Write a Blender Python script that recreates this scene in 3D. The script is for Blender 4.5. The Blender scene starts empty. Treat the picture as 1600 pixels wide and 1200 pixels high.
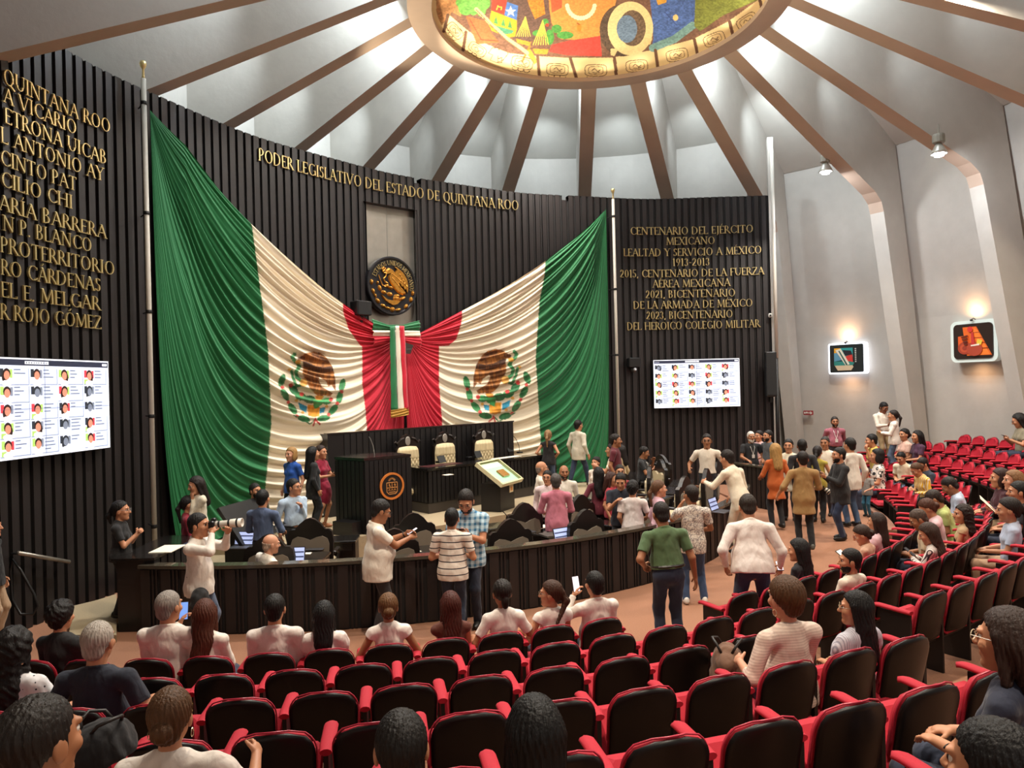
import bpy, bmesh, math, random
import numpy as np
from mathutils import Matrix, Vector
random.seed(7)
RNG = np.random.default_rng(11)
SC = bpy.context.scene
COL = SC.collection
R = math.radians
PI = math.pi

# ------------------------------------------------------------------ camera
FPX = 1150.0
CAM = np.array([-10.31, -13.96, 3.3])
YAW = math.atan2(.741, .672)
FW = np.array([math.cos(YAW), math.sin(YAW), 0.])
RT = np.array([math.sin(YAW), -math.cos(YAW), 0.])
UP = np.array([0., 0., 1.])
ROLL = .0245
CY = 602.0
cd = bpy.data.cameras.new('camera')
cam = bpy.data.objects.new('camera', cd)
COL.objects.link(cam)
cd.sensor_width = 36.0
cd.lens = 36.0 * FPX / 1600.0
cd.shift_y = (CY - 600.0) / 1600.0
cd.clip_end = 200
cd.clip_start = .05
c_, s_ = math.cos(ROLL), math.sin(ROLL)
ax = c_ * RT - s_ * UP
ay = s_ * RT + c_ * UP
az = -FW
cam.matrix_world = Matrix(((ax[0], ay[0], az[0], CAM[0]), (ax[1], ay[1], az[1], CAM[1]),
                           (ax[2], ay[2], az[2], CAM[2]), (0, 0, 0, 1)))
SC.camera = cam

def proj(P):
    P = np.asarray(P, float) - CAM
    z = P @ FW
    x = P @ RT / z * FPX
    y = -P @ UP / z * FPX
    return 800 + c_ * x + s_ * y, CY - s_ * x + c_ * y, z

def ray(px, py):
    X = px - 800.; Y = py - CY
    x = c_ * X - s_ * Y; y = s_ * X + c_ * Y
    return FW + RT * (x / FPX) - UP * (y / FPX)

def at_z(px, py, z):
    """the point at height z seen at this place of the photograph"""
    d = ray(px, py)
    return CAM + d * ((z - CAM[2]) / d[2])

def at_depth(px, py, t):
    return CAM + ray(px, py) * t

# ------------------------------------------------------------------ world, exposure
w = bpy.data.worlds.new('world'); SC.world = w; w.use_nodes = True
bg = w.node_tree.nodes['Background']
bg.inputs[0].default_value = (1.0, .93, .86, 1); bg.inputs[1].default_value = .38
vs = SC.view_settings
vs.view_transform = 'Standard'; vs.look = 'None'; vs.gamma = 1.0; vs.use_curve_mapping = False
vs.exposure = 0.0
try:
    SC.cycles.use_denoising = True
    SC.cycles.max_bounces = 8
    SC.cycles.sample_clamp_indirect = 6.0
except Exception:
    pass

OX, OY = 2.06, -3.41           # centre of the oculus
def opt(r, a, z):
    a = R(a); return (OX + r * math.cos(a), OY + r * math.sin(a), z)

WARM = (1.0, .80, .58); NEUT = (1.0, .93, .84); COOL = (.82, .93, 1.0)
def area_light(name, loc, target, size, energy, color, spread=180):
    l = bpy.data.lights.new(name, 'AREA'); l.shape = 'DISK'; l.size = size
    l.energy = energy; l.color = color; l.spread = R(spread)
    o = bpy.data.objects.new(name, l); COL.objects.link(o); o.location = loc
    d = Vector(target) - Vector(loc)
    o.rotation_euler = d.to_track_quat('-Z', 'Y').to_euler()
    return o
# rows of ceiling downlights over the arena and the audience (assumed, lights only without housings)
DOWN = [(-7.5, -14.0, 8.6), (-3.0, -16.0, 8.9), (2.5, -15.5, 9.2), (7.5, -11.5, 9.2),
        (-6.5, -8.0, 8.9), (-2.8, -9.6, 9.9), (4.6, -9.6, 10.2), (8.6, -5.2, 8.4),
        (-3.9, -3.0, 9.6), (4.0, -.3, 10.4), (-.4, -1.2, 10.4)]
for p in DOWN:
    area_light('downlight_lamp', p, (p[0] * .93, p[1] * .93 - .1, 0), .30, 265, NEUT if p[1] > -7 else (1.0, .86, .68), 140)
# cove lamps on top of the oculus ring wash the beams; small spots on its rim light the mural
for k in range(20):
    a = 18 * k
    area_light('cove_lamp', opt(4.5, a, 12.1), opt(9, a, 8.8), .25, 70 if 15 < a < 105 else 105, COOL, 170)
for k in range(14):
    a = -40 + 200 * k / 13
    area_light('mural_lamp', opt(3.35, a, 11.30), opt(1.6, a, 12.3), .10, 2.5, (1.0, .86, .62), 170)
# added second ring of unseen fill lights under the slab, evening out the beams
for k in range(20):
    a = 18 * k
    area_light('slab_fill_light', opt(7.0, a, 11.6 - .60 * (7.0 - 8.2) - 1.0), opt(11, a, 9.6), .8, 20 if 15 < a < 105 else (16 if a > 260 else 46), COOL, 120)
# added warm fill spots on the crest of the dark wall brighten the mural
for x in (-2.6, 0, 2.6):
    l = bpy.data.lights.new('mural_fill_spot', 'SPOT'); l.energy = 1050; l.color = (1.0, .84, .60); l.spot_size = R(62); l.spot_blend = .35; l.shadow_soft_size = .08
    o = bpy.data.objects.new('mural_fill_spot', l); COL.objects.link(o); o.location = (x, 1.35, 8.9)
    o.rotation_euler = (Vector((OX, OY + .8, 11.8)) - Vector(o.location)).to_track_quat('-Z', 'Y').to_euler()
# ------------------------------------------------------------------ helpers
def lin(h):
    if isinstance(h, str):
        h = h.lstrip('#'); v = [int(h[i:i + 2], 16) / 255 for i in (0, 2, 4)]
    else:
        v = [x / 255 for x in h]
    return tuple(x / 12.92 if x <= .04045 else ((x + .055) / 1.055) ** 2.4 for x in v)

MATS = {}
def mat(name, hexc, rough=.6, metal=0., noise=0., nscale=8., bump=0., bscale=30., emit=0., sheen=0., attr=None, stretch=None, spec=None, coat=0.):
    if name in MATS: return MATS[name]
    m = bpy.data.materials.new(name); m.use_nodes = True
    nt = m.node_tree; b = nt.nodes['Principled BSDF']
    c = lin(hexc)
    b.inputs['Base Color'].default_value = (*c, 1); b.inputs['Roughness'].default_value = rough
    b.inputs['Metallic'].default_value = metal
    if spec is not None: b.inputs['Specular IOR Level'].default_value = spec
    if coat: b.inputs['Coat Weight'].default_value = coat
    if sheen:
        b.inputs['Sheen Weight'].default_value = sheen; b.inputs['Sheen Roughness'].default_value = .5
    tc = None
    def coords():
        nonlocal tc
        if tc is None:
            t = nt.nodes.new('ShaderNodeTexCoord'); mp = nt.nodes.new('ShaderNodeMapping')
            nt.links.new(t.outputs['Object'], mp.inputs['Vector'])
            if stretch: mp.inputs['Scale'].default_value = stretch
            tc = mp.outputs['Vector']
        return tc
    src = None
    if attr:
        a = nt.nodes.new('ShaderNodeVertexColor'); a.layer_name = attr; src = a.outputs['Color']
        nt.links.new(src, b.inputs['Base Color'])
    if noise:
        n = nt.nodes.new('ShaderNodeTexNoise'); n.inputs['Scale'].default_value = nscale; n.inputs['Detail'].default_value = 5
        nt.links.new(coords(), n.inputs['Vector'])
        r = nt.nodes.new('ShaderNodeMapRange'); r.inputs[1].default_value = .25; r.inputs[2].default_value = .75
        r.inputs[3].default_value = 1 - noise; r.inputs[4].default_value = 1 + noise
        nt.links.new(n.outputs['Fac'], r.inputs[0])
        mx = nt.nodes.new('ShaderNodeMix'); mx.data_type = 'RGBA'; mx.blend_type = 'MULTIPLY'; mx.inputs[0].default_value = 1
        if src: nt.links.new(src, mx.inputs[6])
        else: mx.inputs[6].default_value = (*c, 1)
        nt.links.new(r.outputs[0], mx.inputs[7]); nt.links.new(mx.outputs[2], b.inputs['Base Color'])
    if bump:
        n = nt.nodes.new('ShaderNodeTexNoise'); n.inputs['Scale'].default_value = bscale; n.inputs['Detail'].default_value = 4
        nt.links.new(coords(), n.inputs['Vector'])
        bp = nt.nodes.new('ShaderNodeBump'); bp.inputs['Strength'].default_value = bump; bp.inputs['Distance'].default_value = .02
        nt.links.new(n.outputs['Fac'], bp.inputs['Height']); nt.links.new(bp.outputs[0], b.inputs['Normal'])
    if emit:
        b.inputs['Emission Strength'].default_value = emit
        if src: nt.links.new(src, b.inputs['Emission Color'])
        else: b.inputs['Emission Color'].default_value = (*c, 1)
    MATS[name] = m
    return m

class MB:
    """collects shapes, then links them as ONE mesh object"""
    def __init__(s): s.v = []; s.f = []; s.m = []; s.cur = 0; s.sm = []; s.smooth = False
    def add(s, vs, fs):
        o = len(s.v); s.v += [tuple(map(float, p)) for p in vs]
        for f in fs:
            s.f.append([o + i for i in f]); s.m.append(s.cur); s.sm.append(s.smooth)
        return s
    def box(s, c, d, rz=0, rx=0, ry=0, taper=1.0):
        M = Matrix.Translation(c) @ Matrix.Rotation(rz, 4, 'Z') @ Matrix.Rotation(ry, 4, 'Y') @ Matrix.Rotation(rx, 4, 'X')
        vs = []
        for z in (-1, 1):
            t = taper if z > 0 else 1
            for x, y in ((-1, -1), (1, -1), (1, 1), (-1, 1)):
                vs.append(M @ Vector((x * d[0] / 2 * t, y * d[1] / 2 * t, z * d[2] / 2)))
        return s.add(vs, [(3, 2, 1, 0), (4, 5, 6, 7), (0, 1, 5, 4), (1, 2, 6, 5), (2, 3, 7, 6), (3, 0, 4, 7)])
    def bbox(s, c, d, b=.01, rz=0, rx=0, ry=0):
        """box with bevelled edges (rounded in plan and chamfered)"""
        M = Matrix.Translation(c) @ Matrix.Rotation(rz, 4, 'Z') @ Matrix.Rotation(ry, 4, 'Y') @ Matrix.Rotation(rx, 4, 'X')
        hx, hy, hz = d[0] / 2, d[1] / 2, d[2] / 2; b = min(b, hx * .9, hy * .9, hz * .9)
        rings = []
        for z, k in ((-hz, 1), (-hz + b, 0), (hz - b, 0), (hz, 1)):
            x0, y0 = hx - b * k, hy - b * k; q = b * .8
            rings.append([(-x0 + q, -y0, z), (x0 - q, -y0, z), (x0, -y0 + q, z), (x0, y0 - q, z), (x0 - q, y0, z), (-x0 + q, y0, z), (-x0, y0 - q, z), (-x0, -y0 + q, z)])
        vs = [M @ Vector(p) for r in rings for p in r]
        fs = [tuple(range(7, -1, -1)), tuple(range(24, 32))]
        for k in range(3):
            for i in range(8):
                j = (i + 1) % 8; fs.append((k * 8 + i, k * 8 + j, k * 8 + 8 + j, k * 8 + 8 + i))
        return s.add(vs, fs)
    def prism(s, pts, z0, z1):
        n = len(pts)
        a = sum(pts[i][0] * pts[(i + 1) % n][1] - pts[(i + 1) % n][0] * pts[i][1] for i in range(n))
        if a < 0: pts = pts[::-1]
        vs = [(x, y, z0) for x, y in pts] + [(x, y, z1) for x, y in pts]
        return s.add(vs, [tuple(range(n))[::-1], tuple(range(n, 2 * n))] + [(i, (i + 1) % n, n + (i + 1) % n, n + i) for i in range(n)])
    def tube(s, pts, r, n=10, cap=True, closed=False):
        pts = [Vector(p) for p in pts]; N = len(pts); rr = r if isinstance(r, (list, tuple)) else [r] * N
        vs = []; prev = None
        for i, p in enumerate(pts):
            a = pts[i - 1] if (i > 0 or closed) else p; b_ = pts[(i + 1) % N] if (i < N - 1 or closed) else p
            t = (b_ - a).normalized()
            if prev is None:
                u = t.orthogonal().normalized()
            else:
                u = (prev - t * prev.dot(t)); u = u.normalized() if u.length > 1e-6 else t.orthogonal().normalized()
            prev = u; v = t.cross(u)
            for k in range(n):
                a_ = 2 * PI * k / n; vs.append(p + (u * math.cos(a_) + v * math.sin(a_)) * rr[i])
        fs = []
        for i in range(N if closed else N - 1):
            j = (i + 1) % N
            for k in range(n):
                k2 = (k + 1) % n; fs.append((i * n + k, i * n + k2, j * n + k2, j * n + k))
        if cap and not closed:
            fs.append(tuple(range(n))[::-1]); fs.append(tuple(range((N - 1) * n, N * n)))
        return s.add(vs, fs)
    def lathe(s, prof, c=(0, 0, 0), n=24, axis='Z'):
        vs = []
        for r_, z in prof:
            for k in range(n):
                a = 2 * PI * k / n; p = (r_ * math.cos(a), r_ * math.sin(a), z)
                if axis == 'Y': p = (p[0], p[2], p[1])
                if axis == 'X': p = (p[2], p[0], p[1])
                vs.append((p[0] + c[0], p[1] + c[1], p[2] + c[2]))
        fs = []
        for i in range(len(prof) - 1):
            for k in range(n):
                k2 = (k + 1) % n; fs.append((i * n + k, i * n + k2, i * n + n + k2, i * n + n + k))
        fs.append(tuple(range(n))[::-1]); fs.append(tuple(range((len(prof) - 1) * n, len(prof) * n)))
        return s.add(vs, fs)
    def grid(s, P, flip=False):
        """P[i][j] -> point"""
        n, m = len(P), len(P[0]); vs = [p for row in P for p in row]; fs = []
        for i in range(n - 1):
            for j in range(m - 1):
                q = (i * m + j, i * m + j + 1, (i + 1) * m + j + 1, (i + 1) * m + j)
                fs.append(q[::-1] if flip else q)
        return s.add(vs, fs)
    def build(s, name, mats, parent=None, smooth=False, fix=True):
        me = bpy.data.meshes.new(name); me.from_pydata(s.v, [], s.f)
        for m in (mats if isinstance(mats, (list, tuple)) else [mats]): me.materials.append(m)
        me.polygons.foreach_set('material_index', s.m)
        me.polygons.foreach_set('use_smooth', [bool(smooth or x) for x in s.sm])
        if fix:
            bm = bmesh.new(); bm.from_mesh(me); bmesh.ops.recalc_face_normals(bm, faces=bm.faces); bm.to_mesh(me); bm.free()
        me.update()
        o = bpy.data.objects.new(name, me); COL.objects.link(o)
        if parent is not None: o.parent = parent
        return o

def raw_mesh(name, V, F, mats, fm=None, smooth=True):
    """numpy quads (or tris) -> mesh datablock"""
    me = bpy.data.meshes.new(name)
    n = len(V); k = F.shape[1]; nf = len(F)
    me.vertices.add(n); me.vertices.foreach_set('co', np.ascontiguousarray(V, np.float32).ravel())
    me.loops.add(nf * k); me.loops.foreach_set('vertex_index', np.ascontiguousarray(F, np.int32).ravel())
    me.polygons.add(nf); me.polygons.foreach_set('loop_start', np.arange(0, nf * k, k, dtype=np.int32))
    for m in mats: me.materials.append(m)
    if fm is not None: me.polygons.foreach_set('material_index', np.ascontiguousarray(fm, np.int32))
    me.polygons.foreach_set('use_smooth', np.full(nf, bool(smooth)))
    me.update(calc_edges=True)
    return me

def link(name, me, parent=None):
    o = bpy.data.objects.new(name, me); COL.objects.link(o)
    if parent is not None: o.parent = parent
    return o

def tag(o, label=None, cat=None, group=None, kind=None):
    if label: o['label'] = label
    if cat: o['category'] = cat
    if group: o['group'] = group
    if kind: o['kind'] = kind
    return o

def empty(name, loc, rz=0., label=None, cat=None, group=None):
    o = bpy.data.objects.new(name, None); COL.objects.link(o); o.empty_display_size = .1
    o.location = loc; o.rotation_euler = (0, 0, rz)
    return tag(o, label, cat, group)

def struct(o): o['kind'] = 'structure'; return o

def copy_tree(o, parent=None):
    c = o.copy(); COL.objects.link(c)
    if parent is not None: c.parent = parent
    for ch in o.children: copy_tree(ch, c)
    return c

def pip(poly, x, y):
    """points inside polygon (numpy)"""
    m = np.zeros(x.shape, bool); n = len(poly)
    for i in range(n):
        x0, y0 = poly[i]; x1, y1 = poly[(i + 1) % n]
        if y0 == y1: continue
        c = ((y0 > y) != (y1 > y)) & (x < (x1 - x0) * (y - y0) / (y1 - y0) + x0); m ^= c
    return m
def seg(x, y, pts):
    """distance to a polyline"""
    d = np.full(x.shape, 1e9)
    for (x0, y0), (x1, y1) in zip(pts[:-1], pts[1:]):
        dx, dy = x1 - x0, y1 - y0; t = np.clip(((x - x0) * dx + (y - y0) * dy) / (dx * dx + dy * dy + 1e-9), 0, 1)
        d = np.minimum(d, np.hypot(x - x0 - t * dx, y - y0 - t * dy))
    return d
def vnoise(x, y, seed=0):
    """smooth value noise"""
    xi = np.floor(x).astype(int); yi = np.floor(y).astype(int); fx = x - xi; fy = y - yi
    fx = fx * fx * (3 - 2 * fx); fy = fy * fy * (3 - 2 * fy)
    def h(a, b):
        n = (a * 374761393 + b * 668265263 + seed * 974711) & 0x7fffffff
        n = ((n ^ (n >> 13)) * 1274126177) & 0x7fffffff
        return ((n ^ (n >> 16)) & 0xffff) / 65535.
    return (h(xi, yi) * (1 - fx) + h(xi + 1, yi) * fx) * (1 - fy) + (h(xi, yi + 1) * (1 - fx) + h(xi + 1, yi + 1) * fx) * fy
# ================================================================== the room
m_wood = mat('dark_wood', '#201b1b', .45, noise=.18, nscale=3, stretch=(6, 6, .6), bump=.08, bscale=20)
m_groove = mat('dark_groove', '#151313', .8)
m_white = mat('white_plaster', '#bcb8b1', .85, noise=.05, nscale=2.5, bump=.25, bscale=6)
m_slab = mat('ceiling_plaster', '#bdbab2', .9, noise=.07, nscale=1.2, bump=.25, bscale=5)
m_brown = mat('brown_paint', '#b5a191', .75, noise=.05, nscale=2)
m_carpet = mat('salmon_carpet', '#92664d', .95, noise=.14, nscale=60, bump=.25, bscale=220)
m_carpet2 = mat('beige_carpet', '#a59477', .95, noise=.14, nscale=60, bump=.25, bscale=220)
m_gold = mat('gold_letters', '#e6cf94', .34, metal=.9)
m_black = mat('black_paint', '#101011', .45)
m_steel = mat('brushed_steel', '#b3afa6', .38, metal=.85, noise=.12, nscale=3)

WC = (0., -11.); WR = 12.7
def wall_xy(a, r=WR): return (WC[0] + r * math.sin(a), WC[1] + r * math.cos(a))   # a from the axis, + to the right
WTOP = 8.72

# floor of the arena and tiers
fl = MB(); fl.prism([(-16, -22), (20, -22), (20, 9), (-16, 9)], -.3, 0.)
struct(fl.build('floor', m_carpet))
SEATC = (0., 2.8); ROW0 = 12.55; DROW = .95; RISE = .18
def ring_pts(r0, r1, z0, z1, a0, a1, n):
    """closed annular block as an MB"""
    mb = MB(); P = []
    for i in range(n + 1):
        a = a0 + (a1 - a0) * i / n; c, s = math.cos(a), math.sin(a)
        P.append([(SEATC[0] + r * c, SEATC[1] + r * s, z) for r, z in ((r0, z0), (r0, z1), (r1, z1), (r1, z0))])
    vs = [p for q in P for p in q]; fs = []
    for i in range(n):
        for k in range(4):
            fs.append((i * 4 + k, i * 4 + (k + 1) % 4, i * 4 + 4 + (k + 1) % 4, i * 4 + 4 + k))
    fs += [(0, 1, 2, 3), (n * 4 + 3, n * 4 + 2, n * 4 + 1, n * 4)]
    return mb.add(vs, fs)
for k in range(2, 10):
    r0 = ROW0 + DROW * (k - 1) - .62
    z1 = RISE * (k - 1)
    struct(ring_pts(r0, r0 + (DROW if k < 9 else 4.5), 0, z1, R(-152), R(-24), 96).build('floor_tier', m_carpet))
# the aisle floor climbs gently towards the right, and the deputies' floor is raised there
def ramp_z(th): 
    t = min(1, max(0, (th + 88) / 30)); return .20 * t * t * (3 - 2 * t)
rp = MB(); rows = []
for i in range(61):
    th = -90 + 64 * i / 60; c, s_n = math.cos(R(th)), math.sin(R(th)); rows.append([(SEATC[0] + r_ * c, SEATC[1] + r_ * s_n, z) for r_, z in ((9.32, -.02), (9.32, ramp_z(th) + .002), (11.98, ramp_z(th) + .002), (11.98, -.02))])
rp.grid(rows); struct(rp.build('floor_ramp_right', m_carpet))
ap = MB(); ap.prism([(SEATC[0] + 9.12 * math.cos(R(t)), SEATC[1] + 9.12 * math.sin(R(t))) for t in np.linspace(-84, -40, 30)] + [(5.3, -1.0), (4.8, -1.0), (3.0, -1.75), (1.0, -2.2)], 0, .25); struct(ap.build('floor_arena', m_carpet))
# low kerb in front of the right-hand rows
struct(ring_pts(11.98, 12.14, 0, .27, R(-66), R(-30), 40).build('trim_1', mat('kerb', '#8d6450', .9, noise=.1, nscale=40)))

# dark slatted wall with the niche -------------------------------------------------
NA0, NA1, NZ0, NZ1 = None, None, .5, 0
def wall_hit(px, py, r=WR):
    d = ray(px, py); ox, oy = CAM[0] - WC[0], CAM[1] - WC[1]
    a = d[0] ** 2 + d[1] ** 2; b = 2 * (ox * d[0] + oy * d[1]); c = ox * ox + oy * oy - r * r
    t = (-b + math.sqrt(b * b - 4 * a * c)) / (2 * a); p = CAM + d * t
    return math.atan2(p[0] - WC[0], p[1] - WC[1]), p[2], p
NA0 = wall_hit(569, 400)[0]; NA1 = wall_hit(653, 400)[0]; NZ1 = wall_hit(610, 322)[1]
A_L, A_R = R(-66), wall_hit(1204, 450)[0]
wm = MB(); pitch = .205; na = int((A_R - A_L) * WR / pitch)
prof_r = (WR, WR, WR + .055, WR + .055, WR + .03, WR + .03, WR + .055, WR + .055)
prof_t = (.0, .62, .66, .72, .74, .80, .82, 1.0)
for i in range(na):
    a0 = A_L + (A_R - A_L) * i / na; da = (A_R - A_L) / na
    am = a0 + da * .4
    inn = NA0 < am < NA1
    zb = NZ1 if inn else -.05
    zt = WTOP + .015 * math.sin(i * 12.9) - (.14 if i in (23, 74, 96) else 0)
    if i and False: pass
    for k in range(8):
        t0, r0 = prof_t[k], prof_r[k]
        t1, r1 = (prof_t[k + 1], prof_r[k + 1]) if k < 7 else (1.0, WR)
        x0, y0 = wall_xy(a0 + da * t0, r0); x1, y1 = wall_xy(a0 + da * t1, r1)
        wm.cur = 0 if r0 == r1 == WR or (r0 == WR + .03 and r1 == r0) else 1
        wm.add([(x0, y0, zb), (x1, y1, zb), (x1, y1, zt), (x0, y0, zt)], [(0, 1, 2, 3)])
    # top cap and back
    x0, y0 = wall_xy(a0, WR + .05); x1, y1 = wall_xy(a0 + da, WR + .05); x2, y2 = wall_xy(a0 + da, WR + .22); x3, y3 = wall_xy(a0, WR + .22)
    wm.cur = 0
    u0, v0 = wall_xy(a0, WR); u1, v1 = wall_xy(a0 + da * .62, WR); 
    wm.add([(u0, v0, zt), (u1, v1, zt), (x1, y1, zt), (x2, y2, zt), (x3, y3, zt)], [(0, 1, 2, 3, 4)])
    wm.add([(x2, y2, zb), (x3, y3, zb), (x3, y3, zt), (x2, y2, zt)], [(0, 1, 2, 3)])
wob = wm.build('wall_back', [m_wood, m_groove], fix=False); struct(wob)
# niche: jambs and steel panels
nm = MB()
def wp(a, r, z): x, y = wall_xy(a, r); return (x, y, z)
for a in (NA0, NA1):
    nm.add([wp(a, WR - .01, 0), wp(a, WR + .22, 0), wp(a, WR + .22, NZ1), wp(a, WR - .01, NZ1)], [(0, 1, 2, 3)])
nm.add([wp(NA0, WR - .01, NZ1), wp(NA1, WR - .01, NZ1), wp(NA1, WR + .22, NZ1), wp(NA0, WR + .22, NZ1)], [(0, 1, 2, 3)])
struct(nm.build('trim_2', m_black))
sp = empty('steel_panel', wp((NA0 + NA1) / 2, WR + .2, .5), 0, 'tall brushed steel panel in the niche behind the round gold emblem', 'panel')
sp_loc = Vector(sp.location)
zz = [.5, 4.3, 6.25, NZ1]
for i in range(2):
    for k in range(3):
        a0 = NA0 + (NA1 - NA0) * (i * .5) + .0004; a1 = NA0 + (NA1 - NA0) * (i * .5 + .5) - .0004
        q = MB(); rr = WR + .17
        pts = [Vector(wp(a0, rr, zz[k] + .006)), Vector(wp(a1, rr, zz[k] + .006)), Vector(wp(a1, rr, zz[k + 1] - .006)), Vector(wp(a0, rr, zz[k + 1] - .006))]
        nrm = (pts[1] - pts[0]).cross(pts[3] - pts[0]).normalized() * .02
        q.add([p - sp_loc for p in pts] + [p - sp_loc - nrm for p in pts], [(0, 1, 2, 3), (7, 6, 5, 4), (0, 1, 5, 4), (1, 2, 6, 5), (2, 3, 7, 6), (3, 0, 4, 7)])
        q.build('steel_sheet', m_steel, sp)

# ------------------------------------------------------------------ ceiling: oculus ring, beams, slab, columns
SLOPE = (10.07 - 7.6) / (8.3 - 3.45)
def beam_z(r): return 11.4 - SLOPE * (r - 4.14)
def slab_z(r): return 11.6 - .60 * (r - 8.2)
BEAMS = [189, 171, 153, 135, 117, 99, 81, 63, 44.5, 26, 8, -11, -28, -46.5, -64, -82, -100, -118, -136, -154]
rg = MB(); n = 120
prof = [(3.62, 11.40), (4.14, 11.40), (4.14, 13.9), (3.85, 13.9), (3.85, 11.62), (3.62, 11.55)]
P = [[opt(r, 360 * i / n, z) for r, z in prof] for i in range(n)]
vs_ = [p for q in P for p in q]; fs_ = []
for i in range(n):
    j = (i + 1) % n
    for k in range(6): fs_.append((i * 6 + k, i * 6 + (k + 1) % 6, j * 6 + (k + 1) % 6, j * 6 + k))
rg.add(vs_, fs_); struct(rg.build('trim_3', m_brown))
def beam(a, rk, col):
    """radial beam; with col it bends down into a tapering column"""
    mb = MB(); hw = .21
    u = Vector((math.cos(R(a)), math.sin(R(a)), 0)); t = Vector((-u.y, u.x, 0)); o = Vector((OX, OY, 0))
    if col:
        side = [(4.05, beam_z(4.05)), (rk - .25, beam_z(rk - .25)), (rk + .03, beam_z(rk) - .12), (rk + .13, beam_z(rk) - .4), (rk + .85, 4.4), (rk + 1.75, 0.0),
                (rk + 2.35, 0.0), (rk + 1.45, 6.0), (rk + .78, slab_z(rk + .78)), (4.05, slab_z(4.05))]
    else:
        side = [(4.05, beam_z(4.05)), (rk, beam_z(rk)), (rk, slab_z(rk)), (4.05, slab_z(4.05))]
    n = len(side)
    V = [o + u * r - t * hw + Vector((0, 0, z)) for r, z in side] + [o + u * r + t * hw + Vector((0, 0, z)) for r, z in side]
    mb.cur = 0
    mb.add(V, [tuple(range(n)), tuple(range(n, 2 * n))[::-1]])
    for i in range(n):
        j = (i + 1) % n
        mb.cur = 1 if i <= (2 if col else 0) else 0
        mb.add([V[i], V[j], V[n + j], V[n + i]], [(0, 1, 2, 3)])
    b = mb.build('ceiling_beam', [m_white, m_brown])
    return struct(b)
def r_out(az):
    """distance of the outer wall from the oculus axis behind the dark wall"""
    u = np.array([math.cos(R(az)), math.sin(R(az))]); p = np.array([OX - WC[0], OY - WC[1]])
    b = p @ u; c = p @ p - (WR + 1.6) ** 2
    return max(9.15, -b + math.sqrt(b * b - c)) if az > 60 else 9.15
for a in BEAMS:
    col = a in (-11, -28, -46.5, 8)
    back = 17 <= (a % 360) <= 214
    beam(a, r_out(a) if back else (9.96 if col else 14.0), col)
# sloping slab between the beams
sl = MB(); n = 80; rows = []
for i in range(n + 1):
    a = 360 * i / n
    out = r_out(a) + .05 if 12 <= a % 360 <= 214 else (10.78 if a % 360 > 300 or a % 360 < 12 else 14.)
    rows.append([opt(r, a, slab_z(r)) for r in (4.1, 6.5, out)] + [opt(out + .02, a, slab_z(out) + .5), opt(6.5, a, slab_z(6.5) + .4), opt(4.1, a, slab_z(4.1) + .4)])
sl.grid(rows); struct(sl.build('ceiling', m_slab))
# outer white wall: upright behind the dark wall, leaning outwards on the right
def outer(az):
    if az >= 10: return [(9.15, 0.), (9.15, 11.1)]
    return [(11.72 + .55, 0.), (11.9 - .35, 5.0), (10.75, 10.3)]
ow = MB(); rows = []
for az in np.linspace(214, 10.5, 80): rows.append([opt(r_out(az), az, z) for z in (0., 5.5, slab_z(r_out(az)) + .2)])
for az in np.linspace(10, -62, 44): rows.append([opt(r, az, z) for r, z in ((12.35, 0.), (11.75, 5.0), (10.74, 10.35))])
ow.grid(rows); struct(ow.build('wall_right', m_white))
# pale pier with a pipe closing the end of the dark wall
pr = MB(); x0, y0 = wall_xy(A_R + .004); x1, y1 = wall_xy(A_R + .028, WR - .02)
ang = math.atan2(y1 - y0, x1 - x0)
pr.box(((x0 + x1) / 2 + .05, (y0 + y1) / 2 + .18, 5.2), (.16, .34, 10.4), ang)
struct(pr.build('trim_4', m_white))
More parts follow.
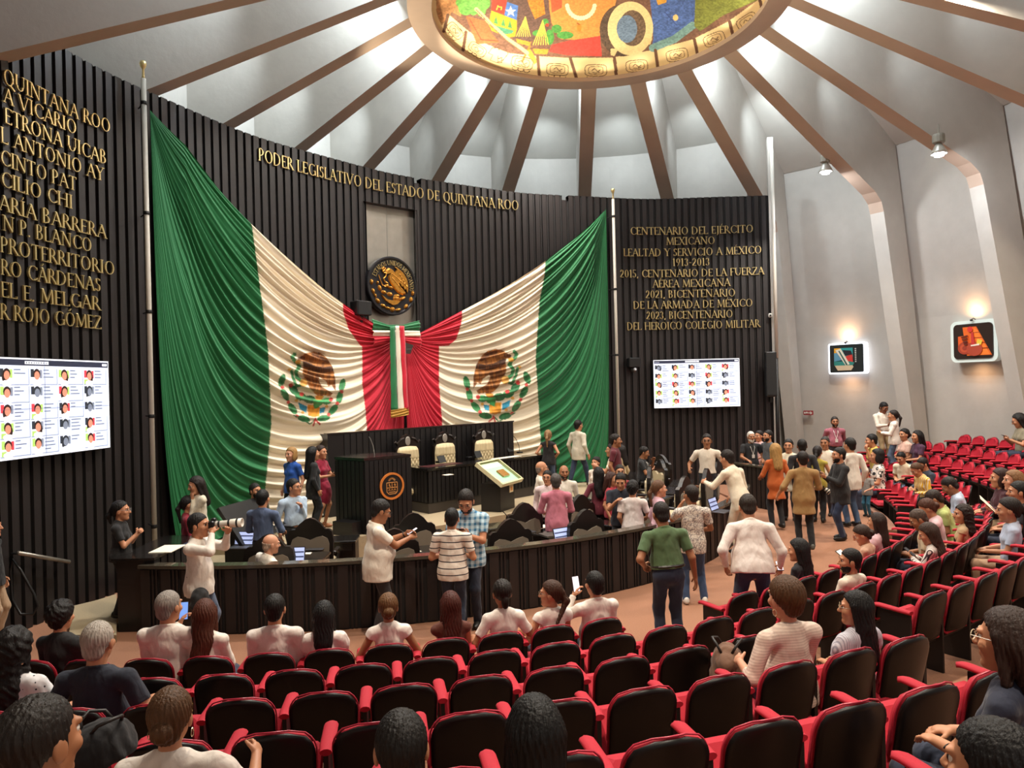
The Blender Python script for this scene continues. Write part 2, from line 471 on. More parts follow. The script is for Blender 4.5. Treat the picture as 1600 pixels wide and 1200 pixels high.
# ================================================================== lettering
T_, t_ = .118, .046
GL = {  # width ; strokes: l x0 y0 x1 y1 w | a cx cy rx ry a0 a1 | s x y (serif)
'A': (.74, 'l .08 0 .38 1 t;l .36 1 .67 0 T;l .19 .36 .55 .36 t;s .08 0;s .67 0'),
'B': (.60, 'l .12 0 .12 1 T;a .24 .76 .22 .24 -90 90;a .24 .27 .28 .27 -90 90;l .12 1 .26 1 t;l .12 .52 .26 .52 t;l .12 0 .26 0 t'),
'C': (.74, 'a .46 .5 .38 .5 48 312;l .72 .72 .72 .92 t;l .72 .1 .72 .24 t'),
'D': (.80, 'l .12 0 .12 1 T;a .26 .5 .44 .5 -90 90;l .12 1 .28 1 t;l .12 0 .28 0 t'),
'E': (.54, 'l .12 0 .12 1 T;l .1 .97 .48 .97 t;l .1 .52 .42 .52 t;l .1 .03 .5 .03 t;l .48 .85 .48 1 t;l .5 0 .5 .16 t'),
'F': (.52, 'l .12 0 .12 1 T;l .1 .97 .48 .97 t;l .1 .5 .4 .5 t;l .48 .85 .48 1 t;s .12 0'),
'G': (.80, 'a .46 .5 .38 .5 48 318;l .73 .05 .73 .42 T;s .7 .43'),
'H': (.82, 'l .14 0 .14 1 T;l .68 0 .68 1 T;l .14 .52 .68 .52 t;s .14 0;s .14 1;s .68 0;s .68 1'),
'I': (.32, 'l .16 0 .16 1 T;s .16 0;s .16 1'),
'J': (.36, 'l .2 -.05 .2 1 T;a .06 -.05 .14 .17 -80 0;s .2 1'),
'L': (.54, 'l .12 0 .12 1 T;l .1 .03 .5 .03 t;l .5 0 .5 .18 t;s .12 1'),
'M': (.94, 'l .12 0 .16 1 t;l .16 1 .47 .05 T;l .47 .05 .76 1 t;l .78 1 .82 0 T;s .12 0;s .82 0'),
'N': (.84, 'l .14 0 .14 1 t;l .14 1 .7 0 T;l .7 0 .7 1 t;s .12 0;s .7 1;s .1 1'),
'O': (.84, 'a .42 .5 .36 .5 0 360'),
'P': (.56, 'l .12 0 .12 1 T;a .24 .72 .26 .28 -90 90;l .12 1 .26 1 t;l .12 .45 .26 .45 t;s .12 0'),
'Q': (.84, 'a .42 .5 .36 .5 0 360;l .5 .06 .86 -.2 T'),
'R': (.64, 'l .12 0 .12 1 T;a .24 .74 .24 .26 -90 90;l .12 1 .26 1 t;l .12 .49 .26 .49 t;l .3 .48 .62 0 T;s .12 0;s .62 0'),
'S': (.50, 'a .25 .75 .18 .23 30 270;a .25 .27 .2 .26 -150 90;l .41 .78 .41 .94 t;l .05 .06 .05 .2 t'),
'T': (.66, 'l .33 0 .33 1 T;l .04 .97 .62 .97 t;l .05 .83 .05 1 t;l .61 .83 .61 1 t;s .33 0'),
'U': (.78, 'l .13 .3 .13 1 T;l .66 .3 .66 1 t;a .395 .32 .265 .31 180 360;s .13 1;s .66 1'),
'V': (.76, 'l .08 1 .38 0 T;l .38 0 .68 1 t;s .08 1;s .68 1'),
'X': (.72, 'l .1 1 .62 0 T;l .1 0 .62 1 t;s .1 0;s .62 0;s .1 1;s .62 1'),
'Y': (.70, 'l .08 1 .35 .48 T;l .35 .48 .62 1 t;l .35 0 .35 .5 T;s .08 1;s .62 1;s .35 0'),
'Z': (.64, 'l .06 .97 .58 .97 t;l .56 .95 .08 .05 T;l .06 .03 .6 .03 t;l .07 .84 .07 1 t;l .6 0 .6 .16 t'),
'0': (.58, 'a .29 .5 .23 .5 0 360'), '1': (.40, 'l .2 0 .2 1 T;s .2 0;l .06 .86 .2 1 t'),
'2': (.54, 'a .26 .74 .2 .26 -30 180;l .42 .62 .08 .05 T;l .06 .03 .5 .03 t'),
'3': (.52, 'a .23 .75 .19 .25 -80 160;a .22 .27 .22 .27 -160 80'),
'5': (.50, 'l .12 .97 .44 .97 t;l .12 .56 .12 1 t;a .2 .3 .24 .3 -150 100'),
'9': (.56, 'a .28 .7 .22 .3 0 360;l .46 .6 .2 0 t'),
'.': (.26, 'l .12 0 .12 .12 T'), ',': (.24, 'l .14 .1 .08 -.14 T'), '-': (.36, 'l .04 .42 .32 .42 t'), ' ': (.34, ''),
}
ACC = {'É': 'E', 'Í': 'I', 'Á': 'A', 'Ó': 'O'}
def glyph(ch):
    """-> advance, list of 2D quads"""
    acc = ch in ACC; b = ACC.get(ch, ch); adv, st = GL[b]; Q = []
    if acc: st += ';l %.2f 1.08 %.2f 1.28 t' % (adv * .45, adv * .62)
    def line(x0, y0, x1, y1, w):
        dx, dy = x1 - x0, y1 - y0; L = math.hypot(dx, dy); nx, ny = -dy / L * w / 2, dx / L * w / 2
        Q.append([(x0 + nx, y0 + ny), (x0 - nx, y0 - ny), (x1 - nx, y1 - ny), (x1 + nx, y1 + ny)])
    for s in st.split(';'):
        p = s.split()
        if not p: continue
        if p[0] == 'l': line(*map(float, p[1:5]), T_ if p[5] == 'T' else t_)
        elif p[0] == 's':
            x, y = float(p[1]), float(p[2]); y = .022 if y < .1 else (.978 if y > .9 else y)
            line(x - .12, y, x + .12, y, .045)
        else:
            cx, cy, rx, ry, a0, a1 = map(float, p[1:]); n = max(6, int(abs(a1 - a0) / 18)); pr = []
            for i in range(n + 1):
                a = R(a0 + (a1 - a0) * i / n); c, sn = math.cos(a), math.sin(a)
                w = t_ + (T_ + .01 - t_) * abs(c) ** 1.3
                pr.append(((cx + rx * c, cy + ry * sn), (cx + (rx - w) * c, cy + (ry - w * .8) * sn)))
            for (o0, i0), (o1, i1) in zip(pr[:-1], pr[1:]): Q.append([o0, i0, i1, o1])
    return adv, Q
def extrude_quads(mb, Q, f, d):
    """f(x,y,depth)->point; every stroke a bevelled bar"""
    for q in Q:
        cx = sum(p[0] for p in q) / 4; cy = sum(p[1] for p in q) / 4
        b = [f(x, y, 0) for x, y in q]; m = [f(x, y, d * .6) for x, y in q]
        t = [f(x + (cx - x) * .12, y + (cy - y) * .12, d) for x, y in q]
        mb.add(b + m + t, [(8, 9, 10, 11)] + [(i, (i + 1) % 4, 4 + (i + 1) % 4, 4 + i) for i in range(4)] + [(4 + i, 4 + (i + 1) % 4, 8 + (i + 1) % 4, 8 + i) for i in range(4)])
def wall_text(txt, L, Rr, cap, label, group):
    aL, zL, _ = wall_hit(*L); aR, zR, _ = wall_hit(*Rr)
    z = (zL + zR) / 2
    xm, ym = (L[0] + Rr[0]) / 2, (L[1] + Rr[1]) / 2
    h = abs(wall_hit(xm, ym - cap)[1] - wall_hit(xm, ym)[1])
    gs = [glyph(c) for c in txt]; tot = sum(g[0] for g in gs); k = (aR - aL) / tot
    am = (aL + aR) / 2; root = empty('wall_lettering', wp(am, WR - .01, z), 0, label, 'lettering', group); rl = Vector(root.location)
    a = aL
    for ch, (adv, Q) in zip(txt, gs):
        if Q:
            mb = MB()
            extrude_quads(mb, Q, lambda x, y, d: Vector(wp(a + x * k, WR - .012 - d, z + y * h)) - rl, .03)
            mb.build('letter', m_gold, root)
        a += adv * k
GR = 'lines of gold letters on the dark wall'
LEFT = [('QUINTANA ROO', (1, 133), (170, 206)), ('A VICARIO', (1, 160), (117, 210)), ('ETRONA UICAB', (3, 192), (164, 257)), ('L ANTONIO AY', (-3, 223), (160, 283)),
        ('CINTO PAT', (-4, 255), (117, 300)), ('CILIO CHI', (-3, 291), (111, 326)), ('ARÍA BARRERA', (-6, 330), (164, 371)), ('N P. BLANCO', (0, 361), (141, 393)),
        ('PROTERRITORIO', (-4, 393), (177, 431)), ('RO CÁRDENAS', (-3, 430), (155, 455)), ('EL E. MELGAR', (-3, 464), (154, 485)), ('R ROJO GÓMEZ', (-4, 498), (156, 515))]
ORD = ['first', 'second', 'third', 'fourth', 'fifth', 'sixth', 'seventh', 'eighth', 'ninth', 'tenth', 'eleventh', 'twelfth', 'thirteenth', 'fourteenth', 'fifteenth', 'sixteenth', 'seventeenth', 'eighteenth', 'nineteenth', 'twentieth']
for i, (t, a, b) in enumerate(LEFT):
    wall_text(t, a, b, 22.5, '%s line of gold capitals from the top on the left wall above the screen' % ORD[i], GR)
wall_text('PODER LEGISLATIVO DEL ESTADO DE QUINTANA ROO', (402, 252), (810, 328), 16.5, 'single long line of gold capitals along the top of the wall above the steel niche', GR)
RIGHT = [('CENTENARIO DEL EJÉRCITO', (984, 369), (1177, 361)), ('MEXICANO', (1040.5, 384), (1117, 380.5)), ('LEALTAD Y SERVICIO A MÉXICO', (973.5, 402.5), (1190, 394)),
         ('1913-2013', (1050, 417), (1109, 414)), ('2015, CENTENARIO DE LA FUERZA', (968, 435), (1194, 427.5)), ('AÉREA MEXICANA', (1019, 450.5), (1141, 446)),
         ('2021, BICENTENARIO', (1008, 467), (1149, 462)), ('DE LA ARMADA DE MÉXICO', (989, 484), (1176, 477.5)), ('2023, BICENTENARIO', (1009, 499), (1145, 496)),
         ('DEL HEROICO COLEGIO MILITAR', (979, 517), (1187.5, 510))]
for i, (t, a, b) in enumerate(RIGHT):
    wall_text(t, a, b, 11.8, '%s line of gold capitals from the top on the right wall beside the flag' % ORD[i], GR)

# ================================================================== flag drapes
def eagle_rgb(x, y, rgb, mirror, cx, cy, sc):
    """printed coat of arms; x,y photograph-frame coordinates of the cloth, drawn in a 960x1200 sheet"""
    u = (x - cx) / sc; v = (y - cy) / sc
    if mirror: u = -u
    u = u + 470; v = v + 770
    n1 = vnoise(u / 14 + v / 60, v / 60, 3); n2 = vnoise(u / 9, v / 9, 5)
    def fill(m, c, var=0.):
        if not m.any(): return
        c = np.array(lin(c)); f = 1 + var * (n1[m] - .5) * 2
        rgb[m] = c * f[:, None]
    E = lambda a, b, rx, ry, th=0: (((u - a) * math.cos(R(th)) + (v - b) * math.sin(R(th))) / rx) ** 2 + ((-(u - a) * math.sin(R(th)) + (v - b) * math.cos(R(th))) / ry) ** 2 < 1
    for a, b, th in [(125, 700, -70), (155, 835, 60), (225, 965, 55), (330, 1060, 15), (690, 745, -75), (665, 860, 105), (605, 975, 130), (515, 1055, -10)]:
        fill(E(a, b, 62, 30, th), '#2f7a45', .4)
    for a, b in [(130, 765), (185, 905), (265, 1035), (685, 805), (645, 915), (565, 1020)]: fill(E(a, b, 17, 17), '#c0433c', .2)
    for a, b, rx, ry, th, c in [(235, 790, 55, 35, 50, '#2c7245'), (300, 850, 55, 38, 20, '#2f7a45'), (385, 880, 55, 38, 5, '#2a6e40'), (465, 900, 50, 42, -20, '#3b9b55'), (545, 895, 45, 32, -10, '#46a060'), (445, 945, 30, 40, 0, '#3b9b55')]:
        fill(E(a, b, rx, ry, th), c, .25)
    fill(pip([(280, 905), (360, 945), (355, 1005), (290, 965)], u, v), '#2d8fb0', .2); fill(pip([(475, 960), (535, 950), (520, 1000), (480, 1010)], u, v), '#2d8fb0', .2)
    fill(pip([(365, 930), (420, 930), (430, 970), (480, 950), (475, 1035), (430, 1045), (370, 1030)], u, v), '#df9424', .25)
    for a, b in [(210, 745), (310, 830), (585, 880)]: fill(E(a, b, 20, 20), '#c83a38', .1)
    for a, b in [(195, 600), (260, 890), (320, 1000), (545, 945)]: fill(E(a, b, 16, 14), '#d9a24a', .1)
    fill(seg(u, v, [(240, 1030), (300, 1060), (390, 1110), (430, 1070)]) < 6, '#2f6a40'); fill(seg(u, v, [(440, 1060), (420, 1125)]) < 8, '#b5332f'); fill(seg(u, v, [(440, 1070), (480, 1110)]) < 8, '#b5332f')
    fill(seg(u, v, [(245, 455), (222, 480), (240, 515), (270, 540), (290, 575), (255, 620), (265, 670), (300, 700)]) < 17, '#3f8a55', .3)
    fill(seg(u, v, [(215, 610), (230, 680), (265, 755), (310, 740)]) < 13, '#3a7c4c', .3)
    wing = [(270, 490), (325, 465), (345, 445), (420, 430), (490, 445), (545, 490), (600, 575), (625, 680), (630, 800), (605, 770), (590, 740), (560, 760), (540, 710), (510, 690), (475, 670), (470, 700), (500, 760), (600, 820), (580, 850), (520, 840), (480, 860), (430, 820), (390, 780), (350, 700), (318, 640), (325, 560), (320, 520), (280, 515)]
    m = pip(wing, u, v); fill(m, '#a0662c', .5)
    fill(m & (seg(u, v, [(340, 545), (430, 590), (520, 605), (595, 590)]) < 26), '#4a2a17', .4); fill(m & (seg(u, v, [(420, 455), (500, 490), (550, 530)]) < 14), '#6a3d1e', .4)
    fill(m & (seg(u, v, [(275, 490), (330, 490)]) < 16), '#5c3218', .2)
    fill(m & (vnoise(u / 9, v / 55, 9) > .66), '#7a4820', .3)
    fill(E(275, 530, 26, 20), '#e0a13c', .2); fill(E(330, 720, 36, 40), '#d3a252', .35); fill(pip([(440, 845), (520, 850), (490, 885), (440, 880)], u, v), '#d08a35', .3)
    return rgb

def flag_side(side):
    """one half of the swag: folds hang like chains between the pole top and the knot"""
    NS, NT = 300, 560
    s = np.linspace(0, 1, NS)[:, None]; t = np.linspace(0, 1, NT)[None, :]
    xp, zt = 6.24, 8.35; kx, kz = .40, 4.55
    zfloor = .52
    tt = t ** 1.05
    p0 = np.stack([np.full_like(t, -xp), zt - .2 * t - 0 * t], -1)
    spread = np.clip((t - .10) / .9, 0, 1)
    p3 = np.stack([-kx * (1 - spread ** .7) - .03, kz + .10 - .50 * np.clip(t / .5, 0, 1)], -1)
    # chain curves as rational Beziers: the deeper the fold, the closer it follows its corner
    p1 = np.stack([-xp + 2.0 * (1 - t) ** 2.2, zt - 2.05 - 8.6 * tt ** 1.0], -1)
    p2 = np.stack([-(2.1 * (1 - t) ** 1.2) - .03, kz + .90 - 6.8 * tt ** .9], -1)
    S = s[..., None]; wgt = (1 + 16 * t ** 2.2)[..., None]
    B0, B1, B2, B3 = (1 - S) ** 3, 3 * (1 - S) ** 2 * S * wgt, 3 * (1 - S) * S ** 2 * wgt, S ** 3
    P = (B0 * p0 + B1 * p1 + B2 * p2 + B3 * p3) / (B0 + B1 + B2 + B3)
    X, Z = P[..., 0], P[..., 1]
    # folds
    env = np.sin(np.pi * np.clip(s, .0, 1)) ** .45 * (.35 + .65 * np.sin(np.pi * s))
    ph = t * 27 + .55 * np.sin(t * 19 + s * 2.2) + .5 * vnoise(s * 3 + t * 0, t * 14, 2 + side)
    f1 = np.sin(2 * PI * ph)
    f2 = np.sin(2 * PI * (t * 58 + .8 * vnoise(s * 4 + 0 * t, t * 30, 8))) * vnoise(s * 5 + 0 * t, t * 9, 4)
    f3 = vnoise(s * 2.5 + 0 * t, t * 8, 12) - .5
    D = .30 + env * (.070 * np.sign(f1) * np.abs(f1) ** .8 * (.35 + 1.0 * vnoise(s * 2 + 0 * t, t * 12, 6)) + .05 * f2 + .26 * f3) + .10 * np.sin(np.pi * s)
    D = np.maximum(D, .06) * np.clip(.25 + s * 9, 0, 1) + .02
    # lower hem hangs straight on the platform
    under = np.clip(zfloor - Z, 0, 50)
    Z = np.maximum(Z, zfloor + .0)
    a = np.arcsin(np.clip(X / WR, -1, 1))
    rr = WR - D
    WX = WC[0] + side * -1 * -rr * np.sin(a) * 1.0
    WY = WC[1] + rr * np.cos(a)
    V = np.stack([WX if side < 0 else WX, WY, Z], -1)
    V[..., 0] = rr * np.sin(a) * (1 if side < 0 else -1)
    Vf = V.reshape(-1, 3)
    # colours woven into the cloth
    px, py, _ = proj(Vf)
    G, W, RD = [np.array(lin(c)) for c in ('#0e6a38', '#e9dcc4', '#c40f2e')]
    rgb = np.tile(W, (len(Vf), 1))
    if side < 0:
        gx = np.interp(py, [350, 355, 430, 545, 660, 760], [393, 394, 404, 419, 424, 415])
        rx = np.interp(py, [485, 490, 515, 540, 541, 600, 640, 680], [536, 537, 545, 563, 566, 566, 571, 574])
        rgb[px < gx] = G; rgb[px > rx] = RD
        eagle_rgb(px, py, rgb, False, 498, 606, 1 / 6.0)
    else:
        gx = np.interp(py, [410, 430, 470, 560, 690], [852, 851, 843, 837, 845])
        rx = np.interp(py, [495, 505, 530, 540, 541, 600, 660, 680], [722, 721, 713, 701, 686, 686, 691, 693])
        rgb[px > gx] = G; rgb[px < rx] = RD
        eagle_rgb(px, py, rgb, True, 766, 602, 1 / 6.0)
    i, j = np.meshgrid(np.arange(NS - 1), np.arange(NT - 1), indexing='ij')
    q = np.stack([i * NT + j, i * NT + j + 1, (i + 1) * NT + j + 1, (i + 1) * NT + j], -1).reshape(-1, 4)
    if side > 0: q = q[:, ::-1]
    m_flag = mat('flag_cloth', '#ffffff', .72, attr='cloth_colour', sheen=.15, bump=.06, bscale=60)
    me = raw_mesh('flag_drape', Vf, q, [m_flag])
    ca = me.color_attributes.new('cloth_colour', 'FLOAT_COLOR', 'POINT')
    ca.data.foreach_set('color', np.concatenate([rgb, np.ones((len(rgb), 1))], 1).astype(np.float32).ravel())
    return link('flag_drape', me)
GF = 'halves of the giant flag drape'
tag(flag_side(-1), 'left half of the giant green, cream and red flag swag, hung from the left pole', 'flag', GF)
tag(flag_side(1), 'right half of the giant green, cream and red flag swag, hung from the right pole', 'flag', GF)

# knot band and hanging ribbon
GRN = mat('ribbon_green', '#17703f', .6, sheen=.2); WHT = mat('ribbon_white', '#eee3cf', .65); RED = mat('ribbon_red', '#cf1231', .6, sheen=.2)
def kpt(px, py, d=.5):
    a, z, p = wall_hit(px, py, WR - d); return p
kn = empty('flag_knot_band', kpt(619, 520, .5), 0, 'gathered green, white and red band tying the two flag halves over the red centre', 'sash'); kl = Vector(kn.location)
def cloth_strip(name, m, top, bot, parent, off, d=.5, n=40, amp=.02, fr=3):
    P = []
    for i in range(n + 1):
        u = i / n; row = []
        T = np.array(kpt(np.interp(u, *zip(*[(a, b) for a, b, c in top])), np.interp(u, [a for a, b, c in top], [c for a, b, c in top]), d))
        B = np.array(kpt(np.interp(u, *zip(*[(a, b) for a, b, c in bot])), np.interp(u, [a for a, b, c in bot], [c for a, b, c in bot]), d))
        for k in range(11):
            v = k / 10; p = T * (1 - v) + B * v
            p[1] -= amp * math.sin(v * fr * 2 * PI + u * 2) + .05 * math.sin(PI * v)
            row.append(tuple(Vector(p) - off))
        P.append(row)
    mb = MB(); mb.grid(P); o = mb.build(name, m, parent, smooth=True)
    sm = o.modifiers.new('thickness', 'SOLIDIFY'); sm.thickness = .012
    return o
cloth_strip('green_fold', GRN, [(0, 581, 498), (.35, 606, 507.5), (.65, 630, 507.5), (1, 655, 501)], [(0, 582, 516), (1, 655, 517)], kn, kl)
cloth_strip('white_fold', WHT, [(0, 582, 516), (1, 655, 517)], [(0, 583, 525), (1, 656, 526)], kn, kl, .52, fr=1)
cloth_strip('red_fold', RED, [(0, 583, 524), (1, 657, 526)], [(0, 584, 540), (.4, 606, 534), (.6, 634, 535), (1, 657, 543)], kn, kl, .5)
rb = empty('ribbon', kpt(622, 530, .62), 0, 'long green, white and red ribbon with gold fringe hanging in front of the knot', 'ribbon'); rl_ = Vector(rb.location)
def vstrip(name, m, L, Rr, parent, off, d):
    P = []
    for i in range(31):
        v = i / 30; row = []
        for k in range(9):
            u = k / 8
            x0 = np.interp(v, [0, 1], L[0:2]); x1 = np.interp(v, [0, 1], Rr[0:2]); y0 = np.interp(v, [0, 1], L[2:4]); y1 = np.interp(v, [0, 1], Rr[2:4])
            p = np.array(kpt(x0 + (x1 - x0) * u, y0 + (y1 - y0) * u, d)); p[1] -= .03 * math.sin(PI * u) + .008 * math.sin(v * 17 + u * 4)
            row.append(tuple(Vector(p) - off))
        P.append(row)
    mb = MB(); mb.grid(P); o = mb.build(name, m, parent, smooth=True)
    sm = o.modifiers.new('thickness', 'SOLIDIFY'); sm.thickness = .01
vstrip('green_band', GRN, (609, 611, 510, 641), (617.5, 622, 509, 641), rb, rl_, .64)
vstrip('white_band', WHT, (617.5, 622, 509, 641), (624, 631.5, 509, 641), rb, rl_, .645)
vstrip('red_band', RED, (624, 631.5, 509, 641), (632, 638, 509.5, 639), rb, rl_, .64)
vstrip('fringe', mat('gold_fringe', '#b8862f', .6, noise=.3, nscale=60), (610.5, 611, 641, 653), (638.5, 639, 637, 648), rb, rl_, .655)

# flag poles
m_pole = mat('pole_paint', '#b9b2a6', .45)
def pole(b, label, hooks):
    x, y = wall_xy(b[0], WR - .3); o = empty('flag_pole', (x, y, b[1]), 0, label, 'pole')
    m = MB(); m.tube([(0, 0, 0), (0, 0, b[2])], .042, 12); m.build('pole_shaft', m_pole, o, smooth=True)
    m = MB(); m.lathe([(.0, -.01), (.03, 0), (.022, .05), (.02, .16), (.045, .2), (.06, .25), (.045, .3), (0, .32)], (0, 0, b[2]), 12); m.build('finial', m_gold, o, smooth=True)
    for h in hooks:
        m = MB(); m.tube([(0, 0, h), (.0, .32, h)], .014, 6); m.lathe([(.05, -.03), (.055, 0), (.05, .03)], (0, 0, h), 10); m.build('bracket', m_black, o)
pole((wall_hit(232, 450, WR - .3)[0], .02, 8.72), 'pale flag pole at the left end of the drape with gold finial', (1.0, 2.9, 4.7, 6.4, 8.3))
pole((wall_hit(962, 480, WR - .3)[0], .5, 8.1), 'pale flag pole at the right end of the drape, beside the right lettering', (1.0, 3.6, 5.5, 7.6))

# ================================================================== round emblem
em_p = wall_hit(612, 447, WR - .06)[2]
em = empty('wall_emblem', em_p, 0, 'round black wall emblem with gold eagle and ring of gold capitals', 'emblem')
aE = wall_hit(612, 447)[0]; EU = Vector((math.cos(aE), -math.sin(aE), 0)); EN = Vector((-math.sin(aE), -math.cos(aE), 0)); ER = .735
def ept(x, y, d): return EU * (x * ER) + Vector((0, 0, y * ER)) + EN * d
def edisc(mb, prof, n=64):
    P = []
    for k in range(n + 1):
        a = 2 * PI * k / n; P.append([tuple(ept(r_ * math.cos(a), r_ * math.sin(a), d)) for r_, d in prof])
    mb.grid(P)
mb = MB(); edisc(mb, [(0, .03), (.90, .03), (.93, .06), (.98, .06), (1, .04), (1, -.1)]); mb.build('disc', mat('emblem_black', '#17161a', .4), em, smooth=False)
mb = MB()
txt = 'ESTADOS UNIDOS MEXICANOS'; gs = [glyph(c) for c in txt]; tot = sum(g[0] for g in gs); th = R(158)
kk = R(158 + 10) / tot * -1.0
for ch, (adv, Q) in zip(txt, gs):
    if Q:
        def f(x, y, d, th=th):
            a = th + x * kk; r_ = .70 + y * .16; return ept(r_ * math.cos(a), r_ * math.sin(a), .03 + d)
        extrude_quads(mb, Q, f, .022)
    th += adv * kk
mb.build('inscription', m_gold, em)
mb = MB(); mb.smooth = False
Zc = lambda p: ((p[0] - 525) / 395 * .98, (580 - p[1]) / 455 * .98)
def relief(poly, d0=.03, d1=.075):
    q = [Zc(p) for p in poly]; cx = sum(p[0] for p in q) / len(q); cy = sum(p[1] for p in q) / len(q); n = len(q)
    V = [ept(x, y, d0) for x, y in q] + [ept(x + (cx - x) * .10, y + (cy - y) * .10, d1) for x, y in q]
    mb.add(V, [tuple(range(n, 2 * n))] + [(i, (i + 1) % n, n + (i + 1) % n, n + i) for i in range(n)])
def rell(cx, cy, rx, ry, th=0):
    V = [ept(*Zc((cx, cy)), .09)]; n = 12; fs = []
    for k in range(n):
        a = 2 * PI * k / n; x, y = rx * math.cos(a), ry * math.sin(a); c, s = math.cos(R(th)), math.sin(R(th))
        V.append(ept(*Zc((cx + (x * c - y * s) * .6, cy + (x * s + y * c) * .6)), .075))
    for k in range(n):
        a = 2 * PI * k / n; x, y = rx * math.cos(a), ry * math.sin(a); c, s = math.cos(R(th)), math.sin(R(th))
        V.append(ept(*Zc((cx + x * c - y * s, cy + x * s + y * c)), .03))
    for k in range(n):
        k2 = (k + 1) % n; fs += [(0, 1 + k, 1 + k2), (1 + k, 1 + n + k, 1 + n + k2, 1 + k2)]
    mb.add(V, fs)
relief([(430, 330), (470, 300), (510, 310), (540, 345), (550, 400), (600, 300), (560, 268), (600, 275), (650, 310), (700, 345), (740, 400), (775, 470), (790, 560), (785, 640), (770, 690), (750, 620), (725, 640), (700, 580), (675, 590), (650, 540), (620, 530), (640, 590), (700, 650), (740, 700), (690, 715), (640, 700), (600, 680), (560, 640), (530, 590), (490, 540), (465, 490), (455, 440), (480, 390), (470, 370), (440, 385), (410, 390), (420, 350)])
for i in range(9): rell(520 + i * 27, 400 + i * 20, 34, 16, 40 + i * 4)
for i in range(7): rell(520 + i * 24, 470 + i * 26, 40, 15, 55)
for i in range(5): rell(640 + i * 28, 400 + i * 45, 40, 15, 70)
def snake(pts, r):
    P = [ept(*Zc(p), .06) for p in pts]; mb.tube(P, [r * (1 - .5 * i / len(pts)) for i in range(len(pts))], 8)
snake([(372, 350), (362, 325), (380, 305), (402, 318), (392, 345), (368, 362), (385, 388), (420, 392), (412, 440), (375, 480), (395, 525), (440, 545), (450, 580), (400, 600), (355, 580), (325, 510), (298, 425)], .026)
for a in [(320, 630, 28, 48, -15), (385, 690, 45, 30, 20), (480, 715, 48, 34, 10), (590, 735, 50, 32, -15), (585, 775, 55, 45, 0), (685, 765, 55, 28, -30), (430, 585, 40, 28, 0), (495, 610, 45, 24, 20), (285, 550, 14, 30, 0)]: rell(*a)
relief([(335, 730), (400, 785), (430, 800), (500, 812), (580, 800), (655, 812), (600, 868), (520, 890), (440, 852), (380, 805)])
for a in [(195, 545, 26, 42, 0), (215, 685, 24, 45, -15), (245, 750, 20, 34, -20), (285, 830, 30, 48, -35), (370, 905, 28, 48, -60), (440, 935, 24, 40, -75), (515, 950, 40, 44, 0), (855, 670, 24, 42, 5), (825, 775, 28, 46, 15), (740, 890, 28, 48, 35), (610, 950, 26, 50, 75)]: rell(*a)
mb.build('eagle_relief', mat('relief_gold', '#c98f3c', .35, metal=.8, noise=.35, nscale=18), em)

# ================================================================== mural in the oculus
NRr, NA = 230, 900
ra = np.linspace(0, 1, NRr)[:, None]; aa = np.linspace(R(-70), R(175), NA)[None, :]
rad = 3.64 - ra * 3.64 * .92
MX = OX + rad * np.cos(aa); MY = OY + rad * np.sin(aa); MZ = 11.50 + .55 * (1 - (rad / 3.64) ** 2) + 0 * aa
MV = np.stack([MX, MY, MZ], -1).reshape(-1, 3)
px, py, _ = proj(MV)
mrgb = np.tile(np.array(lin('#f2d9a2')), (len(MV), 1))
nz = vnoise(px / 2.2, py / 1.6, 4); nz2 = vnoise(px / 6 + py / 3, py / 5, 8)
def z4(P): return [(640 + x / 5, y / 5) for x, y in P]
def z5(P): return [(930 + x / 5, y / 5) for x, y in P]
def mf(m, c, var=.18): mrgb[m] = np.array(lin(c)) * (1 + var * (nz[m] - .5) * 2 + var * .6 * (nz2[m] - .5))[:, None]
def mp(P, c, var=.18): mf(pip(P, px, py), c, var)
def ml(P, w_, c): mf(seg(px, py, P) < w_, c, .1)
def me_(cx, cy, rx, ry): return ((px - cx) / rx) ** 2 + ((py - cy) / ry) ** 2 < 1
inner = z4([(235, 10), (300, 108), (450, 235), (600, 345), (780, 415), (1010, 440), (1250, 452), (1600, 450)]) + z5([(140, 448), (460, 388), (760, 308), (1040, 168), (1270, 0), (1600, -160), (1600, -900), (-1500, -900), (-1500, -60)])
mp(inner, '#7d5a48', .3)
mp(z4([(200, -200), (420, -200), (400, 130), (330, 95), (250, 200), (210, 100)]), '#c08a58', .3)
mp(z4([(640, -300), (660, 0), (780, 280), (860, 330), (1100, 300), (1100, -300)]), '#6a5048', .3)
for a, b, rx, ry in [(440, 60, 60, 60), (500, 40, 45, 80), (560, 60, 40, 70), (410, 20, 50, 40), (600, 20, 30, 50)]: mf(me_(640 + a / 5, b / 5, rx / 5, ry / 5), '#6fb552', .35)
mp(z4([(440, 125), (600, 165), (640, 262), (705, 332), (525, 345)]), '#dd6a3c', .2); ml(z4([(470, 150), (560, 310), (690, 320)]), .8, '#a8452a')
mp(z4([(650, -60), (770, -60), (740, 112), (638, 82)]), '#d8412c'); mp(z4([(762, 15), (848, 45), (836, 160), (740, 120)]), '#4f7fd0')
mp(z4([(638, 82), (838, 158), (838, 232), (618, 195)]), '#f0b62c'); mp(z4([(618, 195), (838, 232), (825, 285), (770, 295), (640, 240)]), '#e6a92c'); mp(z4([(640, 190), (815, 240), (800, 262), (740, 268), (660, 225)]), '#4f9a78')
for a in (675, 733, 785): mp(z4([(a - 20, 180 + (a - 675) * .3), (a, 122 + (a - 675) * .3), (a + 18, 190 + (a - 675) * .3)]), '#4f9a5a')
st = []
for i in range(10):
    a = R(-90 + 36 * i); rr_ = 44 if i % 2 == 0 else 18; st.append((790 + rr_ * math.cos(a), 90 + rr_ * math.sin(a)))
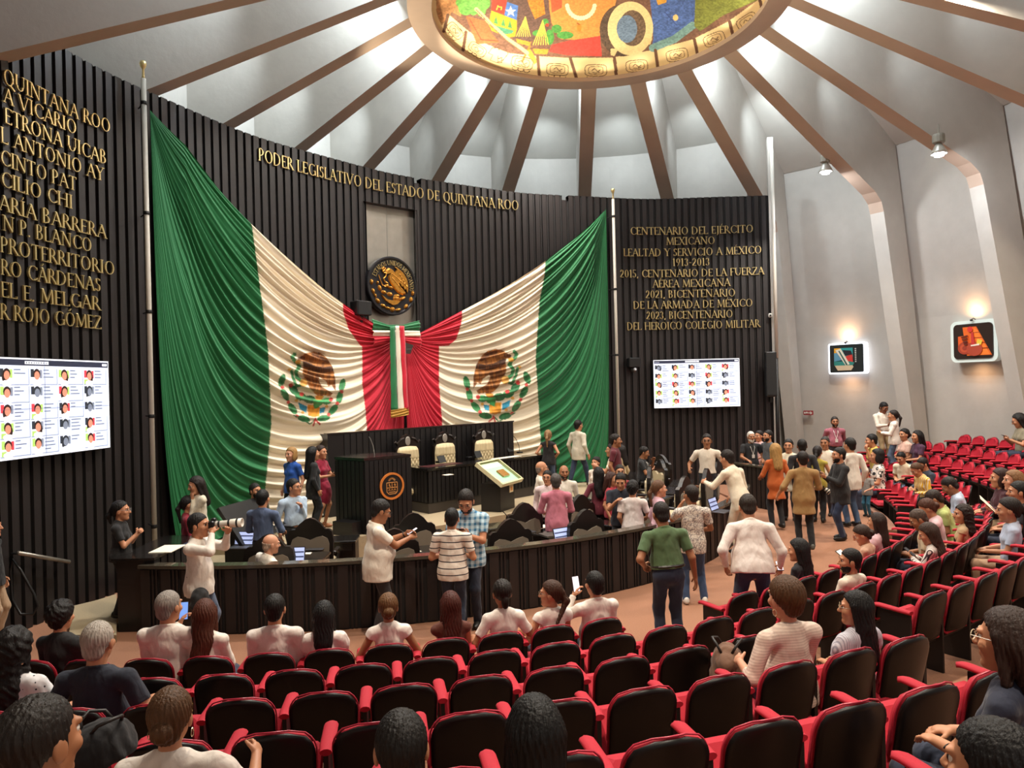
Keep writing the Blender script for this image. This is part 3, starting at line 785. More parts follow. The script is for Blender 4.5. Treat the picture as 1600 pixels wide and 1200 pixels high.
mp(z4(st), '#fff6d8', .05); ml(z4([(680, 75), (690, 45), (700, 55), (720, 55), (715, 75)]), .8, '#f3c94a')
mp(z4([(1080, -300), (1700, -300), (1560, 200), (1500, 280), (1340, 315), (1180, 305), (1110, 180), (1090, 60)]), '#f0984c', .2); mp(z4([(1080, -300), (1200, -300), (1190, 60), (1110, 100)]), '#e05f3a', .2)
mp(z4([(1110, 352), (1240, 318), (1490, 280), (1500, 440), (1240, 432), (1090, 405)]), '#e0453c', .22)
for k in range(15):
    a = R(8 + 164 * k / 14); mf(me_(640 + (1338 + 108 * math.cos(a)) / 5, (30 + 112 * math.sin(a)) / 5, 3.3, 3.6), '#f6e9c6', .06)
mf(me_(640 + 1325 / 5, 43, 3.6, 6.5), '#e0882f'); ml(z4([(1310, 180), (1325, 190)]), 1, '#9a5a28')
for a, b, rx, ry in [(1215, 275, 66, 30), (1150, 225, 40, 34), (1095, 290, 34, 60), (1060, 170, 26, 24), (1010, 260, 50, 26)]: mf(me_(640 + a / 5, b / 5, rx / 5, ry / 5), '#4f9a45', .3)
mf(me_(640 + 1075 / 5, 39, 2.6, 2.6), '#e0402c')
mp(z4([(900, -60), (1040, -60), (1060, 110), (980, 150), (940, 60)]), '#d8882f', .35)
for a in range(7):
    ml(z4([(905, 130), (835 + a * 18, 285)]), .55, '#ead75a'); ml(z4([(1040, 160), (965 + a * 20, 350)]), .55, '#ead75a')
mp(z4([(830, 300), (950, 330), (935, 360), (840, 335)]), '#dd9a35'); mp(z4([(960, 380), (1085, 385), (1075, 425), (980, 420)]), '#dd9a35'); ml(z4([(940, 360), (880, 480)]), 1.6, '#b9822e'); mp(z4([(905, 400), (945, 385), (1000, 480), (975, 505)]), '#dba43f')
ml(z4([(520, 70), (640, 190), (760, 300), (870, 375), (920, 415)]), 2.8, '#e6c795'); ml(z4([(520, 75), (640, 205), (760, 318), (860, 390)]), .7, '#8a6a4a')
mp(z5([(395, -300), (810, -300), (775, 150), (760, 232), (600, 312), (440, 372), (455, 300), (440, 100)]), '#4f6fb4', .4); ml(z5([(545, 95), (640, 200)]), .5, '#33468a')
mf(seg(px, py, z5([(760, 200), (620, 305), (450, 375)])) < 6, '#7da9a8', .3)
mp(z5([(790, -300), (1700, -300), (1290, -10), (1000, 120), (820, 245), (775, 205)]), '#86903f', .35); mf(me_(930 + 628 / 5, 27.6, 4.2, 5), '#f3d489', .1); mp(z5([(470, -20), (560, -20), (555, 20), (490, 40)]), '#e0a63f')
mf(me_(930 + 215 / 5, 236 / 5, 36, 41), '#5c4a3c', .45); mf(me_(930 + 275 / 5, 222 / 5, 35.5, 42), '#f0dba0', .1); mf(me_(930 + 290 / 5, 220 / 5, 21, 28), '#6f5a48', .45); mf(me_(930 + 248 / 5, 226 / 5, 16, 21.5), '#6d86a4', .35)
mp(z5([(120, 380), (180, 380), (150, 440), (120, 430)]), '#eed59a', .1); mp(z5([(380, 290), (445, 300), (430, 350), (390, 340)]), '#eed59a', .1)
for P in [z4([(300, 118), (268, 245)]), z4([(440, 250), (418, 392)]), z4([(1000, 440), (1015, 600)]), z4([(1255, 452), (1310, 632)]), z5([(150, 452), (168, 608)]), z5([(470, 392), (492, 545)]), z5([(775, 308), (802, 440)]), z5([(1050, 170), (1085, 312)]), z5([(1285, -5), (1322, 150)])]: ml(P, 2.5, '#6b4a38')
def glyphm(cx, cy, rot, s=1.):
    c, s_n = math.cos(R(rot)), math.sin(R(rot)); T = lambda x, y: (cx + (x * c - y * s_n) * s, cy + (x * s_n + y * c) * s)
    def rr(w_, h_): 
        return [T(w_ * math.copysign(abs(math.cos(a)) ** .5, math.cos(a)), h_ * math.copysign(abs(math.sin(a)) ** .5, math.sin(a))) for a in np.linspace(0, 2 * PI, 25)]
    ml(rr(17, 9), .55, '#6a4630'); ml(rr(11.5, 6), .45, '#7a5438'); ml([T(-6, 0), T(-2, -3), T(3, 2), T(7, -1)], .6, '#6a4630'); ml([T(-5, 3), T(0, 4), T(6, 3)], .45, '#6a4630')
    for k in (-1, 0, 1): ml([T(k * 9 + 5 * math.cos(a), 10 + 4 * math.sin(a)) for a in np.linspace(0, PI, 7)], .5, '#6a4630')
for a, b, r_ in [(355, 240, 48), (530, 385, 33)]: glyphm(640 + a / 5, b / 5, r_, .85)
for a, b, r_ in [(880, 490, 12), (1155, 543, 4), (1455, 550, 0)]: glyphm(640 + a / 5, b / 5, r_)
for a, b, r_ in [(325, 515, -5), (640, 430, -12), (930, 305, -22), (1185, 165, -33)]: glyphm(930 + a / 5, b / 5, r_)
ml(z4([(690, 345), (640, 380), (615, 415), (650, 430), (630, 470), (680, 490), (730, 470), (770, 420), (740, 360), (690, 345)]), .5, '#6a4630'); ml(z4([(690, 440), (690, 490), (720, 490), (720, 450), (690, 460)]), .6, '#6a4630'); ml(z4([(660, 375), (690, 370), (700, 390)]), .6, '#6a4630')
i, j = np.meshgrid(np.arange(NRr - 1), np.arange(NA - 1), indexing='ij')
q = np.stack([i * NA + j, i * NA + j + 1, (i + 1) * NA + j + 1, (i + 1) * NA + j], -1).reshape(-1, 4)
mme = raw_mesh('ceiling_mural', MV, q[:, ::-1], [mat('mural_paint', '#ffffff', .85, attr='mural_colour', bump=.1, bscale=40)])
ca = mme.color_attributes.new('mural_colour', 'FLOAT_COLOR', 'POINT'); ca.data.foreach_set('color', np.concatenate([np.clip(mrgb, 0, 1), np.ones((len(mrgb), 1))], 1).astype(np.float32).ravel())
tag(link('ceiling_mural', mme), 'brightly lit painted mural of stone glyph blocks and figures inside the round ceiling opening', 'mural')
cl = MB(); cl.lathe([(3.9, 0), (3.9, .1)], (OX, OY, 12.6), 48); struct(cl.build('ceiling_dome', m_slab))
# ================================================================== screens
m_scr = {n: mat('screen_' + n, h, .4, emit=e) for n, h, e in [('white', '#cfdaf2', .62), ('navy', '#2b3044', .5), ('line', '#8a93a8', .5), ('skin', '#e08a72', .75), ('hair', '#33221f', .4), ('shirt', '#f4e7e6', .9), ('green', '#a9cf6c', .7), ('red', '#d8404a', .7), ('grey', '#7b8496', .7), ('dark', '#30363f', .4), ('text', '#59627a', .6), ('bright', '#eef3ff', .8)]}
def screen(pA, pB, zt, zb, ext, label):
    """flat video wall between two wall points; ext lengthens it past pA"""
    A = Vector((pA[0], pA[1], 0)); B = Vector((pB[0], pB[1], 0)); A = B + (A - B) * ext
    W = (B - A).length; H = zt - zb; u = (B - A).normalized(); n = Vector((u.y, -u.x, 0))
    if n.dot(Vector((CAM[0], CAM[1], 0)) - A) < 0: n = -n
    o = empty('video_screen', A + Vector((0, 0, zb)), 0, label, 'screen'); base = Vector(o.location)
    P = lambda x, y, d: tuple(u * (x * W) + Vector((0, 0, y * H)) + n * d)
    m = MB(); m.add([P(x, y, d) for d in (-.10, .05) for x, y in ((-.004, -.006), (1.004, -.006), (1.004, 1.006), (-.004, 1.006))], [(0, 1, 2, 3), (4, 5, 6, 7), (0, 1, 5, 4), (1, 2, 6, 5), (2, 3, 7, 6), (3, 0, 4, 7)])
    m.build('screen_casing', m_black, o)
    names = list(m_scr); d = MB()
    def rect(x0, y0, x1, y1, c, dd): d.cur = names.index(c); d.add([P(x0, y0, dd), P(x1, y0, dd), P(x1, y1, dd), P(x0, y1, dd)], [(0, 1, 2, 3)])
    def ell(cx, cy, rx, ry, c, dd):
        d.cur = names.index(c); d.add([P(cx + rx * math.cos(a), cy + ry * math.sin(a), dd) for a in np.linspace(0, 2 * PI, 13)[:-1]], [tuple(range(12))])
    rect(0, 0, 1, 1, 'bright', .052); rect(.006, .925, .994, .985, 'navy', .054); rect(.008, .02, .992, .92, 'white', .054)
    rd = random.Random(4)
    bw = {(0, 0), (1, 2), (1, 4), (2, 4), (3, 3), (4, 3), (4, 0)}
    for r in range(5):
        for c in range(5):
            x0 = .018 + c * .194; y1 = .905 - r * .176; y0 = y1 - .166
            g = (r, c) in bw
            if not g: rect(x0 - .004, y0 - .008, x0 + .184, y0 - .002, 'line', .056); rect(x0 + .181, y0 - .004, x0 + .1835, y1 - .01, 'line', .056)
            rect(x0, y0, x0 + .078, y1 - .012, 'bright', .056)
            rect(x0, y0 + .07, x0 + .022, y1 - .014, 'dark' if g else rd.choice(['dark', 'green', 'red']), .057); rect(x0 + .06, y0 + .06, x0 + .077, y1 - .02, rd.choice(['grey'] if g else ['green', 'red', 'line']), .057)
            if not g and rd.random() < .4: rect(x0, y0, x0 + .03, y0 + .05, 'green', .0575)
            cx, cy = x0 + .041, y0 + .086
            ell(cx, cy + .018, .024, .052, 'dark' if g else 'hair', .058)
            if rd.random() < .45: ell(cx + rd.choice((-.012, .012)), cy - .02, .018, .055, 'dark' if g else 'hair', .058)
            ell(cx, cy, .018, .044, 'grey' if g else 'skin', .060)
            ell(cx, y0 + .012, .032, .028, 'bright' if g else 'shirt', .059)
            for k in range(rd.choice((2, 3, 3, 4))): rect(x0 + .087, y1 - .026 - k * .036, x0 + .087 + rd.uniform(.03, .075), y1 - .018 - k * .036, 'text', .056)
    rect(.37, .94, .53, .97, 'bright', .056); rect(.945, .942, .985, .968, 'bright', .056); rect(.01, .94, .07, .958, 'line', .056)
    for k in range(9): rect(.378 + k * .0165, .946, .383 + k * .0165, .964, 'navy', .058)
    rect(.4985, .0, .5005, 1, 'text', .062); rect(0, .488, 1, .4915, 'text', .062)
    d.build('display', [m_scr[n_] for n_ in names], o)
a1 = wall_hit(166, 632, WR - .12)[2]; a0 = wall_hit(0, 640, WR - .12)[2]
zt_ = wall_hit(166, 565, WR - .12)[1]; zb_ = wall_hit(168, 699, WR - .12)[1]
screen(a0, a1, zt_, zb_, 1.30, 'large bright video screen of member portraits on the left wall')
b0 = wall_hit(1021, 600, WR - .12)[2]; b1 = wall_hit(1155, 597, WR - .12)[2]
screen(b0, b1, wall_hit(1088, 561.5, WR - .12)[1], wall_hit(1088, 636, WR - .12)[1], 1.0, 'smaller bright video screen of member portraits on the right wall')

# ================================================================== speakers, camera, wall fittings
def on_wall(px, py, d=.0): return wall_hit(px, py, WR - d)
def facing_box(name, px, py, w_, h, dep, d, label, cat, parts):
    a, z, p = on_wall(px, py, d); o = empty(name, p, -a, label, cat); parts(o, w_, h, dep); return o
def sp_parts(o, w_, h, dep):
    m = MB(); m.bbox((0, 0, 0), (w_, dep, h), .02); m.build('cabinet', m_black, o)
    m = MB(); m.bbox((0, -dep / 2 - .006, 0), (w_ * .9, .012, h * .92), .004); m.build('grille', mat('speaker_mesh', '#1c1b1b', .9, noise=.3, nscale=120), o)
    m = MB(); m.box((0, .1, -h / 2 - .08), (.06, .25, .16)); m.build('bracket', m_black, o)
facing_box('loudspeaker', 564, 482, .42, .34, .30, .34, 'black loudspeaker box on the slatted wall left of the round emblem', 'speaker', sp_parts)
def cam_parts(o, w_, h, dep):
    m = MB(); m.bbox((0, 0, .1), (.34, .28, .28), .02); m.build('housing', m_black, o)
    m = MB(); m.lathe([(.0, -.13), (.06, -.12), (.09, -.06), (.09, 0), (.0, .02)], (0, -.03, -.06), 16); m.build('camera_ball', mat('camera_grey', '#3a3a3c', .3), o, smooth=True)
    m = MB(); m.lathe([(.0, -.02), (.045, -.02), (.05, .0), (0, .01)], (.0, -.13, -.10), 14, 'Y'); m.build('lens', mat('lens_grey', '#8f9296', .15), o, smooth=True)
facing_box('wall_camera', 990, 572, .34, .3, .3, .16, 'black wall camera with round lens left of the smaller screen', 'camera', cam_parts)
facing_box('loudspeaker', 1204, 585, .3, 1.3, .3, .35, 'tall black loudspeaker at the right end of the dark wall', 'speaker', sp_parts)
pp = empty('wall_pipe', wp(A_R + .007, WR - .2, 3.9), 0, 'white pipe running up the right end of the dark wall', 'pipe'); m = MB(); m.tube([(0, 0, 0), (0, 0, 6.1)], .05, 10); m.build('pipe_run', mat('pipe_white', '#cfcac0', .5), pp, smooth=True)
m = MB(); m.tube([(0, .02, -3.9), (0, .02, 0)], .055, 10); m.build('pipe_base', m_black, pp, smooth=True)
sw = wall_hit(1203, 493, WR - .05); o = empty('wall_sensor', sw[2], -sw[0], 'small white sensor box on the edge of the dark wall', 'sensor'); m = MB(); m.bbox((0, -.04, 0), (.10, .1, .12), .02); m.build('sensor_body', m_white, o); m = MB(); m.lathe([(0, -.03), (.025, -.02), (.03, 0)], (0, -.09, 0), 10, 'Y'); m.build('sensor_lens', m_black, o)
# handrail at far left
ha, hz, hp = wall_hit(28, 864, WR - .14); hb = wall_hit(108, 878, WR - .14)[2]
hr = empty('wall_handrail', hp, 0, 'short sloping metal handrail on the left wall', 'handrail'); v = Vector(hb) - Vector(hp)
m = MB(); m.tube([(0, 0, 0), tuple(v * .5), tuple(v)], .03, 10); m.build('rail_bar', mat('rail_metal', '#9c968c', .35, metal=.7), hr, smooth=True)
for t in (.06, .94):
    m = MB(); q = v * t; m.tube([tuple(q), tuple(q + Vector((-math.cos(ha + R(90)), 0, 0)) * 0 + Vector((math.sin(ha), math.cos(ha), 0)) * .14)], .014, 6); m.build('rail_bracket', m_black, hr)

# ---- lit art boxes, signs and floodlights on the right-hand white wall
def outer_r(z): return np.interp(z, [0, 5, 10.35], [12.35, 11.75, 10.74])
def outer_hit(px, py, off=0.):
    d = ray(px, py)
    for t in np.arange(8, 32, .01):
        p = CAM + d * t
        if math.hypot(p[0] - OX, p[1] - OY) >= outer_r(p[2]) - off and p[0] > 6: return p, math.atan2(p[1] - OY, p[0] - OX)
def rrect(w_, h, r_, n=6):
    pts = []
    for cx, cy, a in ((w_ - r_, h - r_, 0), (-w_ + r_, h - r_, 90), (-w_ + r_, -h + r_, 180), (w_ - r_, -h + r_, 270)):
        for k in range(n + 1): aa_ = R(a + 90 * k / n); pts.append((cx + r_ * math.cos(aa_), cy + r_ * math.sin(aa_)))
    return pts
def plate(mb, pts, y0, y1):
    n = len(pts); mb.add([(x, y0, z) for x, z in pts] + [(x, y1, z) for x, z in pts], [tuple(range(n)), tuple(range(n, 2 * n))[::-1]] + [(i, (i + 1) % n, n + (i + 1) % n, n + i) for i in range(n)])
def art_box(px, py, w_, h, r_, mode, label):
    p, az_ = outer_hit(px, py, .28); o = empty('lit_art_box', p, az_ - PI / 2 + .0, label, 'picture')
    f = lambda name, pts, y0, y1, m_: (lambda mb: (plate(mb, pts, y0, y1), mb.build(name, m_, o))[1])(MB())
    glow = mat('box_glow', '#eef3ff', .5, emit=2.2) if mode == 0 else mat('box_white', '#d9e6e0', .35, emit=.12)
    f('light_box', rrect(w_, h, r_), 0, .22, glow)
    k = .90 if mode == 0 else .84
    f('picture_panel', rrect(w_ * k, h * k, r_ * .7), -.03, .0, mat('panel_dark%d' % mode, '#2b302f' if mode == 0 else '#2e211c', .3))
    def pic(cs, c, y): 
        mb = MB(); n = len(cs); q = [(x * w_ * k, z * h * k) for x, z in cs]
        plate(mb, q, y - .008, y); mb.build('picture_shape', mat('art_' + c.strip('#'), c, .5, emit=.15), o)
    if mode == 0:
        for i, (cs, c) in enumerate([([(-.72, .75), (-.35, .75), (-.35, .45), (-.72, .4)], '#e0a32c'), ([(-.35, .75), (.4, .75), (.4, .1), (-.35, .1)], '#2f8f8c'), ([(-.72, .4), (-.35, .45), (-.2, -.1), (-.72, -.2)], '#5a8fa8'), ([(-.15, .1), (.38, .3), (.4, -.3), (.05, -.35)], '#c43a33'), ([(-.2, .6), (.3, .55), (.38, .25), (-.05, .2)], '#23232a'), ([(-.72, -.2), (.1, -.2), (.5, -.3), (.4, -.5), (-.72, -.5)], '#2f7d73'), ([(-.68, -.5), (.38, -.5), (.44, -.62), (.3, -.86), (-.5, -.86)], '#c9b393'), ([(-.62, .6), (-.3, .72), (.22, -.42), (-.02, -.5)], '#d9d2c0'), ([(-.44, .56), (-.36, .56), (.1, -.44), (.02, -.5)], '#2a5a50')]): pic(cs, c, -.032 - i * .004)
        for i in range(8): pic([(.52, .7 - i * .13), (.6, .7 - i * .13), (.6, .63 - i * .13), (.52, .63 - i * .13)], '#c9c6bd', -.034)
    else:
        sh = [([(-.5, .82), (.2, .82), (.95, -.82), (-.3, -.82)], '#d8621f'), ([(.0, .78), (.26, .6), (.86, -.8), (.4, -.8)], '#ee7a2c')]
        for i in range(4): sh.append(([(-.1 + i * .1, .5 - i * .3), (.35 + i * .14, .5 - i * .3), (.37 + i * .14, .46 - i * .3), (-.1 + i * .1, .46 - i * .3)], '#8d3a16'))
        circ = lambda cx, cy, rx, ry: [(cx + rx * math.cos(a), cy + ry * math.sin(a)) for a in np.linspace(0, 2 * PI, 20)[:-1]]
        sh += [([(-.72, .3), (-.2, .35), (-.1, -.3), (-.72, -.4)], '#d4571e'), (circ(-.38, -.38, .36, .36), '#9c3a25'), (circ(-.38, -.38, .24, .24), '#b64a2c'), (circ(-.38, -.38, .12, .12), '#8e3220'), (circ(.12, -.45, .4, .4), '#a3402a'), (circ(-.08, .68, .14, .16), '#c7352c'), ([(-.02, .5), (.08, .5), (.16, -.2), (-.02, -.2)], '#b9322e'), ([(.3, .1), (.55, .0), (.45, -.25), (.25, -.15)], '#d8b83a'), ([(-.05, -.22), (.4, -.16), (.38, -.26), (-.03, -.3)], '#e6d3c0')]
        for i in range(4): sh.append(([(-.55 + i * .05, .28 - i * .14), (-.2, .36 - i * .16), (-.2, .28 - i * .16), (-.5 + i * .05, .2 - i * .14)], '#5b2415'))
        for i, (cs, c) in enumerate(sh): pic(cs, c, -.032 - i * .003)
    mb = MB(); mb.tube([(0, -.05, h + .02), (0, .02, h + .06), (0, .1, h + .02)], .012, 6); mb.bbox((0, -.06, h + .0), (.07, .05, .05), .01); mb.build('picture_lamp', m_black, o)
    q = Vector(p) + Matrix.Rotation(az_ - PI / 2, 3, 'Z') @ Vector((0, -.06, h + .10))
    back = Vector(p) + Matrix.Rotation(az_ - PI / 2, 3, 'Z') @ Vector((0, .25, h + .75))
    area_light('picture_lamp_light', q, back, .05, 7, (1.0, .55, .28), 150)
    area_light('picture_lamp_light', Vector(p) + Matrix.Rotation(az_ - PI / 2, 3, 'Z') @ Vector((0, -.06, -h - .10)), Vector(p) + Matrix.Rotation(az_ - PI / 2, 3, 'Z') @ Vector((0, .25, -h - .75)), .05, 4, (1.0, .55, .28), 150)
art_box(1323, 560, .60, .50, .06, 0, 'square picture of a white tower in a glowing white frame on the white wall')
art_box(1521, 533, .68, .58, .17, 1, 'rounded picture of an orange shell and pyramid in a white box on the right wall')
def sign(px, py, w_, h, col, label, glyphs):
    p, az_ = outer_hit(px, py, .24); o = empty('wall_sign', p, az_ - PI / 2, label, 'sign')
    mb = MB(); plate(mb, rrect(w_, h, .02), -.02, .02); mb.build('sign_plate', mat('sign_' + col.strip('#'), col, .5), o)
    mb = MB()
    for pts in glyphs: plate(mb, [(x * w_, z * h) for x, z in pts], -.028, -.02)
    mb.build('sign_symbols', mat('sign_white', '#e8efe6', .5), o)
    mb = MB(); mb.box((0, .2, 0), (w_ * .5, .4, h * .5)); mb.build('sign_mount', m_white, o)
bar = lambda x0, z0, x1, z1: [(x0, z0), (x1, z0), (x1, z1), (x0, z1)]
sign(1407, 597, .17, .15, '#123a26', 'small green exit sign with arrow on the white column', [[(-.75, .35), (-.45, .65), (-.45, .45), (-.1, .45), (-.1, .25), (-.45, .25), (-.45, .05)], bar(.15, 0, .3, .75), bar(.15, .6, .65, .75), bar(.5, .0, .65, .75), bar(.3, .2, .5, .45), bar(-.35, -.35, .4, -.2), bar(-.75, -.75, .8, -.5)])
sign(1263, 645, .16, .075, '#8e1a22', 'small red sign with white symbols on the white wall behind the man in pink', [bar(-.8, -.4, -.55, .4), bar(-.4, -.3, -.1, .5), bar(.1, -.4, .25, .4), bar(.45, -.6, .6, .6), bar(.7, -.5, .8, .3)])
def flood(px, py, dep, pw, label, aim):
    p = at_depth(px, py, dep); o = empty('flood_light', p, 0, label, 'lamp')
    m = MB(); m.tube([(0, 0, .35), (0, 0, .6)], .015, 6); m.build('stem', m_steel, o)
    m = MB(); m.lathe([(.13, .35), (.14, .30), (.14, .16), (.11, .14)], (0, 0, 0), 14); m.build('ballast_box', mat('lamp_grey', '#8c8a80', .5), o)
    m = MB(); m.lathe([(.06, .14), (.11, .05), (.17, -.06), (.19, -.12), (.175, -.12), (.1, .04), (.05, .12)], (0, 0, 0), 20); m.build('reflector', mat('reflector_grey', '#c9c8c0', .3, metal=.5), o, smooth=True)
    m = MB(); m.lathe([(0, -.04), (.08, -.05), (.12, -.10), (.10, -.17), (0, -.2)], (0, 0, 0), 16); m.build('bulb', mat('bulb_glow', '#f4f8ff', .4, emit=25), o, smooth=True)
    area_light('flood_light_lamp', (p[0], p[1], p[2] - .24), aim, .22, pw, (.95, .97, 1.0), 178)
flood(1290, 262, 20.6, 95, 'bright floodlight hanging in front of the white wall beside the dark wall', (12, -5, 2))
flood(1467, 233, 17.6, 80, 'bright floodlight under the ceiling beam at the right', (13, -8, 1))

# ================================================================== platform, presidium
dais = []
for x in np.linspace(-4.3, 4.6, 40): dais.append((x, -1.98 + .036 * x * x))
dais = dais + [(5.0, -.6), (5.2, .2)] + [wall_xy(a, WR - .02) for a in np.linspace(R(23), R(-26), 24)] + [(-4.9, -.2)]
m = MB(); m.prism(dais, 0, .5); struct(m.build('floor_dais', m_carpet2))
m = MB(); m.prism([(-6.6, -1.55), (-4.5, -1.9), (-4.1, -1.4), (-4.2, .9), (-5.4, .9), (-6.7, -.3)], 0, .25); struct(m.build('floor_step', m_carpet2))
m = MB(); m.prism([tuple(at_z(x, y, .1)[:2]) for x, y in ((108, 992), (182, 992), (182, 928), (150, 938), (112, 947))], 0, .1); struct(m.build('floor_ramp', m_carpet2))
m_desk = mat('desk_black', '#171415', .35, noise=.2, nscale=4, stretch=(5, 5, .6)); m_dtop = mat('desk_top', '#1d1a19', .18, coat=.4)
m_slat = mat('slat_black', '#141112', .45)
def slatted(mb, p, q, z0, z1, pitch=.16, dep=.018, n=None):
    """ribbed face from p to q, ribs standing out to the right of travel"""
    p, q = Vector((*p, 0)), Vector((*q, 0)); L = (q - p).length; u = (q - p) / L; nrm = Vector((u.y, -u.x, 0)); k = max(1, int(L / pitch)); w_ = L / k
    for i in range(k):
        a = p + u * (i * w_); b = p + u * (i * w_ + w_ * .78)
        V = [a, b, b + nrm * dep, a + nrm * dep]
        mb.prism([(v.x, v.y) for v in V], z0, z1)
# back panel with a return on its left end
o = empty('slatted_partition', (.26, .78, .5), 0, 'tall dark slatted panel standing behind the three cream chairs', 'partition'); L_ = Vector(o.location)
m = MB(); m.box((0, 0, .91), (5.5, .12, 1.82)); m.box((-2.72, .45, .91), (.06, .8, 1.82)); m.build('panel_body', m_desk, o)
m = MB(); slatted(m, (-2.35, -.06), (2.72, -.06), .02, 1.80, .155); m.build('panel_slats', m_slat, o)
m = MB(); m.box((0, 0, 1.83), (5.54, .16, .03)); m.build('panel_cap', m_dtop, o)
# long desk
o = empty('presidium_desk', (1.35, -.1, .5), 0, 'long dark presiding desk in front of the cream chairs', 'desk')
poly = [(-2.14, -.52), (2.15, -.30), (2.15, .32), (-2.1, .75), (-2.5, .78), (-2.85, .5)]
poly = [(-2.14, -.52), (2.15, -.30), (2.15, -.2), (-2.0, -.4), (-2.0, .62), (-2.12, .62)]
m = MB(); m.prism([(x * .985, y) for x, y in poly], .22, .95); m.build('desk_body', m_desk, o)
m = MB(); slatted(m, (-2.14, -.53), (2.14, -.31), .24, .94, .12); slatted(m, (-2.12, .62), (-2.14, -.52), .24, .94, .12); m.build('front_slats', m_slat, o)
m = MB(); m.prism([(x * 1.0, y * 1.0) for x, y in poly], 0, .22); m.build('plinth', mat('plinth_grey', '#3a332d', .6), o)
m = MB(); m.prism([(-2.19, -.58), (2.2, -.36), (2.2, .02), (-1.75, .0), (-1.75, .66), (-2.16, .66)], .95, 1.0); m.build('desk_top', m_dtop, o)
# cream tufted chairs
m_cream = mat('cream_leather', '#d8c59c', .42, bump=.05, bscale=90)
def presidium_chair():
    o = empty('presidium_chair', (0, 0, 0)); W, H0, H1 = .62, .50, 1.42
    mb = MB(); P = []; nu, nv = 40, 52
    for i in range(nv + 1):
        v = i / nv; row = []
        for j in range(nu + 1):
            u = j / nu * 2 - 1; z = H0 + (H1 - H0) * v; hw = W / 2 * (1 - .10 * max(0, v - .75) / .25) * (1 - .06 * (1 - v))
            if v > .9: hw *= math.sqrt(max(.0, 1 - ((v - .9) / .1) ** 2 * .25))
            edge = min(1, (1 - abs(u)) * 5) ** .5 * min(1, (1 - v) * 12) ** .5
            fu = (u * 3.0); fv = v * 6.0
            tuft = 0
            if .02 < v < .72: 
                a = abs(((fu + fv) % 1) - .5); b = abs(((fu - fv) % 1) - .5); tuft = -.035 * max(0, (max(a, b) - .30) / .2) ** 1.5
            else: tuft = -.02 * max(0, abs(((u * 3) % 1) - .5) - .38) / .12
            row.append((u * hw, -.05 - .07 * edge - tuft * edge, z + .02 * math.cos(u * PI / 2) * (v > .97)))
        P.append(row)
    mb.grid(P); mb.build('tufted_back', m_cream, o, smooth=True)
    mb = MB(); out = [(-.33, .45), (.33, .45), (.32, 1.38), (.26, 1.46), (.30, 1.52), (.2, 1.56), (.12, 1.68), (0, 1.72), (-.12, 1.68), (-.2, 1.56), (-.30, 1.52), (-.26, 1.46), (-.32, 1.38)]
    plate(mb, out, -.045, .03)
    for s in (-1, 1):
        mb.tube([(s * .10, -.05, 1.63), (s * .2, -.06, 1.6), (s * .28, -.05, 1.52), (s * .33, -.04, 1.56), (s * .36, -.04, 1.53)], [.025, .03, .025, .03, .02], 8)
    mb.build('carved_frame', mat('carved_wood', '#1c1310', .35), o)
    mb = MB(); mb.lathe([(0, -.012), (.07, -.01), (.085, 0), (.07, .012)], (0, 0, 0), 20, 'Y')
    for q in range(len(mb.v)): x, y, z = mb.v[q]; mb.v[q] = (x * .85, y - .06, z * 1.25 + 1.56)
    mb.build('crest_medallion', mat('medallion', '#a8a39b', .3, metal=.4), o)
    mb = MB(); mb.bbox((0, -.26, .44), (.6, .52, .14), .04); mb.build('seat', m_cream, o)
    mb = MB()
    for s in (-1, 1): mb.bbox((s * .33, -.25, .66), (.07, .5, .06), .02); mb.box((s * .33, -.46, .33), (.06, .06, .66)); mb.box((s * .33, .0, .33), (.06, .06, .66))
    mb.build('chair_arms', mat('carved_wood', '#1c1310', .35), o)
    return o
pc = presidium_chair()
for i, (px, lb) in enumerate(((635, 'left of the three cream tufted chairs behind the presiding desk'), (693, 'middle cream tufted chair behind the presiding desk'), (754, 'right of the three cream tufted chairs behind the presiding desk'))):
    c = pc if i == 0 else copy_tree(pc)
    d_ = ray(px, 690); c.location = (float(CAM[0] + d_[0] * ((.46 - CAM[1]) / d_[1])), .46, .5)
    tag(c, lb, 'chair', 'cream presiding chairs')
# lectern with the state seal
lx, ly = -2.42, -1.22
o = empty('lectern', (lx, ly, .5), 0, 'tall dark lectern with orange-ringed round seal at the left of the platform', 'lectern')
cs = [(.48, -.42), (.52, .28), (-.15, .62), (-.72, .42), (-.52, -.34)]
m = MB(); m.prism(cs, .0, 1.42); m.build('lectern_body', m_desk, o)
m = MB(); slatted(m, cs[4], cs[0], .03, 1.4, .10); slatted(m, cs[3], cs[4], .03, 1.4, .10); slatted(m, cs[0], cs[1], .03, 1.4, .1); m.build('lectern_slats', m_slat, o)
m = MB(); m.prism([(x * 1.03, y * 1.03) for x, y in cs], 1.42, 1.47); m.build('lectern_top', m_dtop, o)
m = MB(); m.box((-.62, .0, .13), (.55, .5, .26), .3); m.build('lectern_step', m_desk, o)
m = MB(); m.tube([(-.02, .1, 1.47), (-.04, .12, 1.66), (-.10, .12, 1.80), (-.14, .1, 1.84)], .008, 6); m.build('microphone', mat('mic_grey', '#8a8680', .4), o)
e0, e1 = Vector((*cs[4], 0)), Vector((*cs[0], 0)); eu = (e1 - e0).normalized(); en = Vector((eu.y, -eu.x, 0)); ec = (e0 + e1) / 2 + eu * .06 + Vector((0, 0, .88)) + en * .02
def sealp(x, y, d): return tuple(ec + eu * x + Vector((0, 0, y)) + en * d)
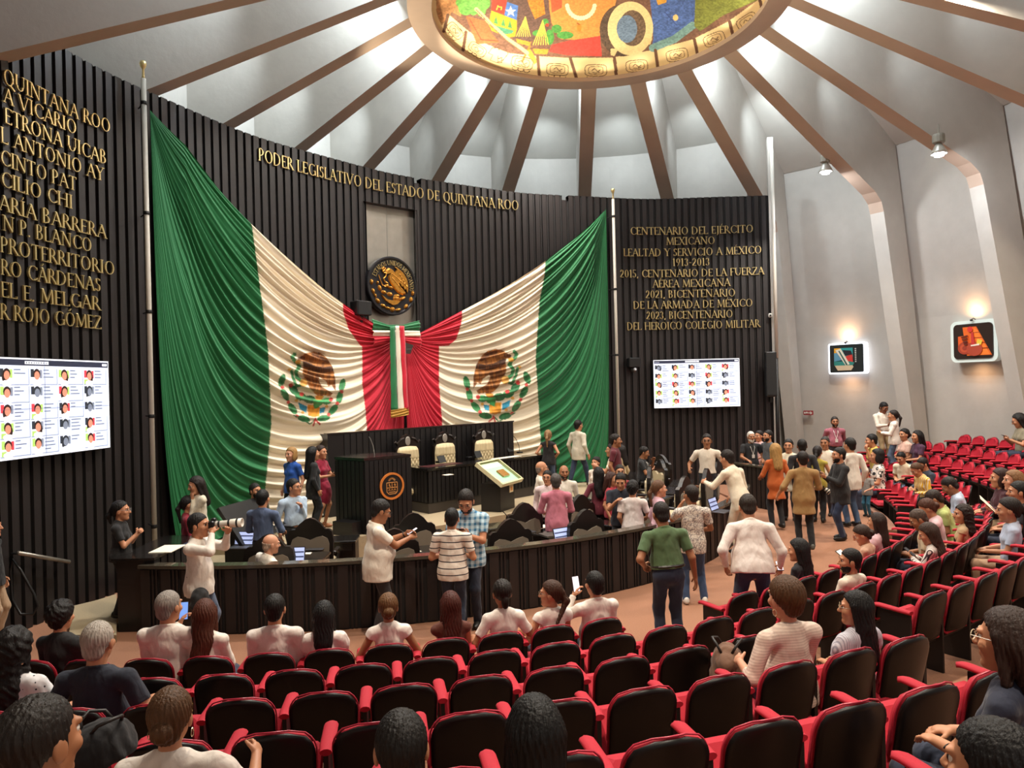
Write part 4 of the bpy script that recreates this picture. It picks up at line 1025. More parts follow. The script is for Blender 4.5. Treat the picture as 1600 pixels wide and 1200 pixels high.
def ringm(mb, r0, r1, d, n=40): mb.grid([[sealp(r_ * math.cos(2 * PI * k / n), r_ * math.sin(2 * PI * k / n), dd) for r_, dd in ((r0, 0), (r0, d), (r1, d), (r1, 0))] for k in range(n + 1)])
m = MB(); ringm(m, .225, .265, .03); m.build('seal_ring', mat('seal_orange', '#d27a35', .4), o)
m = MB(); m.add([sealp(.226 * math.cos(2 * PI * k / 32), .226 * math.sin(2 * PI * k / 32), .012) for k in range(32)], [tuple(range(32))]); m.build('seal_disc', mat('seal_dark', '#1d1414', .5), o)
m = MB()
def sbar(x0, y0, x1, y1, w_=.008): 
    a, b = Vector(sealp(x0, y0, .018)), Vector(sealp(x1, y1, .018)); m.tube([a, b], w_, 6)
for a, b in [((-.115, .07), (.115, .07)), ((-.115, -.03), (.115, -.03)), ((0, .07), (0, -.03)), ((-.115, .07), (-.115, -.11)), ((.115, .07), (.115, -.11)), ((-.115, -.11), (-.07, -.155)), ((.115, -.11), (.07, -.155)), ((-.07, -.155), (.07, -.155)), ((-.07, -.12), (.07, -.12))]: sbar(*a, *b)
for x in (-.06, 0, .06): sbar(x - .018, -.09, x, -.05, .006); sbar(x, -.05, x + .018, -.09, .006)
sbar(-.06, .05, -.06, -.0, .012); sbar(-.06, .0, -.03, .0, .008); sbar(.045, .03, .075, .01, .012); sbar(.06, .05, .06, -.01, .01)
for k in range(9): a = R(20 + 140 * k / 8); sbar(.05 * math.cos(a), .085 + .05 * math.sin(a), .085 * math.cos(a), .085 + .085 * math.sin(a), .006)
m.build('seal_shield', mat('seal_shield', '#c98a4a', .4), o)
# lit display case with the open book
p = at_z(800, 797, .5); o = empty('display_case', (.62, -1.38, .5), R(20), 'slanted display case with a lit green interior holding a golden book', 'display case')
m = MB(); m.prism([(-.33, -.22), (.33, -.22), (.38, .25), (-.38, .25)], 0, .62); m.build('case_stand', m_desk, o)
TL = lambda x, y, d=0: (x, y * .82 - d * .57, .80 + y * .57 + d * .82)
m = MB()
V = [TL(x, y, d) for d in (0, .09) for x, y in ((-.50, -.40), (.50, -.40), (.50, .40), (-.50, .40))]
m.add(V, [(3, 2, 1, 0), (0, 1, 5, 4), (1, 2, 6, 5), (2, 3, 7, 6), (3, 0, 4, 7)])
for a, b in (((-.50, -.40), (.50, -.36)), ((-.50, .36), (.50, .40)), ((-.50, -.40), (-.46, .40)), ((.46, -.40), (.50, .40))): 
    m.add([TL(x, y, .095) for x, y in ((a[0], a[1]), (b[0], a[1]), (b[0], b[1]), (a[0], b[1]))], [(0, 1, 2, 3)])
m.build('case_box', mat('case_frame', '#d8cfa8', .4), o)
m = MB(); m.add([TL(x, y, .03) for x, y in ((-.46, -.36), (.46, -.36), (.46, .36), (-.46, .36))], [(0, 1, 2, 3)]); m.build('case_lining', mat('case_green', '#9fd8ab', .6, emit=.3), o)
m = MB(); m.add([TL(x, y, .031) for x, y in ((-.46, .20), (.46, .20), (.46, .36), (-.46, .36))], [(0, 1, 2, 3)]); m.build('case_back', mat('case_white', '#dcefd8', .6, emit=.35), o)
m = MB(); m.add([TL(x, y, .034) for x, y in ((-.44, -.28), (-.34, -.28), (-.34, -.16), (-.44, -.16))], [(0, 1, 2, 3)]); m.build('case_label', mat('case_red', '#b5483a', .6), o)
m = MB(); m.box((.16, -.232, .48), (.17, .015, .20)); m.build('case_notice', mat('notice', '#d8c59f', .6), o)
m = MB(); m.box((.16, -.243, .46), (.08, .008, .08)); m.build('notice_seal', mat('notice_orange', '#c9843f', .6), o)
bo = empty('book', Vector((.62, -1.38, .5)) + Matrix.Rotation(R(20), 3, 'Z') @ Vector(TL(.08, -.05, .035)), R(20), 'old golden-brown book lying inside the lit display case', 'book'); bo.rotation_euler = (R(35), 0, R(20))
m = MB(); m.bbox((0, 0, .02), (.30, .22, .045), .01); m.build('book_cover', mat('book_gold', '#9a6b2c', .5, noise=.25, nscale=30), bo); m = MB(); m.box((.006, -.004, .02), (.29, .215, .03)); m.build('book_pages', mat('book_pages', '#d8c594', .8), bo)

# ================================================================== curved barrier round the floor
def arc_wall(name, r0, r1, a0, a1, z0, z1, label, pitch_=.30, cap=True):
    o = empty(name, (SEATC[0] + r1 * math.cos((a0 + a1) / 2), SEATC[1] + r1 * math.sin((a0 + a1) / 2), 0), 0, label, 'barrier'); L = Vector(o.location)
    P = lambda r_, a, z: Vector((SEATC[0] + r_ * math.cos(a), SEATC[1] + r_ * math.sin(a), z)) - L
    n = int(abs(a1 - a0) * r1 / pitch_); m = MB(); s_ = MB()
    for i in range(n):
        b0 = a0 + (a1 - a0) * i / n; b1 = a0 + (a1 - a0) * (i + 1) / n
        V = [P(r_, b, z) for b in (b0, b1) for r_, z in ((r0, z0), (r1, z0), (r1, z1), (r0, z1))]
        m.add(V, [(0, 1, 2, 3), (7, 6, 5, 4)] if i in (0, n - 1) else []); m.add(V, [(0, 1, 5, 4), (1, 2, 6, 5), (2, 3, 7, 6), (3, 0, 4, 7)])
        for f0, f1 in ((.06, .52), (.62, .70), (.80, .88)):
            c0, c1 = b0 + (b1 - b0) * f0, b0 + (b1 - b0) * f1
            V = [P(r_, b, z) for z in (z0 + .02, z1 - .02) for r_, b in ((r1, c0), (r1, c1), (r1 + .02, c1), (r1 + .02, c0))]
            s_.add(V, [(4, 5, 6, 7), (0, 1, 5, 4), (1, 2, 6, 5), (2, 3, 7, 6), (3, 0, 4, 7)])
    m.build('barrier_core', m_groove, o); s_.build('barrier_slats', m_wood, o)
    c = MB(); k = n * 2; rows = []
    for i in range(k + 1):
        b = a0 + (a1 - a0) * i / k; rows.append([P(r_, b, z) for r_, z in ((r0 - .05, z1), (r1 + .05, z1), (r1 + .05, z1 + .045), (r0 - .05, z1 + .045), (r0 - .05, z1))])
    c.grid(rows); c.add([tuple(p) for p in rows[0][:4]] + [tuple(p) for p in rows[-1][:4]], [(0, 1, 2, 3), (7, 6, 5, 4)])
    c.build('barrier_cap', mat('cap_wood', '#4a443a', .16, coat=.6), o)
    return o
arc_wall('curved_barrier', 9.20, 9.30, R(-142), R(-59.5), 0, .90, 'long curved dark slatted barrier between the deputies and the audience')
# short slatted barrier at the far right
p, q = at_z(1146, 722, 1.22), at_z(1206, 730, 1.22)
o = empty('side_barrier', ((p[0] + q[0]) / 2, (p[1] + q[1]) / 2, 0), math.atan2(q[1] - p[1], q[0] - p[0]), 'short dark slatted barrier at the far right, leaned on by three people', 'barrier'); W_ = math.hypot(q[0] - p[0], q[1] - p[1])
m = MB(); m.box((0, 0, .59), (W_, .08, 1.18)); m.build('barrier_core', m_groove, o); m = MB(); slatted(m, (-W_ / 2, -.04), (W_ / 2, -.04), .02, 1.18, .14); m.build('barrier_slats', m_wood, o); m = MB(); m.box((0, 0, 1.2), (W_ + .06, .18, .04)); m.build('barrier_cap', mat('cap_wood', '#4a443a', .16, coat=.6), o)
# clerk's desk closing the left end
o = empty('clerk_desk', (-6.75, -2.35, 0), R(48), 'dark side desk with papers at the left end of the curved barrier', 'desk')
m = MB(); m.box((0, .15, .5), (1.5, .5, 1.0)); m.build('desk_body', m_desk, o); m = MB(); slatted(m, (-.75, -.1), (.75, -.1), .02, .98, .2); m.build('desk_slats', m_slat, o); m = MB(); m.box((.0, .15, 1.015), (1.6, .6, .03)); m.build('desk_top', m_dtop, o)

# ---- deputies' desks and chairs in two rings
m_chw = mat('chair_wood', '#18120f', .35); m_chf = mat('chair_taupe', '#7b6f61', .75, bump=.05, bscale=120); m_chc = mat('chair_cream', '#c9b996', .6)
def polar(r_, a): return (SEATC[0] + r_ * math.cos(R(a)), SEATC[1] + r_ * math.sin(R(a)))
def deputy_chair():
    o = empty('deputy_chair', (0, 0, 0)); mb = MB()
    prof = [(-.35, .36), (-.37, .88), (-.35, 1.0), (-.30, 1.04), (-.24, 1.04), (-.17, 1.13), (-.08, 1.20), (0, 1.225), (.08, 1.20), (.17, 1.13), (.24, 1.04), (.30, 1.04), (.35, 1.0), (.37, .88), (.35, .36)]
    plate(mb, prof, -.04, .04); mb.build('carved_back', m_chw, o)
    mb = MB(); pn = [(-.29, .44), (-.31, .80), (-.28, .89), (-.2, .93), (-.1, .91), (0, .87), (.1, .91), (.2, .93), (.28, .89), (.31, .80), (.29, .44)]
    plate(mb, pn, -.06, -.03); mb.build('back_panel', m_chf, o)
    mb = MB(); plate(mb, [(x * .98, z) for x, z in pn], .04, .09); mb.build('front_cushion', m_chc, o)
    mb = MB(); mb.bbox((0, .26, .44), (.62, .46, .12), .03); mb.build('seat', m_chc, o)
    for s in (-1, 1):
        mb = MB(); mb.bbox((s * .36, .22, .64), (.07, .38, .05), .015); mb.tube([(s * .36, .38, .62), (s * .36, .42, .55), (s * .34, .38, .42)], .025, 8); mb.build('armrest', m_chw, o)
    mb = MB(); mb.tube([(0, .25, .08), (0, .25, .42)], .04, 10)
    for k in range(5): a = 2 * PI * k / 5; mb.tube([(0, .25, .10), (.3 * math.cos(a), .25 + .3 * math.sin(a), .05)], .025, 8)
    mb.build('swivel_base', m_black, o)
    return o
def deputy_desk():
    o = empty('deputy_desk', (0, 0, 0)); mb = MB(); mb.box((-.48, .05, .34), (.04, .36, .68)); mb.box((.48, .05, .34), (.04, .36, .68)); mb.box((0, .21, .38), (.96, .03, .60)); mb.build('desk_frame', m_desk, o)
    mb = MB(); mb.bbox((0, 0, .70), (1.05, .5, .045), .01); mb.build('desk_top', m_dtop, o)
    mb = MB(); mb.box((0, -.15, .60), (.9, .04, .12)); mb.build('drawer', m_desk, o)
    mb = MB(); mb.tube([(-.08, -.17, .60), (-.06, -.20, .60), (.06, -.20, .60), (.08, -.17, .60)], .008, 6); mb.build('drawer_handle', m_steel, o)
    return o
dc, dd_ = deputy_chair(), deputy_desk()
OUTER = [-132, -120, -108, -98.5, -88, -79, -70, -61.5]; INNER = [-130, -117, -101.3, -91, -80, -69, -58, -49]
first = True
ordn = lambda i: ORD[i]
for ring, (lst, rc, rd_) in enumerate(((OUTER, 8.62, 7.86), (INNER, 7.36, 6.60))):
    nm_ = ('outer', 'inner')[ring]
    for i, a in enumerate(lst):
        c = dc if first else copy_tree(dc); d = dd_ if first else copy_tree(dd_); first = False
        x, y = polar(rc, a); zf = .25 if a > -84 else 0; c.location = (x, y, zf); c.rotation_euler = (0, 0, R(a + 90))
        if ring == 1 and i >= 5: c.rotation_euler = (0, 0, R(a + 90 + 12 * (i - 4)))
        tag(c, 'dark scalloped-back armchair, %s from the left in the %s ring of desks' % (ordn(i), nm_), 'chair', 'deputies chairs')
        x, y = polar(rd_, a + .9); d.location = (x, y, zf); d.rotation_euler = (0, 0, R(a + 90.9))
        tag(d, 'dark deputy desk, %s from the left in the %s ring' % (ordn(i), nm_), 'desk', 'deputies desks')
# things on the desks
m_lap = mat('laptop_grey', '#3a3a3e', .4); m_lscr = mat('laptop_screen', '#aebbe6', .4, emit=.75); m_lbar = mat('laptop_bar', '#4a5578', .4, emit=.2)
def laptop():
    o = empty('laptop', (0, 0, 0)); mb = MB(); mb.bbox((0, 0, .01), (.34, .24, .018), .006); mb.build('keyboard_base', m_lap, o)
    T = lambda x, z, d: (x, .12 + z * .30 + d * .95, .02 + z * .95 - d * .3)
    mb = MB(); mb.add([T(x, z, d) for d in (0, .012) for x, z in ((-.17, 0), (.17, 0), (.17, .23), (-.17, .23))], [(0, 1, 2, 3), (7, 6, 5, 4), (0, 1, 5, 4), (1, 2, 6, 5), (2, 3, 7, 6), (3, 0, 4, 7)]); l = mb.build('lid', m_lap, o)
    mb = MB(); mb.add([T(x, z, -.002) for x, z in ((-.155, .015), (.155, .015), (.155, .215), (-.155, .215))], [(0, 1, 2, 3)]); mb.cur = 1
    for z in (.07, .14): mb.add([T(x, zz_, -.004) for x, zz_ in ((-.15, z), (.15, z), (.15, z + .022), (-.15, z + .022))], [(0, 1, 2, 3)])
    mb.build('display', [m_lscr, m_lbar], l)
    return o
lp = laptop()
LAPS = [(375, 856, 'on the leftmost inner desk behind the photographer', -139), (455, 884, 'in front of the bald man in white', -130), (490, 858, 'on the inner desk left of the lectern', -129), (820, 832, 'on the inner desk under the display case', -101), (888, 850, 'beside a mug on the outer desk near the pink-shirted man', -99), (910, 808, 'beside white papers on the inner desk at the centre', -90), (1128, 800, 'on the outer desk behind the man in the patterned shirt', -80)]
for i, (px, py, lb, a) in enumerate(LAPS):
    c = lp if i == 0 else copy_tree(lp); c.location = at_z(px, py, .974 if px > 1000 else .724); c.rotation_euler = (0, 0, R(a + 90))
    tag(c, 'open laptop with lit screen ' + lb, 'laptop', 'laptops on the desks')
m_paper = mat('paper', '#efe6d2', .8)
def sheet(px, py, z, w_, h, rz, label, th=.006):
    mb = MB(); mb.box((0, 0, th / 2), (w_, h, th)); o = mb.build('paper_sheet', m_paper); o.location = at_z(px, py, z); o.rotation_euler = (0, 0, R(rz)); tag(o, label, 'paper', 'papers on the desks')
sheet(478, 865, .724, .16, .11, -40, 'small white note beside the laptop of the bald man'); sheet(842, 824, .724, .42, .28, -10, 'white papers beside the laptop under the display case'); sheet(922, 806, .724, .40, .26, 5, 'white papers on the central inner desk')
sheet(262, 858, 1.03, .5, .32, 48, 'loose white papers on the side desk behind the photographer', .01); sheet(700, 742, 1.5, .0001 + .2, .15, 5, 'small white paper on the presiding desk before the middle chair'); sheet(790, 715, 1.5, .95, .22, 4, 'long white papers at the right part of the presiding desk')
sheet(873, 828, .755, .13, .10, -20, 'white card lying on the grey folder'); sheet(640, 862, .724, .24, .3, 10, 'white papers on the desk beside the man in the white guayabera')
mb = MB(); mb.box((0, 0, .015), (.5, .32, .03)); o = mb.build('folder', mat('folder_grey', '#4a4440', .6)); o.location = at_z(868, 836, .724); o.rotation_euler = (0, 0, R(-15)); tag(o, 'closed grey folder on the outer desk under the white card', 'folder')
def cup(px, py, z, r_, h, c, label, cat='mug'):
    o = empty('mug' if cat == 'mug' else 'glass', at_z(px, py, z), 0, label, cat); mb = MB(); mb.lathe([(r_ * .8, 0), (r_, .01), (r_, h), (r_ * .88, h), (r_ * .8, .02)], (0, 0, 0), 16); mb.build('cup_body', mat('cup_' + c.strip('#'), c, .3), o, smooth=True)
    if cat == 'mug': mb = MB(); mb.tube([(r_, 0, h * .8), (r_ + .03, 0, h * .7), (r_ + .03, 0, h * .35), (r_, 0, h * .25)], .007, 6); mb.build('handle', mat('cup_' + c.strip('#'), c, .3), o)
cup(897, 838, .724, .045, .10, '#b9c4e0', 'pale mug beside the laptop on the outer desk'); cup(836, 818, .724, .05, .20, '#c9ad72', 'tall amber tumbler on the inner desk below the display case', 'glass'); cup(1044, 714, 1.0, .05, .26, '#c9ac5e', 'tall amber glass on the dark desk in front of the man with crossed arms', 'glass')
def mic(px, py, z, label):
    o = empty('desk_microphone', at_z(px, py, z), 0, label, 'microphone', 'gooseneck microphones'); mb = MB(); mb.bbox((0, 0, .02), (.14, .12, .04), .01); mb.build('mic_base', m_black, o)
    mb = MB(); mb.tube([(0, 0, .03), (-.02, 0, .2), (-.12, .0, .38), (-.2, 0, .46)], .008, 6); mb.build('gooseneck', m_black, o)
mic(733, 716, 1.5, 'gooseneck microphone on the presiding desk between the middle and right chairs'); mic(812, 708, 1.5, 'gooseneck microphone at the right end of the presiding desk'); mic(800, 838, .724, 'gooseneck microphone on the inner desk left of the laptop under the display case')
def tabl(px, py, label):
    o = empty('tablet', at_z(px, py, 1.5), R(10), label, 'tablet', 'tablets on the presiding desk'); mb = MB(); mb.box((0, 0, .10), (.24, .02, .17), 0, R(-25)); mb.build('tablet_body', m_black, o); mb = MB(); mb.box((0, .08, .03), (.12, .12, .05)); mb.build('tablet_stand', m_black, o)
tabl(690, 724, 'black tablet on a stand before the middle cream chair'); tabl(747, 716, 'black tablet on a stand left of the right cream chair'); tabl(797, 707, 'black tablet on a stand at the right of the presiding desk')
mb = MB(); mb.box((0, 0, .004), (1.05, .36, .008)); o = mb.build('desk_mat', mat('mat_maroon', '#3f1518', .4)); o.location = (-.15, -.24, 1.5); o.rotation_euler = (0, 0, R(3)); tag(o, 'maroon leather mat on the left end of the presiding desk', 'mat')
# green covered monitor behind the photographer
o = empty('tilted_monitor', (-5.15, -1.35, .6), R(35), 'large dark tilted screen standing behind the photographer', 'monitor'); mb = MB(); mb.box((0, 0, .45), (1.1, .06, .75), 0, R(-35)); mb.build('monitor_panel', m_black, o); mb = MB(); mb.box((0, .1, -.15), (.5, .4, .9)); mb.build('monitor_stand', m_desk, o)

# vent, small lamp and conduits among the beams
o = empty('ceiling_vent', opt(5.6, 18, slab_z(5.6) - .06), R(18 + 90), 'small slatted vent in the ceiling near the oculus', 'vent'); m = MB(); m.box((0, 0, 0), (.55, .4, .05)); m.build('vent_frame', m_slab, o)
m = MB()
for k in range(6): m.box((-.22 + k * .088, 0, -.03), (.03, .36, .02))
m.build('vent_slat', mat('vent_grey', '#55534f', .6), o)
o = empty('ceiling_lamp', opt(5.2, 11.5, slab_z(5.2) - .75), 0, 'small bare lamp glowing between two beams beside the vent', 'lamp'); m = MB(); m.tube([(0, 0, .1), (0, 0, .75)], .012, 6); m.build('lamp_stem', m_steel, o); m = MB(); m.lathe([(0, -.07), (.05, -.05), (.06, 0), (.03, .07), (.02, .1)], (0, 0, 0), 12); m.build('lamp_bulb', mat('bulb_glow', '#f4f8ff', .4, emit=14), o, smooth=True)
o = empty('conduit_pipe', at_depth(752, 300, 25.5), 0, 'pair of thin pipes rising behind the dark wall to the ceiling', 'pipe')
for k, x in enumerate((-.12, .0, .14)): m = MB(); m.tube([(x, -x * .9, -1.5), (x, -x * .9, 1.15)], .035, 8); m.build('pipe_run', m_white, o, smooth=True)
m = MB(); m.box((.0, 0, 1.15), (.5, .1, .06), R(-40)); m.build('pipe_clamp', m_black, o)
# ================================================================== theatre seats
m_shell = mat('seat_shell', '#0b0808', .42, noise=.15, nscale=6, spec=.35); m_redf = mat('seat_red', '#ad1029', .8, noise=.06, nscale=90, bump=.08, bscale=250); m_rim = mat('seat_rim', '#b32a40', .3)
m_side = mat('seat_side', '#120e0d', .5)
def back_profile(v):
    """half width, z and recline of the backrest at v in 0..1"""
    z = .40 + .47 * v; y = .03 - .10 * v
    return .236 - .02 * (1 - v), z, y
def seat_surface(mb, off, grow, v0, flip, nu=14, nv=12):
    P = []
    for i in range(nv + 1):
        v = v0 + (1 - v0) * i / nv; hw, z, y = back_profile(v); hw += grow
        rr = .15; zt = .87 + grow
        zz = .40 + (zt - .40) * v
        if zz > zt - rr: q = (zz - (zt - rr)) / rr; hw = hw - rr * (1 - math.sqrt(max(0, 1 - q * q)))
        row = []
        for j in range(nu + 1):
            u = j / nu * 2 - 1; x = u * hw
            row.append((x, y + off + .05 * (u * u) * (1 if hw > .1 else .6), zz + .012 * (1 - u * u) * (v ** 4)))
        P.append(row)
    mb.grid(P, flip); return P
def closed_pad(name, mats, o, off0, off1, grow, v0, smooth=True):
    mb = MB(); A = seat_surface(mb, off0, grow, v0, False); B = seat_surface(mb, off1, grow - .012, v0, True)
    nu, nv = len(A[0]) - 1, len(A) - 1; n = (nu + 1) * (nv + 1)
    ring = [i * (nu + 1) for i in range(nv + 1)] + [nv * (nu + 1) + j for j in range(1, nu + 1)] + [i * (nu + 1) + nu for i in range(nv - 1, -1, -1)] + [j for j in range(nu - 1, 0, -1)]
    for a, b in zip(ring, ring[1:] + ring[:1]): mb.f.append([a, b, n + b, n + a]); mb.m.append(0); mb.sm.append(False)
    return mb.build(name, mats, o, smooth=smooth)
def theatre_seat(folded):
    o = empty('theatre_seat', (0, 0, 0))
    closed_pad('back_shell', m_shell, o, -.018, .006, .0, 0)
    closed_pad('back_cushion', m_redf, o, .010, .055, -.006, .08)
    # bright rim between shell and cushion
    mb = MB(); S_f = seat_surface(MB(), .008, .002, .3, False)
    pts = [r_[0] for r_ in S_f] + S_f[-1][1:-1] + [r_[-1] for r_ in S_f[::-1]]
    mb.tube(pts, .0055, 6); mb.build('rim', m_rim, o, smooth=True)
    mb = MB()
    if folded: mb.bbox((0, .20, .50), (.47, .38, .10), .045, rx=R(42))
    else: mb.bbox((0, .25, .42), (.48, .46, .10), .045)
    mb.build('seat_cushion', m_redf, o, smooth=False)
    mb = MB()
    if folded: mb.bbox((0, .235, .445), (.45, .36, .03), .012, rx=R(42))
    else: mb.bbox((0, .25, .36), (.46, .43, .03), .012)
    mb.build('seat_pan', m_shell, o)
    def arm(s):
        mb = MB(); n = 14; P = []
        for i in range(n + 1):
            t = i / n; y = .055 + .39 * t; w_ = .044 * (math.sqrt(max(.02, 1 - ((t - .86) / .14) ** 2)) if t > .86 else 1) * (.8 + .2 * min(1, t * 4)); z = .690 + .012 * t - .02 * max(0, (t - .8) / .2) ** 2
            P.append([(s * .275 + w_ * math.cos(a), y, z + .02 * math.sin(a)) for a in np.linspace(0, 2 * PI, 11)])
        mb.grid(P); mb.add(P[0][:-1], [tuple(range(10))]); mb.add(P[-1][:-1], [tuple(range(10))[::-1]])
        mb.build('armrest', m_redf, o, smooth=True)
        mb = MB(); mb.prism([(s * .275 - .014, .06), (s * .275 + .014, .06), (s * .275 + .014, .36), (s * .275 - .014, .36)], .0, .672); mb.build('side_panel', m_side, o)
    arm(1)
    return o, arm
seat_up, arm_fn = theatre_seat(True)
seat_dn, _ = theatre_seat(False)
def with_left_arm(src):
    c = copy_tree(src)
    for ch in list(c.children):
        if ch.name.startswith(('armrest', 'side_panel')):
            d = ch.copy(); COL.objects.link(d); d.parent = c; d.location.x = -.55
    return c
seat_up2, seat_dn2 = with_left_arm(seat_up), with_left_arm(seat_dn)
PROTO = [seat_up, seat_dn, seat_up2, seat_dn2]; used_proto = set()
def row_R(k): return ROW0 + DROW * (k - 1)
def row_z(k): return RISE * (k - 1)
def th_of(px, py, k):
    p = at_z(px, py, row_z(k) + .87); return math.degrees(math.atan2(p[1] - SEATC[1], p[0] - SEATC[0]))
def span(k, anchor, lo, hi):
    d = math.degrees(.55 / row_R(k)); a = anchor
    while a - d >= lo: a -= d
    out = []
    while a <= hi: out.append(a); a += d
    return out
ROWS = {}
ROWS[1] = [span(1, th_of(942, 966, 1), -137, -109.5), span(1, th_of(1168, 926, 1), -104, -69.5), span(1, -55., -64.3, -39)]
ROWS[2] = [span(2, th_of(1117, 964, 2), -137, -69.5), span(2, -55., -63.5, -35)]
ROWS[3] = [span(3, th_of(1073, 1010, 3), -134.5, -107), span(3, th_of(1478, 928, 3), -100.5, -69.5), span(3, -55., -63.5, -33)]
ROWS[4] = [span(4, th_of(1438, 1000, 4), -131, -105.5), span(4, -55., -61.5, -35)]
ROWS[5] = [span(5, th_of(1227, 1143, 5), -124.5, -107.5), span(5, -55., -54, -35.8)]
ROWS[6] = [span(6, -114.8, -116.5, -113)]
SEATS = {}   # (row, block, index) -> theta
for k, bl in ROWS.items():
    for b, l in enumerate(bl):
        for i, a in enumerate(l): SEATS[(k, b, i)] = a
OCC = set()
def nearest_seat(k, th):
    return min((s for s in SEATS if s[0] == k), key=lambda s: abs(SEATS[s] - th))
# ================================================================== people: one smooth body grown from distance fields
f32 = np.float32
class Fld:
    def __init__(s, lo, hi, h):
        s.lo = np.array(lo, float); s.h = h; n = np.maximum(4, np.ceil((np.array(hi) - s.lo) / h).astype(int) + 1); s.n = n
        s.ax = [(s.lo[i] + np.arange(n[i]) * h).astype(f32) for i in range(3)]
        s.F = np.full(n, .5, f32)
    def reg(s, lo, hi):
        a = np.clip(np.floor((np.array(lo) - s.lo) / s.h).astype(int), 0, s.n - 1); b = np.clip(np.ceil((np.array(hi) - s.lo) / s.h).astype(int) + 1, 1, s.n)
        return tuple(slice(int(x), int(max(y, x + 1))) for x, y in zip(a, b))
    def pts(s, r):
        return s.ax[0][r[0]][:, None, None], s.ax[1][r[1]][None, :, None], s.ax[2][r[2]][None, None, :]
    def put(s, r, d, k, sub=False):
        a = s.F[r]
        if sub:
            d = -d; h = np.clip(.5 - .5 * (d - a) / k, 0, 1) if k else (d > a)
            s.F[r] = (np.maximum(a, d) if not k else (a * (1 - 0) + 0) * 0 + np.maximum(a, d) + k * .25 * np.maximum(0, 1 - np.abs(a - d) / k) ** 2)
        else:
            s.F[r] = np.minimum(a, d) - (k * .25 * np.maximum(0, 1 - np.abs(a - d) / k) ** 2 if k else 0)
    def cone(s, a, b, r1, r2, k=.02, cut=False, cut0=False, sub=False):
        a = np.asarray(a, float); b = np.asarray(b, float); m = max(r1, r2) + k + .03
        r = s.reg(np.minimum(a, b) - m, np.maximum(a, b) + m); X, Y, Z = s.pts(r); ab = b - a; L2 = max(ab @ ab, 1e-9)
        t = ((X - a[0]) * ab[0] + (Y - a[1]) * ab[1] + (Z - a[2]) * ab[2]) / L2; tc = np.clip(t, 0, 1)
        d = np.sqrt((X - a[0] - tc * ab[0]) ** 2 + (Y - a[1] - tc * ab[1]) ** 2 + (Z - a[2] - tc * ab[2]) ** 2) - (r1 + (r2 - r1) * tc)
        L = math.sqrt(L2)
        if cut: d = np.maximum(d, (t - 1) * L)
        if cut0: d = np.maximum(d, -t * L)
        s.put(r, d.astype(f32), k, sub)
    def ell(s, c, rad, Rm=None, k=.02, sub=False):
        c = np.asarray(c, float); rad = np.asarray(rad, float); m = rad.max() + k + .03
        r = s.reg(c - m, c + m); X, Y, Z = s.pts(r); X = X - c[0]; Y = Y - c[1]; Z = Z - c[2]
        if Rm is not None:
            X, Y, Z = (Rm[0, 0] * X + Rm[1, 0] * Y + Rm[2, 0] * Z, Rm[0, 1] * X + Rm[1, 1] * Y + Rm[2, 1] * Z, Rm[0, 2] * X + Rm[1, 2] * Y + Rm[2, 2] * Z)
        k0 = np.sqrt((X / rad[0]) ** 2 + (Y / rad[1]) ** 2 + (Z / rad[2]) ** 2); k1 = np.sqrt((X / rad[0] ** 2) ** 2 + (Y / rad[1] ** 2) ** 2 + (Z / rad[2] ** 2) ** 2)
        d = k0 * (k0 - 1) / np.maximum(k1, 1e-6)
        s.put(r, d.astype(f32), k, sub)
    def plane(s, p, n):
        """keep the side the normal points away from"""
        X, Y, Z = s.pts((slice(None),) * 3); s.F = np.maximum(s.F, ((X - p[0]) * n[0] + (Y - p[1]) * n[1] + (Z - p[2]) * n[2]).astype(f32))
    def wrinkle(s, amp, sd=0., sc=1.):
        X, Y, Z = s.pts((slice(None),) * 3); X, Y, Z = X * sc, Y * sc, Z * sc
        s.F = s.F + (amp * (np.sin(17 * X + 2.6 * np.sin(9 * Z + sd) + 5 * Y) * np.sin(13 * Z + 2.9 * np.sin(11 * X - sd) + 9 * Y + sd) + .28 * np.sin(47 * Z + 30 * X * np.sign(X) + 2 * np.sin(22 * Y + sd)))).astype(f32)
    def mesh(s):
        F = s.F; F[0] = F[-1] = .5; F[:, 0] = F[:, -1] = .5; F[:, :, 0] = F[:, :, -1] = .5
        I = F < 0; nx, ny, nz = F.shape
        c = [I[i:nx - 1 + i, j:ny - 1 + j, k:nz - 1 + k] for i in (0, 1) for j in (0, 1) for k in (0, 1)]
        anyc = c[0].copy(); allc = c[0].copy()
        for q in c[1:]: anyc |= q; allc &= q
        act = anyc & ~allc; idx = np.argwhere(act)
        if len(idx) == 0: return np.zeros((0, 3)), np.zeros((0, 4), int)
        vid = np.full(act.shape, -1, np.int32); vid[act] = np.arange(len(idx))
        S = np.zeros((len(idx), 3)); N = np.zeros(len(idx)); off = [(i, j, k) for i in (0, 1) for j in (0, 1) for k in (0, 1)]
        for a in off:
            for d in range(3):
                if a[d]: continue
                b = list(a); b[d] = 1
                fa = F[idx[:, 0] + a[0], idx[:, 1] + a[1], idx[:, 2] + a[2]]; fb = F[idx[:, 0] + b[0], idx[:, 1] + b[1], idx[:, 2] + b[2]]
                m = (fa < 0) != (fb < 0); t = np.where(m, fa / np.where(m, fa - fb, 1), 0)
                P = np.zeros((len(idx), 3)); P[:] = a; P[:, d] += t; S += P * m[:, None]; N += m
        V = s.lo + (idx + S / N[:, None]) * s.h
        Q = []
